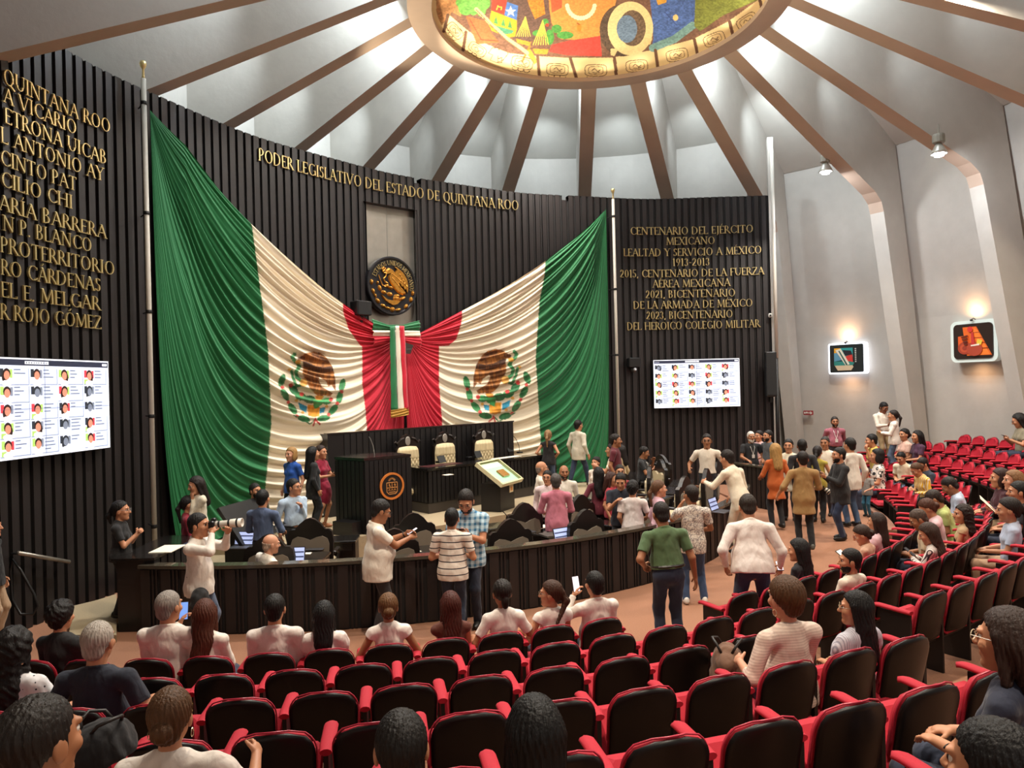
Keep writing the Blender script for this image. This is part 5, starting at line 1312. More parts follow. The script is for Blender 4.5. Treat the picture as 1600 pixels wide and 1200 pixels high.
        for d in range(3):
            sl0 = [slice(1, -1)] * 3; sl0[d] = slice(0, -1); sl1 = [slice(1, -1)] * 3; sl1[d] = slice(1, None)
            A = I[tuple(sl0)]; B = I[tuple(sl1)]; ch = np.argwhere(A != B)
            if len(ch) == 0: continue
            o = [1, 1, 1]; o[d] = 0; e = ch + o; u, w_ = [(1, 2), (2, 0), (0, 1)][d]
            def vv(du, dw):
                q = e.copy(); q[:, u] -= du; q[:, w_] -= dw; return vid[q[:, 0], q[:, 1], q[:, 2]]
            quad = np.stack([vv(1, 1), vv(0, 1), vv(0, 0), vv(1, 0)], 1); ins = F[e[:, 0], e[:, 1], e[:, 2]] < 0
            quad[~ins] = quad[~ins][:, ::-1]; Q.append(quad)
        return V, np.concatenate(Q)

def rotx(a): c, s = math.cos(a), math.sin(a); return np.array([[1, 0, 0], [0, c, -s], [0, s, c]])
def roty(a): c, s = math.cos(a), math.sin(a); return np.array([[c, 0, s], [0, 1, 0], [-s, 0, c]])
def rotz(a): c, s = math.cos(a), math.sin(a); return np.array([[c, -s, 0], [s, c, 0], [0, 0, 1]])
def unit(v): v = np.asarray(v, float); return v / max(np.linalg.norm(v), 1e-9)

SKIN = {'fair': '#c99072', 'tan': '#bb8260', 'brown': '#9c6746', 'deep': '#7a4a30'}
def folds(m):
    """soft drapery creases and weave"""
    nt = m.node_tree; b = nt.nodes['Principled BSDF']; tc = nt.nodes.new('ShaderNodeTexCoord'); mp = nt.nodes.new('ShaderNodeMapping'); mp.inputs['Scale'].default_value = (1, 1, .55); mp.inputs['Rotation'].default_value = (.4, .5, 0)
    nt.links.new(tc.outputs['Object'], mp.inputs['Vector']); prev = None
    for sc, st, ds in ((7, .55, .05), (17, .35, .02), (190, .1, .004)):
        n = nt.nodes.new('ShaderNodeTexNoise'); n.inputs['Scale'].default_value = sc; n.inputs['Detail'].default_value = 1.5; n.inputs['Distortion'].default_value = .8 if sc < 100 else 0; nt.links.new(mp.outputs[0], n.inputs['Vector'])
        p = nt.nodes.new('ShaderNodeBump'); p.inputs['Strength'].default_value = st; p.inputs['Distance'].default_value = ds; nt.links.new(n.outputs['Fac'], p.inputs['Height'])
        if prev: nt.links.new(prev.outputs[0], p.inputs['Normal'])
        prev = p
    nt.links.new(prev.outputs[0], b.inputs['Normal']); return m
def cloth_mat(spec):
    """'#hex' or kind:#a:#b"""
    key = 'cloth_' + spec
    if key in MATS: return MATS[key]
    if ':' not in spec: return folds(mat(key, spec, .85, noise=.05, nscale=25, sheen=.1))
    kind, a, b = spec.split(':'); m = folds(mat(key, a, .85)); nt = m.node_tree; bs = nt.nodes['Principled BSDF']
    N = nt.nodes.new; Lk = nt.links.new; tc = N('ShaderNodeTexCoord').outputs['Object']
    sx = N('ShaderNodeSeparateXYZ'); Lk(tc, sx.inputs[0])
    def math_(op, x, y=None, v=None):
        n = N('ShaderNodeMath'); n.operation = op
        (Lk(x, n.inputs[0]) if hasattr(x, 'links') else setattr(n.inputs[0], 'default_value', x))
        if y is not None: (Lk(y, n.inputs[1]) if hasattr(y, 'links') else setattr(n.inputs[1], 'default_value', y))
        return n.outputs[0]
    def stripe(ax, freq, duty): return math_('LESS_THAN', math_('FRACT', math_('MULTIPLY', sx.outputs[ax], freq)), duty)
    if kind == 'hstripe': f = stripe(2, 11.5, .16)
    elif kind == 'vstripe': f = stripe(0, 30, .28)
    elif kind == 'pin': f = stripe(0, 60, .35)
    elif kind == 'plaid':
        f = math_('ADD', math_('MULTIPLY', stripe(2, 14, .45), .5), math_('MULTIPLY', stripe(0, 16, .45), .5))
    elif kind == 'dots':
        v = N('ShaderNodeTexVoronoi'); v.inputs['Scale'].default_value = 26; v.inputs['Randomness'].default_value = .35; Lk(tc, v.inputs['Vector']); f = math_('LESS_THAN', v.outputs['Distance'], .18)
    elif kind == 'floral':
        v = N('ShaderNodeTexVoronoi'); v.feature = 'DISTANCE_TO_EDGE'; v.inputs['Scale'].default_value = 22; n = N('ShaderNodeTexNoise'); n.inputs['Scale'].default_value = 9
        mx = N('ShaderNodeMix'); mx.data_type = 'VECTOR'; mx.inputs[0].default_value = .12; Lk(tc, mx.inputs[4]); Lk(n.outputs['Color'], mx.inputs[5]); Lk(mx.outputs[1], v.inputs['Vector']); f = math_('LESS_THAN', v.outputs['Distance'], .085)
    elif kind == 'blobs':
        v = N('ShaderNodeTexVoronoi'); v.inputs['Scale'].default_value = 11; Lk(tc, v.inputs['Vector']); d = v.outputs['Distance']; f = math_('MULTIPLY', math_('LESS_THAN', d, .48), math_('GREATER_THAN', d, .30))
    elif kind == 'knit':
        f = math_('MULTIPLY', math_('ADD', math_('SINE', math_('MULTIPLY', sx.outputs[2], 330)), 1), .35)
    else: f = stripe(2, 20, .5)
    mx = N('ShaderNodeMix'); mx.data_type = 'RGBA'; Lk(f, mx.inputs[0]); mx.inputs[6].default_value = (*lin(a), 1); mx.inputs[7].default_value = (*lin(b), 1); Lk(mx.outputs[2], bs.inputs['Base Color'])
    return m
def hair_mat(c): return mat('hair_' + c.strip('#'), c, .55, spec=.3, noise=.35, nscale=9, stretch=(9, 9, 1.3), bump=.5, bscale=9)
def skin_mat(s): return mat('skin_' + s, SKIN[s], .55, noise=.05, nscale=12)

def hand_prims(fl, W, f, n, thumb, curl, s=1.):
    f = unit(f); n = unit(n - f * (n @ f)); w_ = np.cross(f, n); w_ = w_ if w_ @ thumb > 0 else -w_
    Rm = np.stack([f, w_, n], 1)
    fl.ell(W + f * .045 * s, (.052 * s, .041 * s, .019 * s), Rm, .015)
    for i, L in enumerate((.070, .080, .075, .058)):
        b = W + f * (.083 - .004 * abs(i - 1.2)) * s - w_ * (i - 1.4) * .0205 * s
        d1 = f * math.cos(curl) + n * math.sin(curl); d2 = f * math.cos(curl * 2.1) + n * math.sin(curl * 2.1)
        m = b + d1 * L * .52 * s; e = m + d2 * L * .5 * s
        fl.cone(b - f * .01, m, .0098 * s, .009 * s, .006); fl.cone(m, e, .009 * s, .0078 * s, .004)
    b = W + f * .02 * s + w_ * .030 * s; m = b + unit(f * .65 + w_ * .75 + n * .35) * .042 * s; e = m + unit(f * .9 + w_ * .25 + n * .45) * .034 * s
    fl.cone(b, m, .014 * s, .0115 * s, .012); fl.cone(m, e, .0112 * s, .009 * s, .004)

PEOPLE = []
def person(label, head=None, floor=0., face=0., row=None, pose='stand', H=1.72, lean=0., side=0., twist=0., hy=0., hp=0., tr=(-150, -25), L='hang', Rr='hang', fat=0., fem=False,
           skin='tan', hair='short', hc='#1d1613', top='#e8e0d4', sleeve='short', hem=-.12, bottom='#2a3145', shoes='#1a1715', legs=None, skirt=False, collar=True, beard=False,
           glasses=None, hl=1.0, curl=.5, seat=True, name='person', off=(0, 0), lap_spread=.12, extra=None, hs=1.21, swx=0., bald_c=None, group=None, scale=None):
    px, py = head
    # ---- skeleton (1.72 m figure facing +Y, x to its right)
    sit = pose == 'sit'; hem = max(hem, -.045) if sit else hem; pz = .545 if sit else .93
    lean, side, twist, hy, hp = map(R, (lean, side, twist, hy, hp))
    Rt = rotz(-twist) @ roty(side) @ rotx(-lean); pel = np.array([0, 0, pz])
    T = lambda x, y, z: pel + Rt @ np.array([x, y, z])
    sw = (.168 if fem else .205) + swx
    nb = T(0, -.012, .505); Rh = rotz(-twist - hy) @ rotx(-(hp + lean * .55)) @ roty(side * .6)
    hcn = nb + Rt @ np.array([0, .012, .045]) + Rh @ np.array([0, .018, .105 * hs])
    Hd = lambda x, y, z: hcn + Rh @ (np.array([x, y, z]) * hs)
    top_l = Hd(0, -.01, .122)
    # ---- place it
    def rootm(rz, s, loc): return lambda p: np.array(loc) + rotz(rz) @ (np.asarray(p) * s)
    if row is not None:
        floor = row_z(row); rr = row_R(row) - .22; s = H / 1.72
        for it in range(12):
            lo, hi = R(tr[0]), R(tr[1])
            def headpx(th):
                rz = th + PI / 2 + R(-face); loc = np.array([SEATC[0] + rr * math.cos(th), SEATC[1] + rr * math.sin(th), floor]); p = rootm(rz, s, loc)(top_l); return proj(p), rz, loc
            ths = np.linspace(lo, hi, 700); best = None
            for th in ths:
                (x, y, z), rz, loc = headpx(th)
                if z > .4:
                    e = abs(x - px) + .35 * abs(y - py)
                    if best is None or e < best[0]: best = (e, th, x, y, z, rz, loc)
            e, th, x, y, z, rz, loc = best
            if abs(y - py) < 1: break
            s = min(1.17, max(.84, s - (py - y) / FPX * z / top_l[2] * .9))
        SEATED.append((label, round(s, 2), round(x - px), round(y - py), round(z, 1)))
        if row < 7: OCC.add(nearest_seat(row, math.degrees(th)))
        dist = z
    else:
        s = H / 1.72; p = at_z(px, py, floor + top_l[2] * s); d = math.cos(R(face)) * FW + math.sin(R(face)) * RT; rz = math.atan2(-d[0], d[1])
        loc = p - rotz(rz) @ (top_l * s); loc[2] = floor; dist = (p - CAM) @ FW
        STANDING.append((label, np.round(loc, 2), round(dist, 1)))
    h = min(.0125, max(.0062, dist / FPX * .95)); hc_ = min(.016, h * 1.35)
    sd = (px * .37 + py * .11) % 6.28
    # ---- arms
    P = {}
    def hand_target(a, sg):
        palm, th = np.array([-sg, 0, 0.]), np.array([0, 1., 0]); c = curl
        if isinstance(a, tuple): t = pel + Rt @ np.array(a[:3]) if len(a) == 3 or a[3] != 'abs' else np.array(a[:3]); palm = Rt @ np.array([-sg * .8, 0, -.5]); th = np.array([-sg * .3, .2, 1.])
        elif a == 'hang': t = T(sg * (sw + .075 + fat * .8), .03, -.06); c = .35; t[2] = pz - .07
        elif a == 'lap': t = pel + np.array([sg * .09, .30, .13 + fat * .3]); palm = np.array([0, 0, -1.]); th = np.array([-sg, 0, 0.])
        elif a == 'phone': t = T(sg * .06, .30, .27); palm = unit([-sg * .4, -.5, .6]); th = np.array([sg * .2, .2, 1.]); c = .7
        elif a == 'read': t = T(sg * .10, .32, .20); palm = unit([-sg * .4, -.5, .6]); th = np.array([sg * .2, .2, 1.]); c = .6
        elif a == 'behind': t = T(sg * .07, -.19, .02); palm = np.array([0, -1., 0]); th = np.array([-sg * .2, 0, 1.])
        elif a == 'hip': t = T(sg * (sw + .02), .06, .08); palm = np.array([-sg, 0, -.3]); th = np.array([0, 1., -.4])
        elif a == 'pocket': t = T(sg * (sw + .0), .09, -.03); c = .3
        elif a == 'fold': t = T(-sg * .11, .20 + fat, .26 + .03 * sg); palm = np.array([0, -1., 0]); th = np.array([0, 0, 1.])
        elif a == 'clasp': t = T(sg * .035, .25, .32); palm = np.array([-sg, 0, 0.]); th = np.array([0, 0, 1.]); c = .8
        elif a == 'chin': t = Hd(sg * .035, .10, -.16); palm = np.array([-sg * .3, -.7, .5]); th = np.array([-sg, 0, .3]); c = .9
        elif a == 'arm': t = pel + np.array([sg * .27, .24, .17]); palm = np.array([0, 0, -1.]); th = np.array([-sg, 0, 0.])
        elif a == 'front': t = T(sg * .2, .30, .10); palm = np.array([0, 0, -1.]); th = np.array([-sg, 0, .0])
        return t, palm, th, c
    for nm, a, sg in (('L', L, -1), ('R', Rr, 1)):
        S = T(sg * sw, -.012, .428); t, palm, th, c = hand_target(a, sg); L1, L2 = .285, .255
        v = t - S; dd = min(np.linalg.norm(v), (L1 + L2) * .995); v = unit(v); t = S + v * dd
        x = (L1 * L1 - L2 * L2 + dd * dd) / (2 * dd); hh = math.sqrt(max(1e-6, L1 * L1 - x * x)); pole = Rt @ (np.array([sg * .30, -.9, -.25]) if a in ('hang', 'pocket') else np.array([sg * .55, -.5, -.75])); pole = unit(pole - v * (pole @ v))
        E = S + v * x + pole * hh; P[nm] = (S, E, t, palm, th, c)
    # ---- legs
    hips = [np.array([-.092, 0, pz - .01]), np.array([.092, 0, pz - .01])]
    if legs is None: legs = ((-.10, .02), (.10, -.03)) if not sit else ((-lap_spread, .40), (lap_spread, .42))
    K, A = [], []
    for i, (fx, fy) in enumerate(legs):
        an = np.array([fx, fy - .02, .085]); hp_ = hips[i]
        if sit: an[2] = .085; kn = np.array([fx * 1.05, .43, .50])
        else:
            v = an - hp_; dd = min(np.linalg.norm(v), .868); v = unit(v); an = hp_ + v * dd; x = dd / 2; hh = math.sqrt(max(0, .435 ** 2 - x * x)); kn = hp_ + v * x + np.array([0, 1, 0]) * hh
        K.append(kn); A.append(an)
    allp = np.array([top_l, nb, pel] + [q for k in P.values() for q in k[:3]] + K + A)
    # ---- body
    ups = np.array([top_l, nb, pel] + [q for k in P.values() for q in k[:3]])
    bare = skirt or bottom is None
    lo = ups.min(0) - .21; hi = ups.max(0) + .21; lo[2] = min(lo[2], pz - .16)
    if bare: lo = np.minimum(lo, np.array(K + A).min(0) - .12); hi = np.maximum(hi, np.array(K + A).max(0) + .16)
    fl = Fld(lo, hi, h); b = .012; fm = .9 if fem else 1.
    fl.ell(T(0, .0, .32), (.145 * fm - b * .3, .100 - b, .18), Rt, .05); fl.ell(T(0, .012 + fat * .35, .14), (.140 + fat - b, .105 + fat * .9 - b, .17), Rt, .06); fl.ell(T(0, 0, -.01), (.158 + fat * .5 - b, .115 + fat * .4 - b, .13), Rt, .06)
    for k in P:
        S, E, W_, palm, th, c = P[k]; am = (.9 if fem else 1.) * (1 + fat * 1.2)
        fl.cone(T(0, -.012, .455), S, .062, .052, .04); fl.cone(S, E, .050 * am, .041 * am, .03); fl.cone(E, W_, .041 * am, .027, .015); hand_prims(fl, W_, unit(W_ - E), palm, th, c, .96 if fem else 1.04)
    nr = .050 if fem else .060
    fl.cone(nb - Rt @ np.array([0, 0, .03]), Hd(0, -.02, -.05), nr + .008, nr, .03)
    H1 = lambda c_, r_, k=.02, sub=False: fl.ell(Hd(*c_), np.array(r_) * hs, Rh, k, sub)
    C1 = lambda a, b_, r1, r2, k=.012: fl.cone(Hd(*a), Hd(*b_), r1 * hs, r2 * hs, k)
    H1((0, -.014, .03), (.074, .094, .090)); H1((0, .030, -.025), (.060, .062, .088), .03); C1((0, .028, -.065), (0, .060, -.096), .044, .026, .03)
    C1((0, .090, .012), (0, .108, -.024), .0075, .0125, .012); C1((-.042, .080, .030), (.042, .080, .030), .010, .010, .015)
    for sg in (-1, 1):
        H1((sg * .031, .098, .010), (.015, .014, .010), .008, True); H1((sg * .077, -.006, -.008), (.010, .022, .032), .006); C1((sg * .012, .098, -.026), (sg * .006, .104, -.027), .008, .008, .006); H1((sg * .042, .062, -.022), (.024, .022, .022), .02)
    C1((-.019, .083, -.056), (.019, .083, -.056), .0075, .0075, .006); C1((-.015, .081, -.066), (.015, .081, -.066), .008, .008, .005); H1((0, .074, -.098), (.02, .016, .016), .015)
    if bare:
        for i in (0, 1): fl.cone(hips[i], K[i], .078, .052, .05); fl.cone(K[i], A[i], .050, .032, .02); fl.ell(A[i] + np.array([0, .055, -.05]), (.036, .11, .034), None, .03)
    V, Q = fl.mesh(); fmat = np.zeros(len(Q), int)
    # eyes, brows and lips are faces of the same mesh
    Vs, Qs, Ms = [V], [Q], [fmat]; nV = len(V)
    def sphere(c_, r_, m_fun, nu=12, nv=8, sc=(1, 1, 1)):
        nonlocal nV
        vv = []; qq = []; mm = []
        for i in range(nv + 1):
            a = PI * i / nv
            for j in range(nu): t = 2 * PI * j / nu; vv.append((math.sin(a) * math.cos(t), math.cos(a), math.sin(a) * math.sin(t)))
        for i in range(nv):
            for j in range(nu): j2 = (j + 1) % nu; qq.append((i * nu + j, i * nu + j2, (i + 1) * nu + j2, (i + 1) * nu + j)); mm.append(m_fun(i))
        vv = np.array([Hd(*(np.array(c_) + np.array(p) * r_ * np.array(sc))) for p in vv]); Vs.append(vv); Qs.append(np.array(qq) + nV); Ms.append(np.array(mm)); nV += len(vv)
    for sg in (-1, 1):
        sphere((sg * .031, .0755, .010), .0145, lambda i: 2 if i < 3 else 1)
        sphere((sg * .032, .089, .0335), .0045, lambda i: 3, 8, 6, (4.2, .8, 1.0))
    sphere((0, .0875, -.0605), .0075, lambda i: 4, 10, 6, (2.6, .55, .9))
    V = np.concatenate(Vs); Q = np.concatenate(Qs); M_ = np.concatenate(Ms)
    hm = hair_mat(hc)
    me = raw_mesh(name, V, Q, [skin_mat(skin), mat('eye_white', '#e9e2d8', .3), mat('eye_iris', '#2a1810', .2), hm, mat('lips_' + skin, {'fair': '#b06a5c', 'tan': '#9a5a4a', 'brown': '#7d4838', 'deep': '#653828'}[skin], .5)], M_)
    root = link(name, me); root.location = loc; root.rotation_euler = (0, 0, rz); root.scale = (s, s, s); tag(root, label, 'person', group)
    world = rootm(rz, s, loc)
    def child(nm, F_, m, wr=None):
        if wr: F_.wrinkle(wr, sd)
        v, q = F_.mesh()
        if len(v): return link(nm, raw_mesh(nm, v, q, [m]), root)
    # ---- hair
    if hair != 'none':
        lo = np.minimum(hcn - .19, hcn - .19); lo[2] -= (.42 * hl if hair in ('long', 'pony', 'wavy', 'curls') else .06); lo[:2] -= .05; g = Fld(lo, hcn + .20, max(.0055, h * .9)); g2 = lambda c_, r_, k=.02, sub=False: g.ell(Hd(*c_), np.array(r_) * hs, Rh, k, sub)
        thick = {'short': .007, 'crop': .004, 'bald': .004, 'curly': .026, 'pixie': .018, 'curls': .018, 'fringe': .004}.get(hair, .012)
        g2((0, -.016, .033), (.074 + thick, .094 + thick, .090 + thick), .01)
        n0 = Rh @ unit([0, .80 if not fem else .86, -.60]); 
        # keep crown and back: hairline from the forehead over the ears to the nape
        hlz = .060 if hair not in ('bald', 'fringe') else .0
        if hair == 'bald': g.plane(Hd(0, 0, .022), Rh @ np.array([0, 0, 1.])); g.plane(Hd(0, .02, 0), Rh @ np.array([0, 1., 0]))
        g.plane(Hd(0, .070, hlz + (.012 if not fem else .022)), Rh @ unit([0, .66 if not fem else .70, -.72]))
        if hair in ('short', 'crop', 'bald', 'curly', 'fringe', 'pixie'): g2((0, -.062, -.035), (.060, .040, .05), .02)
        g2((0, .112, -.014), (.060, .048, .088), .012, True)
        if not fem and hair != 'bald': 
            for sg in (-1, 1): g2((sg * .070, .004, .006), (.010, .020, .034), .012)
        if hair in ('long', 'wavy', 'curls'):
            ln = .34 * hl; wv = .02 if hair != 'long' else 0
            for t in np.linspace(0, 1, 7):
                off_ = wv * math.sin(t * 9 + sd); w_ = .088 - .018 * t; bk = -.075 - .05 * t ** .6 * (1 - .5 * max(0, math.sin(hp)))
                q = Hd(0, -.055, .01) * (1 - t) + (np.array([nb[0], nb[1], 0]) + Rt @ np.array([off_, -.115, 0]) + np.array([0, 0, hcn[2] - ln])) * t
                g.ell(q, (w_ * hs, (.062 - .014 * t) * hs, .07), Rh if t < .4 else Rt, .05)
            for sg in (-1, 1): g.cone(Hd(sg * .070, .005, .03), Hd(sg * .083, -.02, -.13), .028, .022, .03)
        if hair == 'bun': g2((0, -.118, -.012), (.046, .036, .042), .012); g2((0, -.07, -.03), (.062, .035, .055), .02)
        if hair == 'topbun': g2((0, -.085, .085), (.042, .042, .040), .012); g2((0, -.06, -.02), (.066, .04, .06), .02)
        if hair == 'pony':
            g2((0, -.07, -.02), (.064, .035, .06), .02); g2((0, -.108, .02), (.03, .028, .03), .012); q = np.array([nb[0], nb[1], hcn[2] - .30 * hl]) + Rt @ np.array([0, -.12, 0]); m_ = Hd(0, -.15, -.06); g.cone(Hd(0, -.11, .02), m_, .028, .036, .02); g.cone(m_, q, .036, .018, .03)
        if hair == 'bob':
            g2((0, -.045, -.045), (.088, .068, .085), .03)
            for sg in (-1, 1): g2((sg * .076, .0, -.04), (.018, .04, .07), .02)
        if hair in ('curly', 'curls'): g.wrinkle(.007, sd, 2.6)
        elif hair == 'braids':
            X, Y, Z = g.pts((slice(None),) * 3); g.F = g.F + (.004 * np.abs(np.sin(X * 120)) + 0 * Y).astype(f32); g2((0, -.10, -.05), (.035, .03, .06), .01)
        else:
            X, Y, Z = g.pts((slice(None),) * 3); dx, dy = X - hcn[0], Y - hcn[1]; an = np.arctan2(dx, dy); g.F = g.F + (.0022 * np.sin(an * 34 + 3 * np.sin(Z * 25 + sd)) + .0015 * np.sin(an * 61 + sd)).astype(f32)
        child('hair', g, hm)
    if beard:
        g = Fld(hcn - .16, hcn + .12, max(.0055, h * .9)); g.ell(Hd(0, .032, -.058), np.array((.063, .058, .062)) * hs, Rh, .01); g.cone(Hd(0, .035, -.075), Hd(0, .064, -.102), .048, .032, .02); g.plane(Hd(0, .03, -.040), Rh @ unit([0, -.25, 1.])); g.ell(Hd(0, .096, -.058), (.024, .02, .013), Rh, .004, True); g.plane(Hd(0, .0, 0), Rh @ np.array([0, -1., 0])); child('beard', g, hm)
    # ---- top
    if top:
        pts = ups[1:]; lo = pts.min(0) - .26; hi = pts.max(0) + .20; lo[2] = min(lo[2], pz + hem - .08); hi[2] = min(hi[2], max(nb[2] + .08, P['L'][2][2] + .12, P['R'][2][2] + .12)) if sleeve == 'long' else nb[2] + .09
        g = Fld(lo, hi, hc_); e = .010 if not fem else .008; loose = .012 if hem < -.05 else .0
        g.ell(T(0, .0, .33), (.157 * (fm if fem else 1) + e, .112 + e, .205), Rt, .05); g.ell(T(0, .012 + fat * .35, .14), (.142 + fat + e + loose, .108 + fat * .9 + e + loose, .18), Rt, .06)
        if fem: g.ell(T(-.065, .085, .30), (.062, .052, .062), Rt, .035); g.ell(T(.065, .085, .30), (.062, .052, .062), Rt, .035)
        g.ell(T(0, 0, -.02), (.172 + fat * .62 + e + loose, .128 + fat * .5 + e + loose, .19), Rt, .06)
        if hem < -.05: g.ell(T(0, 0, hem), (.168 + fat * .62 + e + loose, .126 + fat * .5 + e + loose, .26), Rt, .06)
        for k in P: g.cone(T(0, -.014, .462), P[k][0], .078, .060, .05)
        g.plane(T(0, 0, hem), -Rt[:, 2]); g.plane(T(0, .02 if not fem else .04, .515), unit(Rt @ np.array([0, .25 if not fem else .5, 1.])))
        for k in P:
            S, E, W_, *_r = P[k]; am = (.92 if fem else 1.) * (1 + fat * 1.2)
            if sleeve == 'long': g.cone(S, E, .063 * am, .054 * am, .03); g.cone(E, W_ - unit(W_ - E) * .005, .054 * am, .036, .02, cut=True)
            elif sleeve == 'roll': g.cone(S, E, .063 * am, .054 * am, .03); g.cone(E, E + (W_ - E) * .35, .054 * am, .047, .02, cut=True)
            elif sleeve == 'short': g.cone(S, S + (E - S) * .68, .064 * am, .060 * am, .03, cut=True)
            elif sleeve == 'puff': g.ell(S + (E - S) * .25, (.085, .085, .085), None, .03); g.cone(S, S + (E - S) * .6, .07, .068, .03, cut=True)
            elif sleeve == 'cap': g.cone(S, S + (E - S) * .18, .064, .066, .03, cut=True)
        if collar:
            for a in np.linspace(0, 2 * PI, 19)[:-1]:
                a2 = a + 2 * PI / 18; q = lambda x: T(.063 * math.sin(x), -.012 + .064 * math.cos(x), .520 - .018 * math.cos(x)); g.cone(q(a), q(a2), .013, .013, .008)
        child('shirt' if not fem else 'blouse', g, cloth_mat(top), .0042 if h < .011 else .003)
    # ---- trousers or skirt
    if bottom:
        pts = np.array([pel] + K + A); lo = pts.min(0) - .24; hi = pts.max(0) + .22; hi[2] = pz + .18
        g = Fld(lo, hi, hc_); g.ell(T(0, 0, -.0), (.150 + fat * .55, .112 + fat * .45, .14), Rt, .05)
        if skirt:
            if sit:
                for i in (0, 1): g.cone(hips[i], K[i], .10, .085, .08)
            else: g.ell(pel + np.array([0, 0, -.2]), (.205, .215, .34), None, .08); g.plane(np.array([0, 0, pz - .42]), np.array([0, 0, -1.]))
        else:
            for i in (0, 1):
                tf = 1 + fat * 1.3; g.cone(hips[i] + np.array([0, 0, -.03]), K[i], .086 * tf, .066 * tf, .045); g.cone(K[i], A[i] + np.array([0, 0, -.025]), .066 * tf, .054, .03, cut=True)
        g.plane(T(0, 0, .105), Rt[:, 2]); child('skirt' if skirt else 'trousers', g, cloth_mat(bottom), .0035)
    if shoes:
        for i in (0, 1):
            g = Fld(A[i] + np.array([-.08, -.12, -.10]), A[i] + np.array([.08, .24, .06]), max(.008, hc_ * .8)); g.ell(A[i] + np.array([0, .055, -.045]), (.046, .135, .046), None, .02); g.ell(A[i] + np.array([0, -.02, -.02]), (.042, .05, .05), None, .02); g.plane(A[i] + np.array([0, 0, -.083]), np.array([0, 0, -1.])); child('shoe', g, mat('shoe_' + shoes.strip('#'), shoes, .45))
    if glasses:
        mb = MB()
        for sg in (-1, 1): mb.tube([tuple(Hd(sg * .032 + .023 * math.cos(a), .104, .008 + .019 * math.sin(a))) for a in np.linspace(0, 2 * PI, 15)[:-1]], .0022, 5, closed=True); mb.tube([tuple(Hd(sg * .055, .104, .012)), tuple(Hd(sg * .079, .02, .014)), tuple(Hd(sg * .080, -.005, .004))], .002, 5)
        mb.tube([tuple(Hd(-.009, .108, .010)), tuple(Hd(.009, .108, .010))], .002, 5); mb.build('glasses', mat('glasses_' + glasses.strip('#'), glasses, .3), root)
    if extra:
        for ex in extra:
            mb = MB()
            if ex == 'lanyard':
                mb.tube([tuple(T(-.06, .03, .51)), tuple(T(-.05, .13 + fat * .4, .40)), tuple(T(0, .15 + fat * .8, .22))], .006, 5); mb.tube([tuple(T(.06, .03, .51)), tuple(T(.05, .13 + fat * .4, .40)), tuple(T(0, .15 + fat * .8, .22))], .006, 5); mb.box(tuple(T(0, .16 + fat * .85, .18)), (.07, .008, .09)); mb.build('lanyard', mat('lanyard', '#cfcac4', .6), root)
            elif ex == 'belt':
                mb.tube([tuple(T((.160 + fat * .55) * math.sin(a), .002 + (.120 + fat * .5) * math.cos(a), .085)) for a in np.linspace(0, 2 * PI, 25)[:-1]], .018, 6, closed=True); mb.build('belt', mat('belt', '#15110f', .4), root)
            elif ex == 'hoops':
                for sg in (-1, 1): mb.tube([tuple(Hd(sg * .086, -.008 + .016 * math.cos(a), -.062 + .018 * math.sin(a))) for a in np.linspace(0, 2 * PI, 13)[:-1]], .0025, 5, closed=True)
                mb.build('earrings', mat('earring', '#d8c9a8', .25, metal=.8), root)
            elif ex == 'watch':
                S, E, W_, *_r = P['L']; f = unit(W_ - E); c0 = W_ - f * .03; u = unit(np.cross(f, [0, 0, 1.])); v = np.cross(f, u); mb.tube([tuple(c0 + (u * math.cos(a) + v * math.sin(a)) * .034) for a in np.linspace(0, 2 * PI, 13)[:-1]], .008, 5, closed=True); mb.build('wristband', mat('wristband', '#1a1718', .5), root)
            elif ex == 'cap':
                pass
            elif ex.startswith('strap'):
                for sg in (-1, 1): mb.tube([tuple(T(sg * .09, .07, .40)), tuple(T(sg * .10, .0, .515)), tuple(T(sg * .085, -.095, .42)), tuple(T(sg * .07, -.115, .30))], .009, 6)
                mb.build('shoulder_strap', cloth_mat(ex[5:]), root)
    info = dict(root=root, world=world, L=P['L'], R=P['R'], Hd=Hd, T=T, rz=rz, s=s, loc=loc, Rt=Rt, Rh=Rh)
    PEOPLE.append(info); return info
SEATED, STANDING = [], []

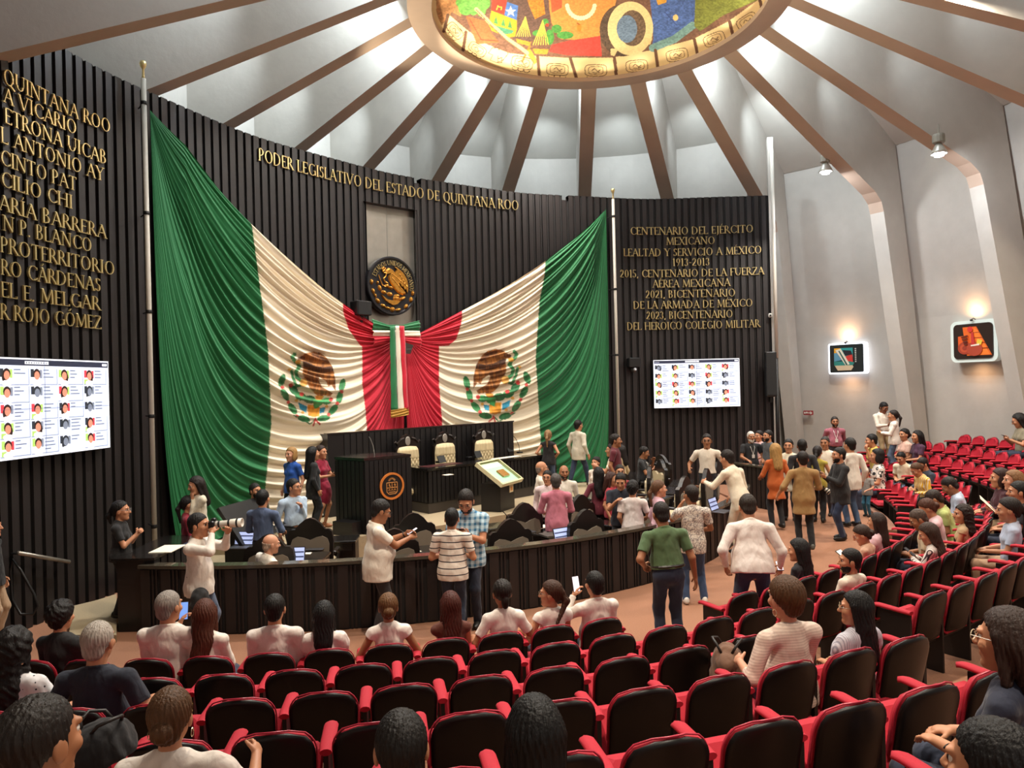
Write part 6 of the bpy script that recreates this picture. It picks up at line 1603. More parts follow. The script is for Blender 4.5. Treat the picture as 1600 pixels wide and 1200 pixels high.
# ---- small things people hold
def held(kind, info, label, side='R', mid=False, up=(0, -.35, 1), lift=.05, fwd=.07, scr='#cfd4f2', size=None, on=True):
    S, E, W_, palm, th, c = info[side]; f = unit(W_ - E); p = W_ + f * fwd
    if mid: o_ = info['L' if side == 'R' else 'R']; p = (p + o_[2] + unit(o_[2] - o_[1]) * fwd) / 2
    p = info['world'](p + np.array([0, 0, lift])); n = rotz(info['rz']) @ unit(up)      # n: where the face of it looks
    z = unit(np.array([0, 0, 1.]) - n * n[2]) if abs(n[2]) < .95 else unit(rotz(info['rz']) @ np.array([0, 1., 0]) - n * 0)
    z = unit(z - n * (z @ n)); x = np.cross(z, -n)
    M = Matrix(((x[0], -n[0], z[0], p[0]), (x[1], -n[1], z[1], p[1]), (x[2], -n[2], z[2], p[2]), (0, 0, 0, 1)))
    w_, t_k, h_ = size or {'phone': (.078, .009, .16), 'paper': (.22, .003, .30), 'tablet': (.18, .01, .25), 'folder': (.24, .012, .32), 'cup': (.07, .07, .12)}[kind]
    nm = {'phone': 'phone', 'paper': 'paper_sheet', 'tablet': 'tablet', 'folder': 'clipboard', 'cup': 'cup'}[kind]
    o = bpy.data.objects.new(nm, None); COL.objects.link(o); o.empty_display_size = .05; o.matrix_world = M; tag(o, label, {'phone': 'phone', 'paper': 'paper', 'tablet': 'tablet', 'folder': 'clipboard', 'cup': 'cup'}[kind])
    mb = MB(); mb.bbox((0, 0, 0), (w_, t_k, h_), .004); mb.build('phone_body' if kind == 'phone' else 'sheet' if kind == 'paper' else 'board', m_black if kind in ('phone', 'tablet', 'folder') else m_paper, o)
    if kind in ('phone', 'tablet'):
        mb = MB(); mb.add([(x0, -t_k / 2 - .0015, z0) for x0, z0 in ((-w_ * .45, -h_ * .46), (w_ * .45, -h_ * .46), (w_ * .45, h_ * .46), (-w_ * .45, h_ * .46))], [(0, 1, 2, 3)]); mb.build('phone_screen', mat('pscreen_' + scr.strip('#') + str(on), scr, .3, emit=.8 if on else 0.), o)
    return o
# ================================================================== the people in the hall
P_ = person
JE, DJ, BK, KH = '#33425e', '#20293a', '#17171a', '#8f7a58'
# ---- left side and platform
P_('woman in a black tee and ponytail standing against the left wall with clasped hands', (187.5, 783), .12, 80, H=1.62, fem=True, hair='pony', hl=.6, hc='#120e0d', top='#141416', hem=-.08, bottom='#18181b', L='clasp', Rr='clasp', collar=False, glasses='#8a8a8a')
gu = P_('person in black and khaki trousers cut off by the left edge of the photo', (-16, 806), .0, 75, H=1.70, hair='short', top='#131315', bottom='#a08468', L='hang', Rr='hang')
pg = P_('photographer in a white shirt and jeans aiming a long white lens', (309, 802), 0, 92, H=1.76, hair='short', hc='#14110f', top='#dfd6cc', sleeve='long', hem=-.16, bottom='#4c566b', L=(-.02, .36, .58), Rr=(.10, .22, .60), skin='tan', fat=.02, legs=((-.13, .06), (.13, -.06)), extra=['belt'])
P_('woman in a cream jacket with long dark hair standing with hands under her chin', (304, 745), .25, -130, H=1.66, fem=True, hair='long', hl=.9, hc='#1c1310', top='#cfc4ae', sleeve='long', hem=-.22, bottom='#bdb39d', L='chin', Rr='chin', hp=12, collar=False)
P_('woman in a dark red blouse standing behind the side desk', (294, 775), .0, 70, H=1.60, fem=True, hair='pony', hc='#17110f', top='#7d1226', sleeve='long', bottom='#1a1a1c', L='front', Rr='front', collar=False)
P_('bearded man in an olive shirt talking beside the flag', (398, 755), .0, 140, H=1.60, beard=True, hair='short', top='#4a4a38', sleeve='roll', bottom='#2b2b26', L='hang', Rr='front', hy=-20)
P_('man in a grey-blue shirt seen from behind beside the olive shirt', (410, 765), .0, 8, H=1.70, hair='short', hc='#0f0d0d', top='#4a5875', sleeve='long', hem=.02, bottom='#1a1d2a', L='front', Rr='front')
P_('man in a light blue shirt and glasses holding a hand to his chest', (458, 748), .1, 130, H=1.68, hair='short', hc='#15110f', top='#a9bccf', sleeve='long', hem=.03, bottom='#1b1b1e', L=(-.02, .20, .36), Rr='hang', glasses='#3a3a3a', fat=.025, extra=['belt'], hy=-25)
P_('blond woman in a blue blouse standing before the cream part of the flag', (455, 699), .5, -150, H=1.64, fem=True, hair='bob', hc='#9a7444', top='#174a9c', bottom='#17171a', skin='fair', collar=False)
P_('woman in a black suit with very long black hair on the platform', (488, 698), .5, 55, H=1.64, fem=True, hair='long', hl=1.35, hc='#0c0a0a', top='#141315', sleeve='long', hem=-.26, bottom='#141416', L='front', Rr='hang', collar=False, shoes='#b07a58')
p = P_('woman in a crimson dress holding a tablet beside the slatted panel', (501, 696), .5, 110, H=1.64, fem=True, hair='bun', hc='#2a1a12', top='#8c1030', bottom='#8c1030', skirt=True, hem=-.05, L='read', Rr='read', collar=False, shoes='#b07a58')
held('tablet', p, 'dark tablet held by the woman in the crimson dress', mid=True, on=False, scr='#22252c')
P_('bald man in a white shirt seated at the deputies desk', (424, 835), 0, 42, pose='sit', H=1.62, hair='bald', hc='#b9a08c', skin='fair', top='#e6ddd0', sleeve='long', lean=10, side=8, L='lap', Rr=(.22, .34, .20), hy=15, seat=False)
# ---- in front of the barrier
p = P_('man in a white guayabera and dark grey trousers looking at his phone', (600, 781), 0, 68, H=1.80, hair='short', hc='#1a1614', top='#e4dccf', hem=-.19, bottom='#2d2a2c', L=(-.06, .40, .33), Rr=(.06, .42, .30), fat=.075, glasses='#2a2a2a', hp=22, skin='brown', extra=['watch'])
held('phone', p, 'phone in the hands of the man in the white guayabera', mid=True, up=(0, -.5, .9), lift=.03, scr='#dcd6e2')
P_('man in a white polo with thin dark stripes seen from behind', (706, 794), 0, 4, H=1.66, hair='short', hc='#100d0c', top='hstripe:#e3d9cd:#2c2733', hem=-.14, bottom='#1f2a3e', L=(-.16, .22, .14), Rr=(.16, .22, .14), hp=10, fat=.025)
p = P_('bearded man in a blue plaid shirt and glasses reading his phone', (726, 768), 0, -172, H=1.88, hair='short', hc='#1d1714', beard=True, top='plaid:#b9d3de:#356c90', hem=-.16, bottom='#1d2536', L='phone', Rr='phone', hp=30, glasses='#5a4a40', fat=.04, extra=['watch'])
held('phone', p, 'phone in the hands of the man in the blue plaid shirt', mid=True, up=(0, -.4, .9))
# ---- group by the display case and the right of the platform
P_('bald older man in a white guayabera beside the display case', (845.6, 721), 0, 85, H=1.70, hair='bald', hc='#7d6f66', top='#e2d8c6', sleeve='long', hem=-.24, bottom='#5a534e', L='hang', Rr='front', glasses='#444444')
P_('man with glasses in a pale shirt facing the man in pink', (855, 735), 0, -165, H=1.62, hair='short', hc='#15110f', top='#d9c3c3', sleeve='long', glasses='#222222', bottom='#2a2a30')
P_('man in a pink shirt seen from behind near the display case', (868, 740), 0, -4, H=1.70, hair='short', hc='#4a4340', top='#c27284', sleeve='long', hem=-.18, bottom='#25252c', L='front', Rr='front', fat=.03)
P_('bearded man in a white shirt facing the camera behind the man in pink', (881, 727), 0, 175, H=1.66, hair='bald', beard=True, hc='#1f1815', skin='brown', top='#e0d8ca', sleeve='long', bottom='#2a2a2e')
P_('woman in a sleeveless black top seen from behind at the end of the presiding desk', (856, 672), .5, 15, H=1.60, fem=True, hair='pony', hc='#8a6a48', top='#1b1719', sleeve='none', bottom='#3d4c66', L='hip', Rr='hip', collar=False)
P_('man in a cream guayabera and dark jeans walking on the platform before the green flag', (903, 656), .5, 48, H=1.78, hair='short', hc='#1a1513', top='#cfc6b2', sleeve='long', hem=-.22, bottom='#27324a', legs=((-.10, -.26), (.10, .28)), fat=.03, L='hang', Rr='hang', shoes='#4a2e22')
P_('woman in a white top facing left among the group by the platform', (931, 714), 0, -140, H=1.58, fem=True, hair='topbun', hc='#1a1210', top='#e3d8cc', sleeve='long', bottom='#22222a', collar=False)
P_('woman with long black hair and a maroon blouse seen from behind', (935, 730), 0, 5, H=1.64, fem=True, hair='wavy', hl=1.2, hc='#0f0b0b', top='#5c1424', sleeve='long', bottom='#1b1a1e', L='hip', Rr='hip', collar=False)
P_('man in a maroon shirt at the right edge of the green flag', (961, 678), .5, 105, H=1.68, hair='short', skin='brown', top='#5a1522', bottom='#222226')
P_('man in a cream shirt gesturing to the left near the flag pole', (956, 693), .3, -85, H=1.66, hair='short', top='#ddd0b8', bottom='#26262c', L=(-.08, .36, .34), Rr=(.1, .34, .26))
P_('woman in a beige top with long dark hair beside the flag pole', (969, 695), .2, -60, H=1.62, fem=True, hair='long', hl=.9, hc='#1b1412', top='#c9b089', sleeve='long', bottom='#26262c', hem=-.3, collar=False)
cmn = P_('man in a black tee raising a camera before the dark wall', (1008, 698), 0, 105, H=1.70, hair='short', hc='#17110f', skin='brown', top='#17171a', bottom='#1d1d22', L=(-.12, .26, .46), Rr=(.16, .30, .30), hp=15, extra=['lanyard'])
P_('woman in a red top smiling between two men in the centre group', (955, 738), 0, 115, H=1.56, fem=True, hair='long', hl=.7, hc='#3a2018', top='#9c2030', bottom='#22222a', collar=False)
P_('man with glasses and a red shirt behind the man in navy', (968, 726), 0, 178, H=1.66, hair='short', top='#8a2230', glasses='#30302f', bottom='#22222a')
P_('man in a navy tee holding something up to his chest', (969, 740), 0, -165, H=1.70, hair='short', hc='#1a1512', top='#1a1d2a', bottom='#1c1c22', L='hang', Rr=(.06, .28, .34), hp=20)
P_('man with curly black hair and a white tee seen from behind at the barrier', (988, 752), 0, 18, H=1.57, hair='curly', hc='#0f0c0b', top='#e2d6d2', bottom='#22242c', L='pocket', Rr='front', collar=False, fat=.03)
P_('woman in a pale pink collared shirt with tied-back brown hair', (1029, 751), 0, 85, H=1.62, fem=True, hair='pony', hc='#5a3d28', top='#d4a9b6', sleeve='long', bottom='#8c2038', skin='fair', extra=['hoops'])
P_('balding man in a green polo and belted jeans standing in the front row', (1031, 784), 0, -4, H=1.80, hair='fringe', hc='#1d1613', skin='brown', top='#4c6440', hem=.06, bottom='#2a3348', lean=9, side=-3, L=(-.25, .12, .10), Rr='hang', fat=.045, extra=['belt'], hp=12)
P_('man in a white leaf-print shirt, jeans and white sneakers at the barrier', (1080, 758), 0, 2, H=1.72, hair='short', hc='#231a16', skin='brown', top='floral:#dcd3c6:#8f8583', hem=-.17, bottom='#35496a', shoes='#d9d3cb', L=(-.12, .22, .50), Rr='front', legs=((-.12, .0), (.15, .02)), hy=-25)
p = P_('large man in a white long-sleeved shirt and jeans bending over the front seats', (1167, 773), .0, 8, H=1.86, hair='short', hc='#2a2019', top='#e3d8d0', sleeve='long', hem=-.07, bottom='#2f3c55', lean=16, fat=.06, L=(-.28, .12, .02), Rr=(.34, .20, .02), legs=((-.20, .0), (.20, .0)), hp=14)
held('phone', p, 'phone held low by the large man in white', side='R', up=(0, -.5, .8), scr='#e6dfe6')
# ---- right group round the deputies' desks
P_('man with moustache in a white polo leaning on two chairs before the dark wall', (1104, 678), .25, -165, H=1.84, hair='short', skin='brown', top='#dccfbe', bottom='#1f1f24', hem=.02, L=(-.36, .16, .12), Rr=(.36, .16, .12), glasses='#1d1d1d')
P_('man in a white guayabera bending to the left over a desk', (1134, 703), .25, -38, H=1.82, hair='short', hc='#1c1512', top='#ded2ba', sleeve='long', hem=-.2, bottom='#cfc3ac', lean=22, L=(-.22, .42, .42), Rr='front')
P_('man in a black tee, pale cap and lanyard leaning on the far barrier', (1173, 674), .25, 178, H=1.68, hair='crop', hc='#c9c2b8', beard=True, skin='brown', top='#17171a', bottom='#1f1f24', L='front', Rr='front', extra=['lanyard'])
P_('woman in a pink and white blouse leaning on the far barrier', (1186, 673), .25, -120, H=1.66, fem=True, hair='bun', hc='#1a1211', top='#dcb0ae', bottom='#c92f4c', sleeve='cap', L='front', Rr='front', collar=False)
P_('bearded man in a grey tee beside the woman in pink and white', (1200, 672), .25, -110, H=1.72, hair='short', beard=True, hc='#15100e', top='#4a4d50', bottom='#24242a', collar=False)
P_('woman in an orange blazer with long blond hair seen from behind', (1211, 693), .2, -6, H=1.72, fem=True, hair='long', hl=1.0, hc='#a27c48', top='#b85a22', sleeve='long', hem=-.32, bottom='#1a1a1e', L='front', Rr='hang', collar=False)
P_('stocky man in a cream guayabera facing the woman in orange', (1232, 686), .2, -150, H=1.74, hair='short', hc='#15110f', top='#e2d7bd', hem=-.3, bottom='#27272c', fat=.04)
P_('man in a black jacket seen from behind among the right group', (1253, 686), .2, 12, H=1.78, hair='crop', hc='#15110f', skin='deep', top='#1c1a1d', sleeve='long', hem=-.2, bottom='#1a1a1e', fat=.03)
P_('person in a tan overshirt and black trousers with one hand on the barrier', (1254, 705), .19, 10, H=1.74, hair='short', hc='#1d1512', top='#9b7848', sleeve='roll', hem=-.30, bottom='#141417', shoes='#4b4a44', L=(-.42, .12, .02), Rr='front', legs=((-.08, .06), (.10, -.10)), fat=.02)
P_('woman in a yellow top with a dark ponytail seen from behind', (1277, 697), .2, 35, H=1.60, fem=True, hair='pony', hl=.8, hc='#1a1110', top='#a8963a', sleeve='none', bottom='#1a1a1e', L='front', Rr='front', collar=False)
P_('man in a white shirt looking left behind the woman in yellow', (1289, 682), .2, -140, H=1.74, hair='crop', hc='#2d2724', skin='brown', top='#ded4c4', bottom='#2a2a30')
p = P_('bearded man in a black overshirt, jeans and boots holding a phone', (1311, 699), .14, -92, H=1.76, hair='short', hc='#17110f', beard=True, top='#1d1b1c', sleeve='long', hem=-.24, bottom='#27334d', L='phone', Rr='phone', fat=.035, legs=((-.10, .04), (.10, -.06)))
held('phone', p, 'phone in the hands of the bearded man in black', mid=True, on=False, scr='#3a3a44')
P_('man in pale tee and jeans, back turned, beside the man in black', (1328, 684), .2, -18, H=1.80, hair='short', hc='#17120f', top='#d6cdc0', sleeve='long', hem=-.2, bottom='#3d526f', fat=.035, collar=False)
P_('man in a dusty pink shirt and lanyard standing by the white wall', (1304, 651), .5, -168, H=1.70, hair='short', skin='brown', beard=True, top='#935260', sleeve='roll', hem=.02, bottom='#2a2a30', L='behind', Rr='behind', fat=.035, extra=['lanyard'])
P_('tall man in cream shirt and khaki trousers standing above the right seats', (1383, 629), .72, 165, H=1.82, hair='short', hc='#110d0c', skin='deep', top='#ddd3c4', sleeve='long', hem=.02, bottom=KH, L='hang', Rr='read', hp=25)
P_('woman in a white blouse standing close to the tall man in cream', (1396, 641), .72, -60, H=1.64, fem=True, hair='pony', hc='#1f1512', top='#e0d8cd', sleeve='long', bottom='#4d6078', L='read', Rr='read', collar=False)
P_('small child in a grey shirt standing in front of the right-hand seats', (1354, 731), .2, -120, H=1.02, hair='short', hc='#4a2f20', skin='fair', top='#8d8a86', bottom='#2f6a86', L='front', Rr='front', hs=1.5, collar=False)

# ---- front rows, seen from behind
S_ = lambda label, head, row, **k: person(label, head, row=row, pose='sit', **{**dict(L='lap', Rr='lap'), **k})
S_('woman with curly black hair and a black top in the front row', (94, 941), 1, fem=True, hair='curly', hc='#120d0c', top='#131214', sleeve='long', collar=False)
p = S_('grey-haired man in a white guayabera at the left of the front row', (265, 923), 1, hair='short', hc='#857d76', top='#e4dad0', sleeve='long', fat=.04, L='lap', Rr='lap', hy=18)
p = S_('woman with long auburn hair showing a phone to the grey-haired man', (322, 938), 1, fem=True, hair='wavy', hl=1.15, hc='#4a2416', top='#e6dcd0', sleeve='long', L=(-.33, .22, .54), Rr='lap', collar=False, hy=-12)
held('phone', p, 'phone with blue screen raised beside the auburn-haired woman', side='L', up=(.15, -1, .3), lift=.06, scr='#6f9be8', size=(.085, .009, .175))
S_('man with short black hair in a white shirt in the front row', (430, 929), 1, hair='short', hc='#14110f', top='#e3d8d0', sleeve='long', fat=.05)
p = S_('woman with straight black hair and a white gathered blouse in the front row', (503, 940), 1, fem=True, hair='long', hl=.85, hc='#0e0b0b', top='#e6dbd4', sleeve='puff', L='phone', Rr='phone', collar=False)
held('phone', p, 'phone in the hands of the woman with straight black hair', mid=True, up=(0, -1, .5), lift=.10)
S_('woman with a low brown bun and sleeveless white top in the front row', (609, 928), 1, fem=True, hair='bun', hc='#5f4023', top='#e8ddd4', sleeve='cap', skin='brown', collar=False, L='arm', Rr='arm')
S_('woman with auburn hair and bare shoulders in brown straps in the front row', (702, 925), 1, fem=True, hair='wavy', hl=1.1, hc='#42190f', top='#5a2c1e', sleeve='none', skin='tan', L='chin', Rr='lap', hem=-.05, collar=False)
S_('person with braided hair and a white tee in the front row', (783, 907), 1, fem=True, hair='braids', hc='#1a120e', top='#e6dcd3', skin='brown', collar=False, L='arm', Rr='arm')
S_('woman with glasses and a ponytail tied with a scarf in the front row', (862, 908), 1, fem=True, hair='pony', hl=1.0, hc='#3d2417', top='#e8ddd4', sleeve='cap', glasses='#6a5a4a', hy=-58, collar=False, L='arm', Rr='lap', skin='tan')
p = S_('man in a white shirt holding up a phone at the right of the front row', (929, 893), 1, hair='short', hc='#14110f', top='#e4d9cf', sleeve='long', fat=.04, L=(-.14, .28, .50), Rr='lap')
held('phone', p, 'phone with white screen held up in the front row', side='L', up=(.1, -1, .25), lift=.07, scr='#f4effa', size=(.085, .009, .17))
S_('woman with curly dark hair and a white polka-dot blouse at the left edge', (20, 983), 3, fem=True, hair='curls', hl=1.25, hc='#130e0d', top='dots:#e4e2e4:#24242e', sleeve='puff', collar=False)
S_('white-haired man in a navy polo in the third row', (147, 972), 3, hair='short', hc='#a39a90', top='#191f2e', fat=.06, L='arm', Rr='arm', H=1.8)
S_('woman with brown hair in a bun and a white lace blouse in the fifth row', (265, 1078), 5, fem=True, hair='bun', hc='#573a22', top='#e6dace', sleeve='puff', swx=.03, L='lap', Rr=(.34, .34, .30), glasses='#c9a860', collar=False, extra=['hoops'], skin='tan', fat=.04)
S_('man with thinning dark hair at the bottom left corner', (60, 1090), 6, hair='short', hc='#1b1512', top='#d6cbbf', skin='brown', hy=25)
S_('person with slicked-back dark hair at the bottom centre', (616, 1113), 6, hair='short', hc='#14100e', top='#1d1b1e', skin='tan', fem=False)
S_('person with long straight black hair at the bottom centre', (840, 1091), 6, fem=True, hair='long', hl=1.4, hc='#0b0909', top='#151416', collar=False, hs=1.2)
S_('woman with short brown hair and a beige knit sweater', (1226, 904), 4, fem=True, hair='pixie', hc='#4a2f18', swx=.045, hs=1.3, top='knit:#d9c5b6:#b99f92', sleeve='roll', L=(-.26, .22, .20), Rr='lap', extra=['hoops'], fat=.085, collar=False, skin='fair')
S_('woman with long black hair and a fine-striped blouse beside the knit sweater', (1335, 925), 4, fem=True, hair='long', hl=1.3, hc='#0f0c0d', top='pin:#c9c6cf:#9a98a6', sleeve='puff', glasses='#9a8a70', hy=-40, collar=False)
S_('man with spiky black hair at the bottom right corner', (1556, 1127), 7, hair='short', hc='#121011', top='#1a1a1d', hy=-20)
# ---- right block, nearer rows
S_('woman with long straight black hair leaning forward in the front row on the right', (1246, 842), 1, hs=1.36, fem=True, hair='long', hl=1.2, hc='#0f0b0b', top='#1c1a20', sleeve='long', hy=-25, lean=8, collar=False)
p = S_('woman with a dark bun, glasses and a peach top holding a tablet', (1341, 827), 1, hs=1.36, fem=True, hair='bun', hc='#33231a', top='#cba288', sleeve='long', glasses='#a05040', hp=25, hy=-20, L='read', Rr='read', collar=False)
held('tablet', p, 'pale tablet held by the woman in the peach top', mid=True, up=(0, -.6, .8), scr='#d9cfc4')
S_('woman with long brown hair and a pink blouse with white ruffles', (1371, 802), 1, fem=True, hair='wavy', hl=1.25, hc='#2b1a13', top='#d8b0b4', sleeve='puff', collar=False, hs=1.2)
S_('bearded man in a white tee in the second row on the right', (1329, 864), 2, hs=1.36, hair='short', hc='#15110f', beard=True, top='#e0d3c0', hy=-45, skin='tan', fat=.04, collar=False)
p = S_('woman with half-up brown hair and a white blouse with dark stripes', (1445, 822), 2, hs=1.36, fem=True, hair='wavy', hl=1.0, hc='#38251a', top='vstripe:#e5d9d0:#45303a', sleeve='long', hp=22, hy=-20, L='phone', Rr='phone', collar=False)
held('phone', p, 'dark phone in the hands of the woman in the striped blouse', mid=True, up=(0, -.6, .8), on=False, scr='#30343c')
S_('woman with dark curly half-up hair and a beige top in the second row', (1505, 800), 2, hs=1.36, fem=True, hair='curls', hl=1.0, hc='#21140f', top='#c2a57e', sleeve='cap', hy=-30, collar=False)
def mo(row, label, head, floor, face, **k):
    i = M_(label, head, floor, face, **k); l = i['loc']; OCC.add(nearest_seat(row, math.degrees(math.atan2(l[1] - SEATC[1], l[0] - SEATC[0])))); return i
def M_(label, head, floor, face, **k): return person(label, head, floor, face, pose='sit', **{**dict(L='lap', Rr='lap'), **k})
EXTRA_SEATS = []
def ms(label, head, floor, face, **k):
    i = M_(label, head, floor, face, **k); EXTRA_SEATS.append(i); return i
M_('woman with shoulder-length brown hair and a navy top at the right edge', (1578, 952), .80, -38, fem=True, hair='long', hl=.75, hc='#2a1a14', top='#1b2034', glasses='#c9b79a', collar=False, fat=.04, hs=1.25, H=1.74)
ms('man in a lime green shirt leaning forward', (1450, 767), .0, -62, hs=1.36, hair='crop', hc='#2a1f19', top='#a9b26a', hp=25, lean=18, fat=.05, skin='brown')
ms('man in a light blue shirt looking down in front of the red seats', (1475, 747), .05, -62, hs=1.36, hair='crop', hc='#1d1613', top='#b4c1d6', hp=30, lean=10, fat=.03, skin='brown')
ms('woman with a dark ponytail and a pale blue shirt at the right edge', (1575, 778), .2, -62, hs=1.36, fem=True, hair='pony', hl=1.2, hc='#1d1411', top='#b5bfd4', hp=5, bottom='#c9a78a')
ms('woman in a dark maroon top behind the sheets of paper', (1563, 732), .3, -70, hs=1.36, fem=True, hair='bob', hc='#2d1613', top='#45202a', sleeve='long', collar=False)
p = ms('woman with light brown hair near the right edge holding sheets of paper', (1584, 735), .3, -75, hs=1.36, fem=True, hair='long', hl=.7, hc='#7a5636', top='#4a2530', sleeve='long', bottom='#cbb392', L='read', Rr='read', collar=False, skin='fair')
held('paper', p, 'large white sheets of paper held in the right-hand seats', mid=True, up=(-.2, -.7, .7), lift=.08, size=(.42, .004, .34))
ms('man with black hair near the right edge behind the pale blue shirt', (1592, 752), .25, -70, hs=1.36, hair='short', hc='#14100f', top='#26242a', skin='tan')
# ---- far right rows, facing the floor
mo(1, 'man with a shaved head and a beige shirt in the front row', (1427, 797), 0, -60, hair='crop', hc='#4a3a30', top='#cdb594', skin='brown', hp=25, hy=-15, lean=8)
mo(1, 'woman in a sleeveless pink top in front of the lime shirt', (1441, 781), 0, -62, fem=True, hair='bun', hc='#4a2a1c', top='#d6b4b8', sleeve='none', hp=25, lean=10, collar=False)
mo(1, 'man in a cream shirt and jeans with clasped hands in the front row', (1406, 707), 0.1, -120, hair='short', hc='#100d0c', top='#e0d2b6', bottom='#46546c', L='lap', Rr='lap', lean=16, hp=12, fat=.03)
mo(1, 'woman in a yellow and white striped top with sandals', (1427, 725), 0.05, -95, fem=True, hair='bun', hc='#4d3320', top='vstripe:#dba92f:#e9e0d2', sleeve='long', bottom='#1a1a1d', hp=25, lean=15, collar=False)
mo(1, 'person in a dark denim jacket behind the yellow striped top', (1438, 716), 0.1, -95, hair='short', hc='#15100f', top='#2c3444', sleeve='long', hp=25)
S_('man in a yellow shirt resting his chin on his hand', (1361, 677), 2, hair='short', hc='#120e0d', top='#d2b457', L='chin', Rr='lap', hy=15, lean=10)
S_('woman in a white tee with black circles in the front row', (1371, 700), 1, fem=True, hair='bob', hc='#15100f', top='blobs:#e2d8cf:#1a1718', skin='tan', collar=False, hy=10)
S_('woman in a pink top beside the woman in purple', (1413, 669), 3, fem=True, hair='bun', hc='#17110f', top='#d9b09e', skin='tan', collar=False, hy=-10)
S_('woman in a purple top with long dark hair', (1434, 672), 3, fem=True, hair='long', hl=.8, hc='#120e0e', top='#43203a', collar=False)
p = S_('woman in an olive top reading a phone in the top row at the right edge', (1588, 646), 5, fem=True, hair='long', hl=.8, hc='#15100f', top='#857c66', L='phone', Rr='phone', hp=20, hy=25, skin='tan', glasses='#5a4a40', collar=False)
held('phone', p, 'dark phone read by the woman in olive, top row', mid=True, on=False, scr='#202228')

# ---- cameras, bags and loose things
def camera_obj(loc, d, label, white=True, Ls=.30):
    o = empty('photo_camera', loc, 0, label, 'camera'); q = Vector(d).to_track_quat('Y', 'Z'); o.rotation_euler = q.to_euler()
    mb = MB(); mb.bbox((0, -.03, 0), (.145, .075, .11), .015); mb.bbox((0, -.02, .065), (.06, .06, .04), .012); mb.build('camera_body', m_black, o)
    m_l = mat('lens_white', '#d8d2c6', .35) if white else m_black
    mb = MB(); mb.lathe([(.035, 0), (.042, .01), (.042, Ls * .45), (.052, Ls * .55), (.055, Ls), (.048, Ls), (.045, Ls * .9), (0, Ls * .88)], (0, 0, 0), 18, 'Y'); mb.build('lens_barrel', m_l, o, smooth=True)
    mb = MB(); 
    for t in (.12, .5, .8): mb.lathe([(.044 + .012 * (t > .45), Ls * t), (.046 + .012 * (t > .45), Ls * t + .004), (.046 + .012 * (t > .45), Ls * t + .02), (.044 + .012 * (t > .45), Ls * t + .024)], (0, 0, 0), 18, 'Y')
    mb.build('lens_ring', m_black, o)
    return o
e = pg['world'](pg['Hd'](.0, .17, .005)); camera_obj(e, rotz(pg['rz']) @ np.array([0, 1., .06]), 'camera with long white telephoto lens held by the photographer in white', True, .34)
def soft_bag(name, label, loc, size, c, rz=0., handles=True, squash=.0):
    g = Fld((-.4, -.4, -.1), (.4, .4, .7), .011); a, b, c_ = size
    g.ell((0, 0, c_ * .42), (a, b, c_ * .5), None, .05); g.ell((0, 0, c_ * .15), (a * 1.05, b * 1.1, c_ * .22), None, .06); g.plane((0, 0, 0.004), (0, 0, -1)); g.wrinkle(.008, a * 40, 1.6)
    v, q = g.mesh(); o = link(name, raw_mesh(name, v, q, [cloth_mat(c)])); o.location = loc; o.rotation_euler = (0, 0, rz); tag(o, label, 'bag')
    if handles:
        mb = MB()
        for s in (-1, 1): mb.tube([(-a * .5, s * b * .3, c_ * .78), (-a * .40, s * b * .6, c_ * .98), (0, s * b * .9, c_ * 1.06), (a * .40, s * b * .6, c_ * .98), (a * .5, s * b * .3, c_ * .78)], .010, 7)
        mb.build('bag_handle', mat('bag_strap_' + c.strip('#'), '#1c1512', .5), o, smooth=True)
    return o
soft_bag('handbag', 'brown leather handbag on the seat beside the knit sweater', at_z(1137, 1062, row_z(4) + .46), (.20, .12, .30), '#6b4a36', R(30))
soft_bag('tote_bag', 'crumpled cream cloth bag on the floor by the front row on the right', at_z(1386, 802, .0), (.26, .16, .12), '#cdbfa0', 0, False)
soft_bag('camera_bag', 'black camera bag hanging at the hip of the photographer', pg['world'](np.array([.20, .10, .66])), (.13, .10, .26), '#18181a', pg['rz'], False)
soft_bag('camera_bag', 'black pouch on the belt of the photographer', pg['world'](np.array([-.21, -.02, .74])), (.09, .07, .20), '#151517', pg['rz'], False)
soft_bag('purse', 'black purse on a seat at the bottom left', at_z(160, 1186, row_z(6) + .48), (.17, .12, .22), '#161416', R(20))
tn = at_z(1287, 762, .95); camera_obj(tn, (.1, -.6, -.5), 'camera with short white lens hanging beside the tan overshirt', True, .16)
camera_obj(cmn['world'](cmn['T'](.05, .36, .36)), rotz(cmn['rz']) @ np.array([0.3, 1., -.3]), 'black camera held by the man in the black tee', False, .14)
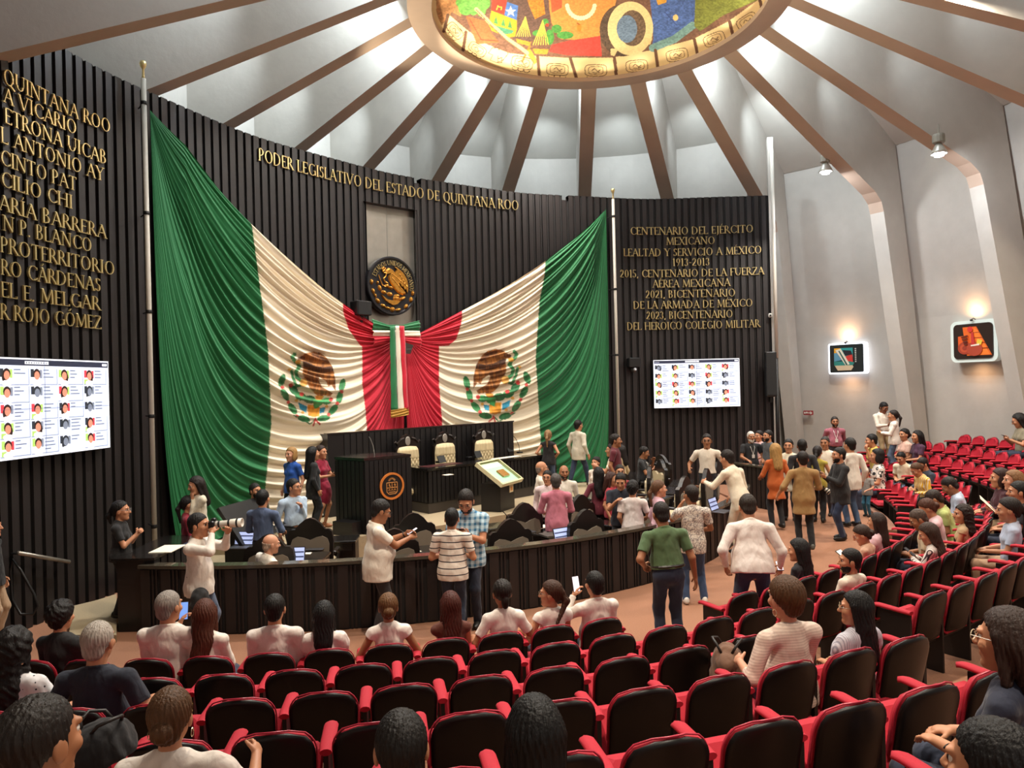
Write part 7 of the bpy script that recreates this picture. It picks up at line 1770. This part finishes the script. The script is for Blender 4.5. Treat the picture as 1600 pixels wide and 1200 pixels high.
cb = empty('camera_strap', (at_z(20, 880, 1.0)), 0, 'black strap hanging in a loop at the left edge beside the wall', 'strap'); mb = MB(); mb.tube([(0, 0, .05), (.08, -.06, -.1), (.22, -.12, -.45), (.26, -.16, -.62), (.2, -.16, -.72), (.06, -.1, -.7), (-.02, -.03, -.5), (-.03, 0, -.1)], .018, 8, closed=True); mb.build('strap_loop', m_black, cb, smooth=True)
if 'scarf':
    pass
# ---- the seats, now that the sitters are known
ROWN = {1: 'front row', 2: 'second row', 3: 'third row', 4: 'fourth row', 5: 'fifth row', 6: 'sixth row'}
BLK = {0: 'left block', 1: 'middle block', 2: 'far block'}
def blk(k, b):
    n = len(ROWS[k]); return 'left block' if b == 0 and n == 3 else ('far right block' if b == n - 1 and n > 1 else ('nearer right block' if n == 3 else 'near block'))
def nth(i): return ORD[i] if i < len(ORD) else '%dth' % (i + 1)
for (k, b, i), a in SEATS.items():
    t = R(a); r_ = row_R(k); p = (SEATC[0] + r_ * math.cos(t), SEATC[1] + r_ * math.sin(t), row_z(k))
    x, y, z = proj((p[0], p[1], p[2] + .7)); x2, y2, z2 = proj((p[0], p[1], p[2] + .9))
    if z < .8 or x < -90 or x > 1690 or y2 > 1235: continue
    occ = (k, b, i) in OCC; left = i == 0
    pi = (3 if left else 1) if occ else (2 if left else 0)
    o = PROTO[pi] if pi not in used_proto else copy_tree(PROTO[pi]); used_proto.add(pi)
    o.location = p; o.rotation_euler = (0, 0, t + PI / 2)
    tag(o, '%s theatre seat, %s from left in %s, %s' % ('occupied red' if occ else 'empty red', nth(i), ROWN[k], blk(k, b)), 'seat', 'red theatre seats')
for n_, i in enumerate(EXTRA_SEATS):
    o = PROTO[1] if 1 not in used_proto else copy_tree(PROTO[1]); used_proto.add(1); w_ = i['world'](np.array([0, -.21, 0])); o.location = w_; o.rotation_euler = (0, 0, i['rz'])
    tag(o, 'red theatre seat under the ' + i['root']['label'][:60].rsplit(' ', 1)[0].split(' leaning')[0].split(' looking')[0].split(' near')[0].split(' at the')[0].split(' behind')[0], 'seat', 'red theatre seats')
for i, o in enumerate(PROTO):
    if i not in used_proto:
        for ch in list(o.children): bpy.data.objects.remove(ch)
        bpy.data.objects.remove(o)
import os
if os.environ.get('DBG'):
    for q in SEATED: print('SEATED', q)
    for q in STANDING: print('STAND', q)
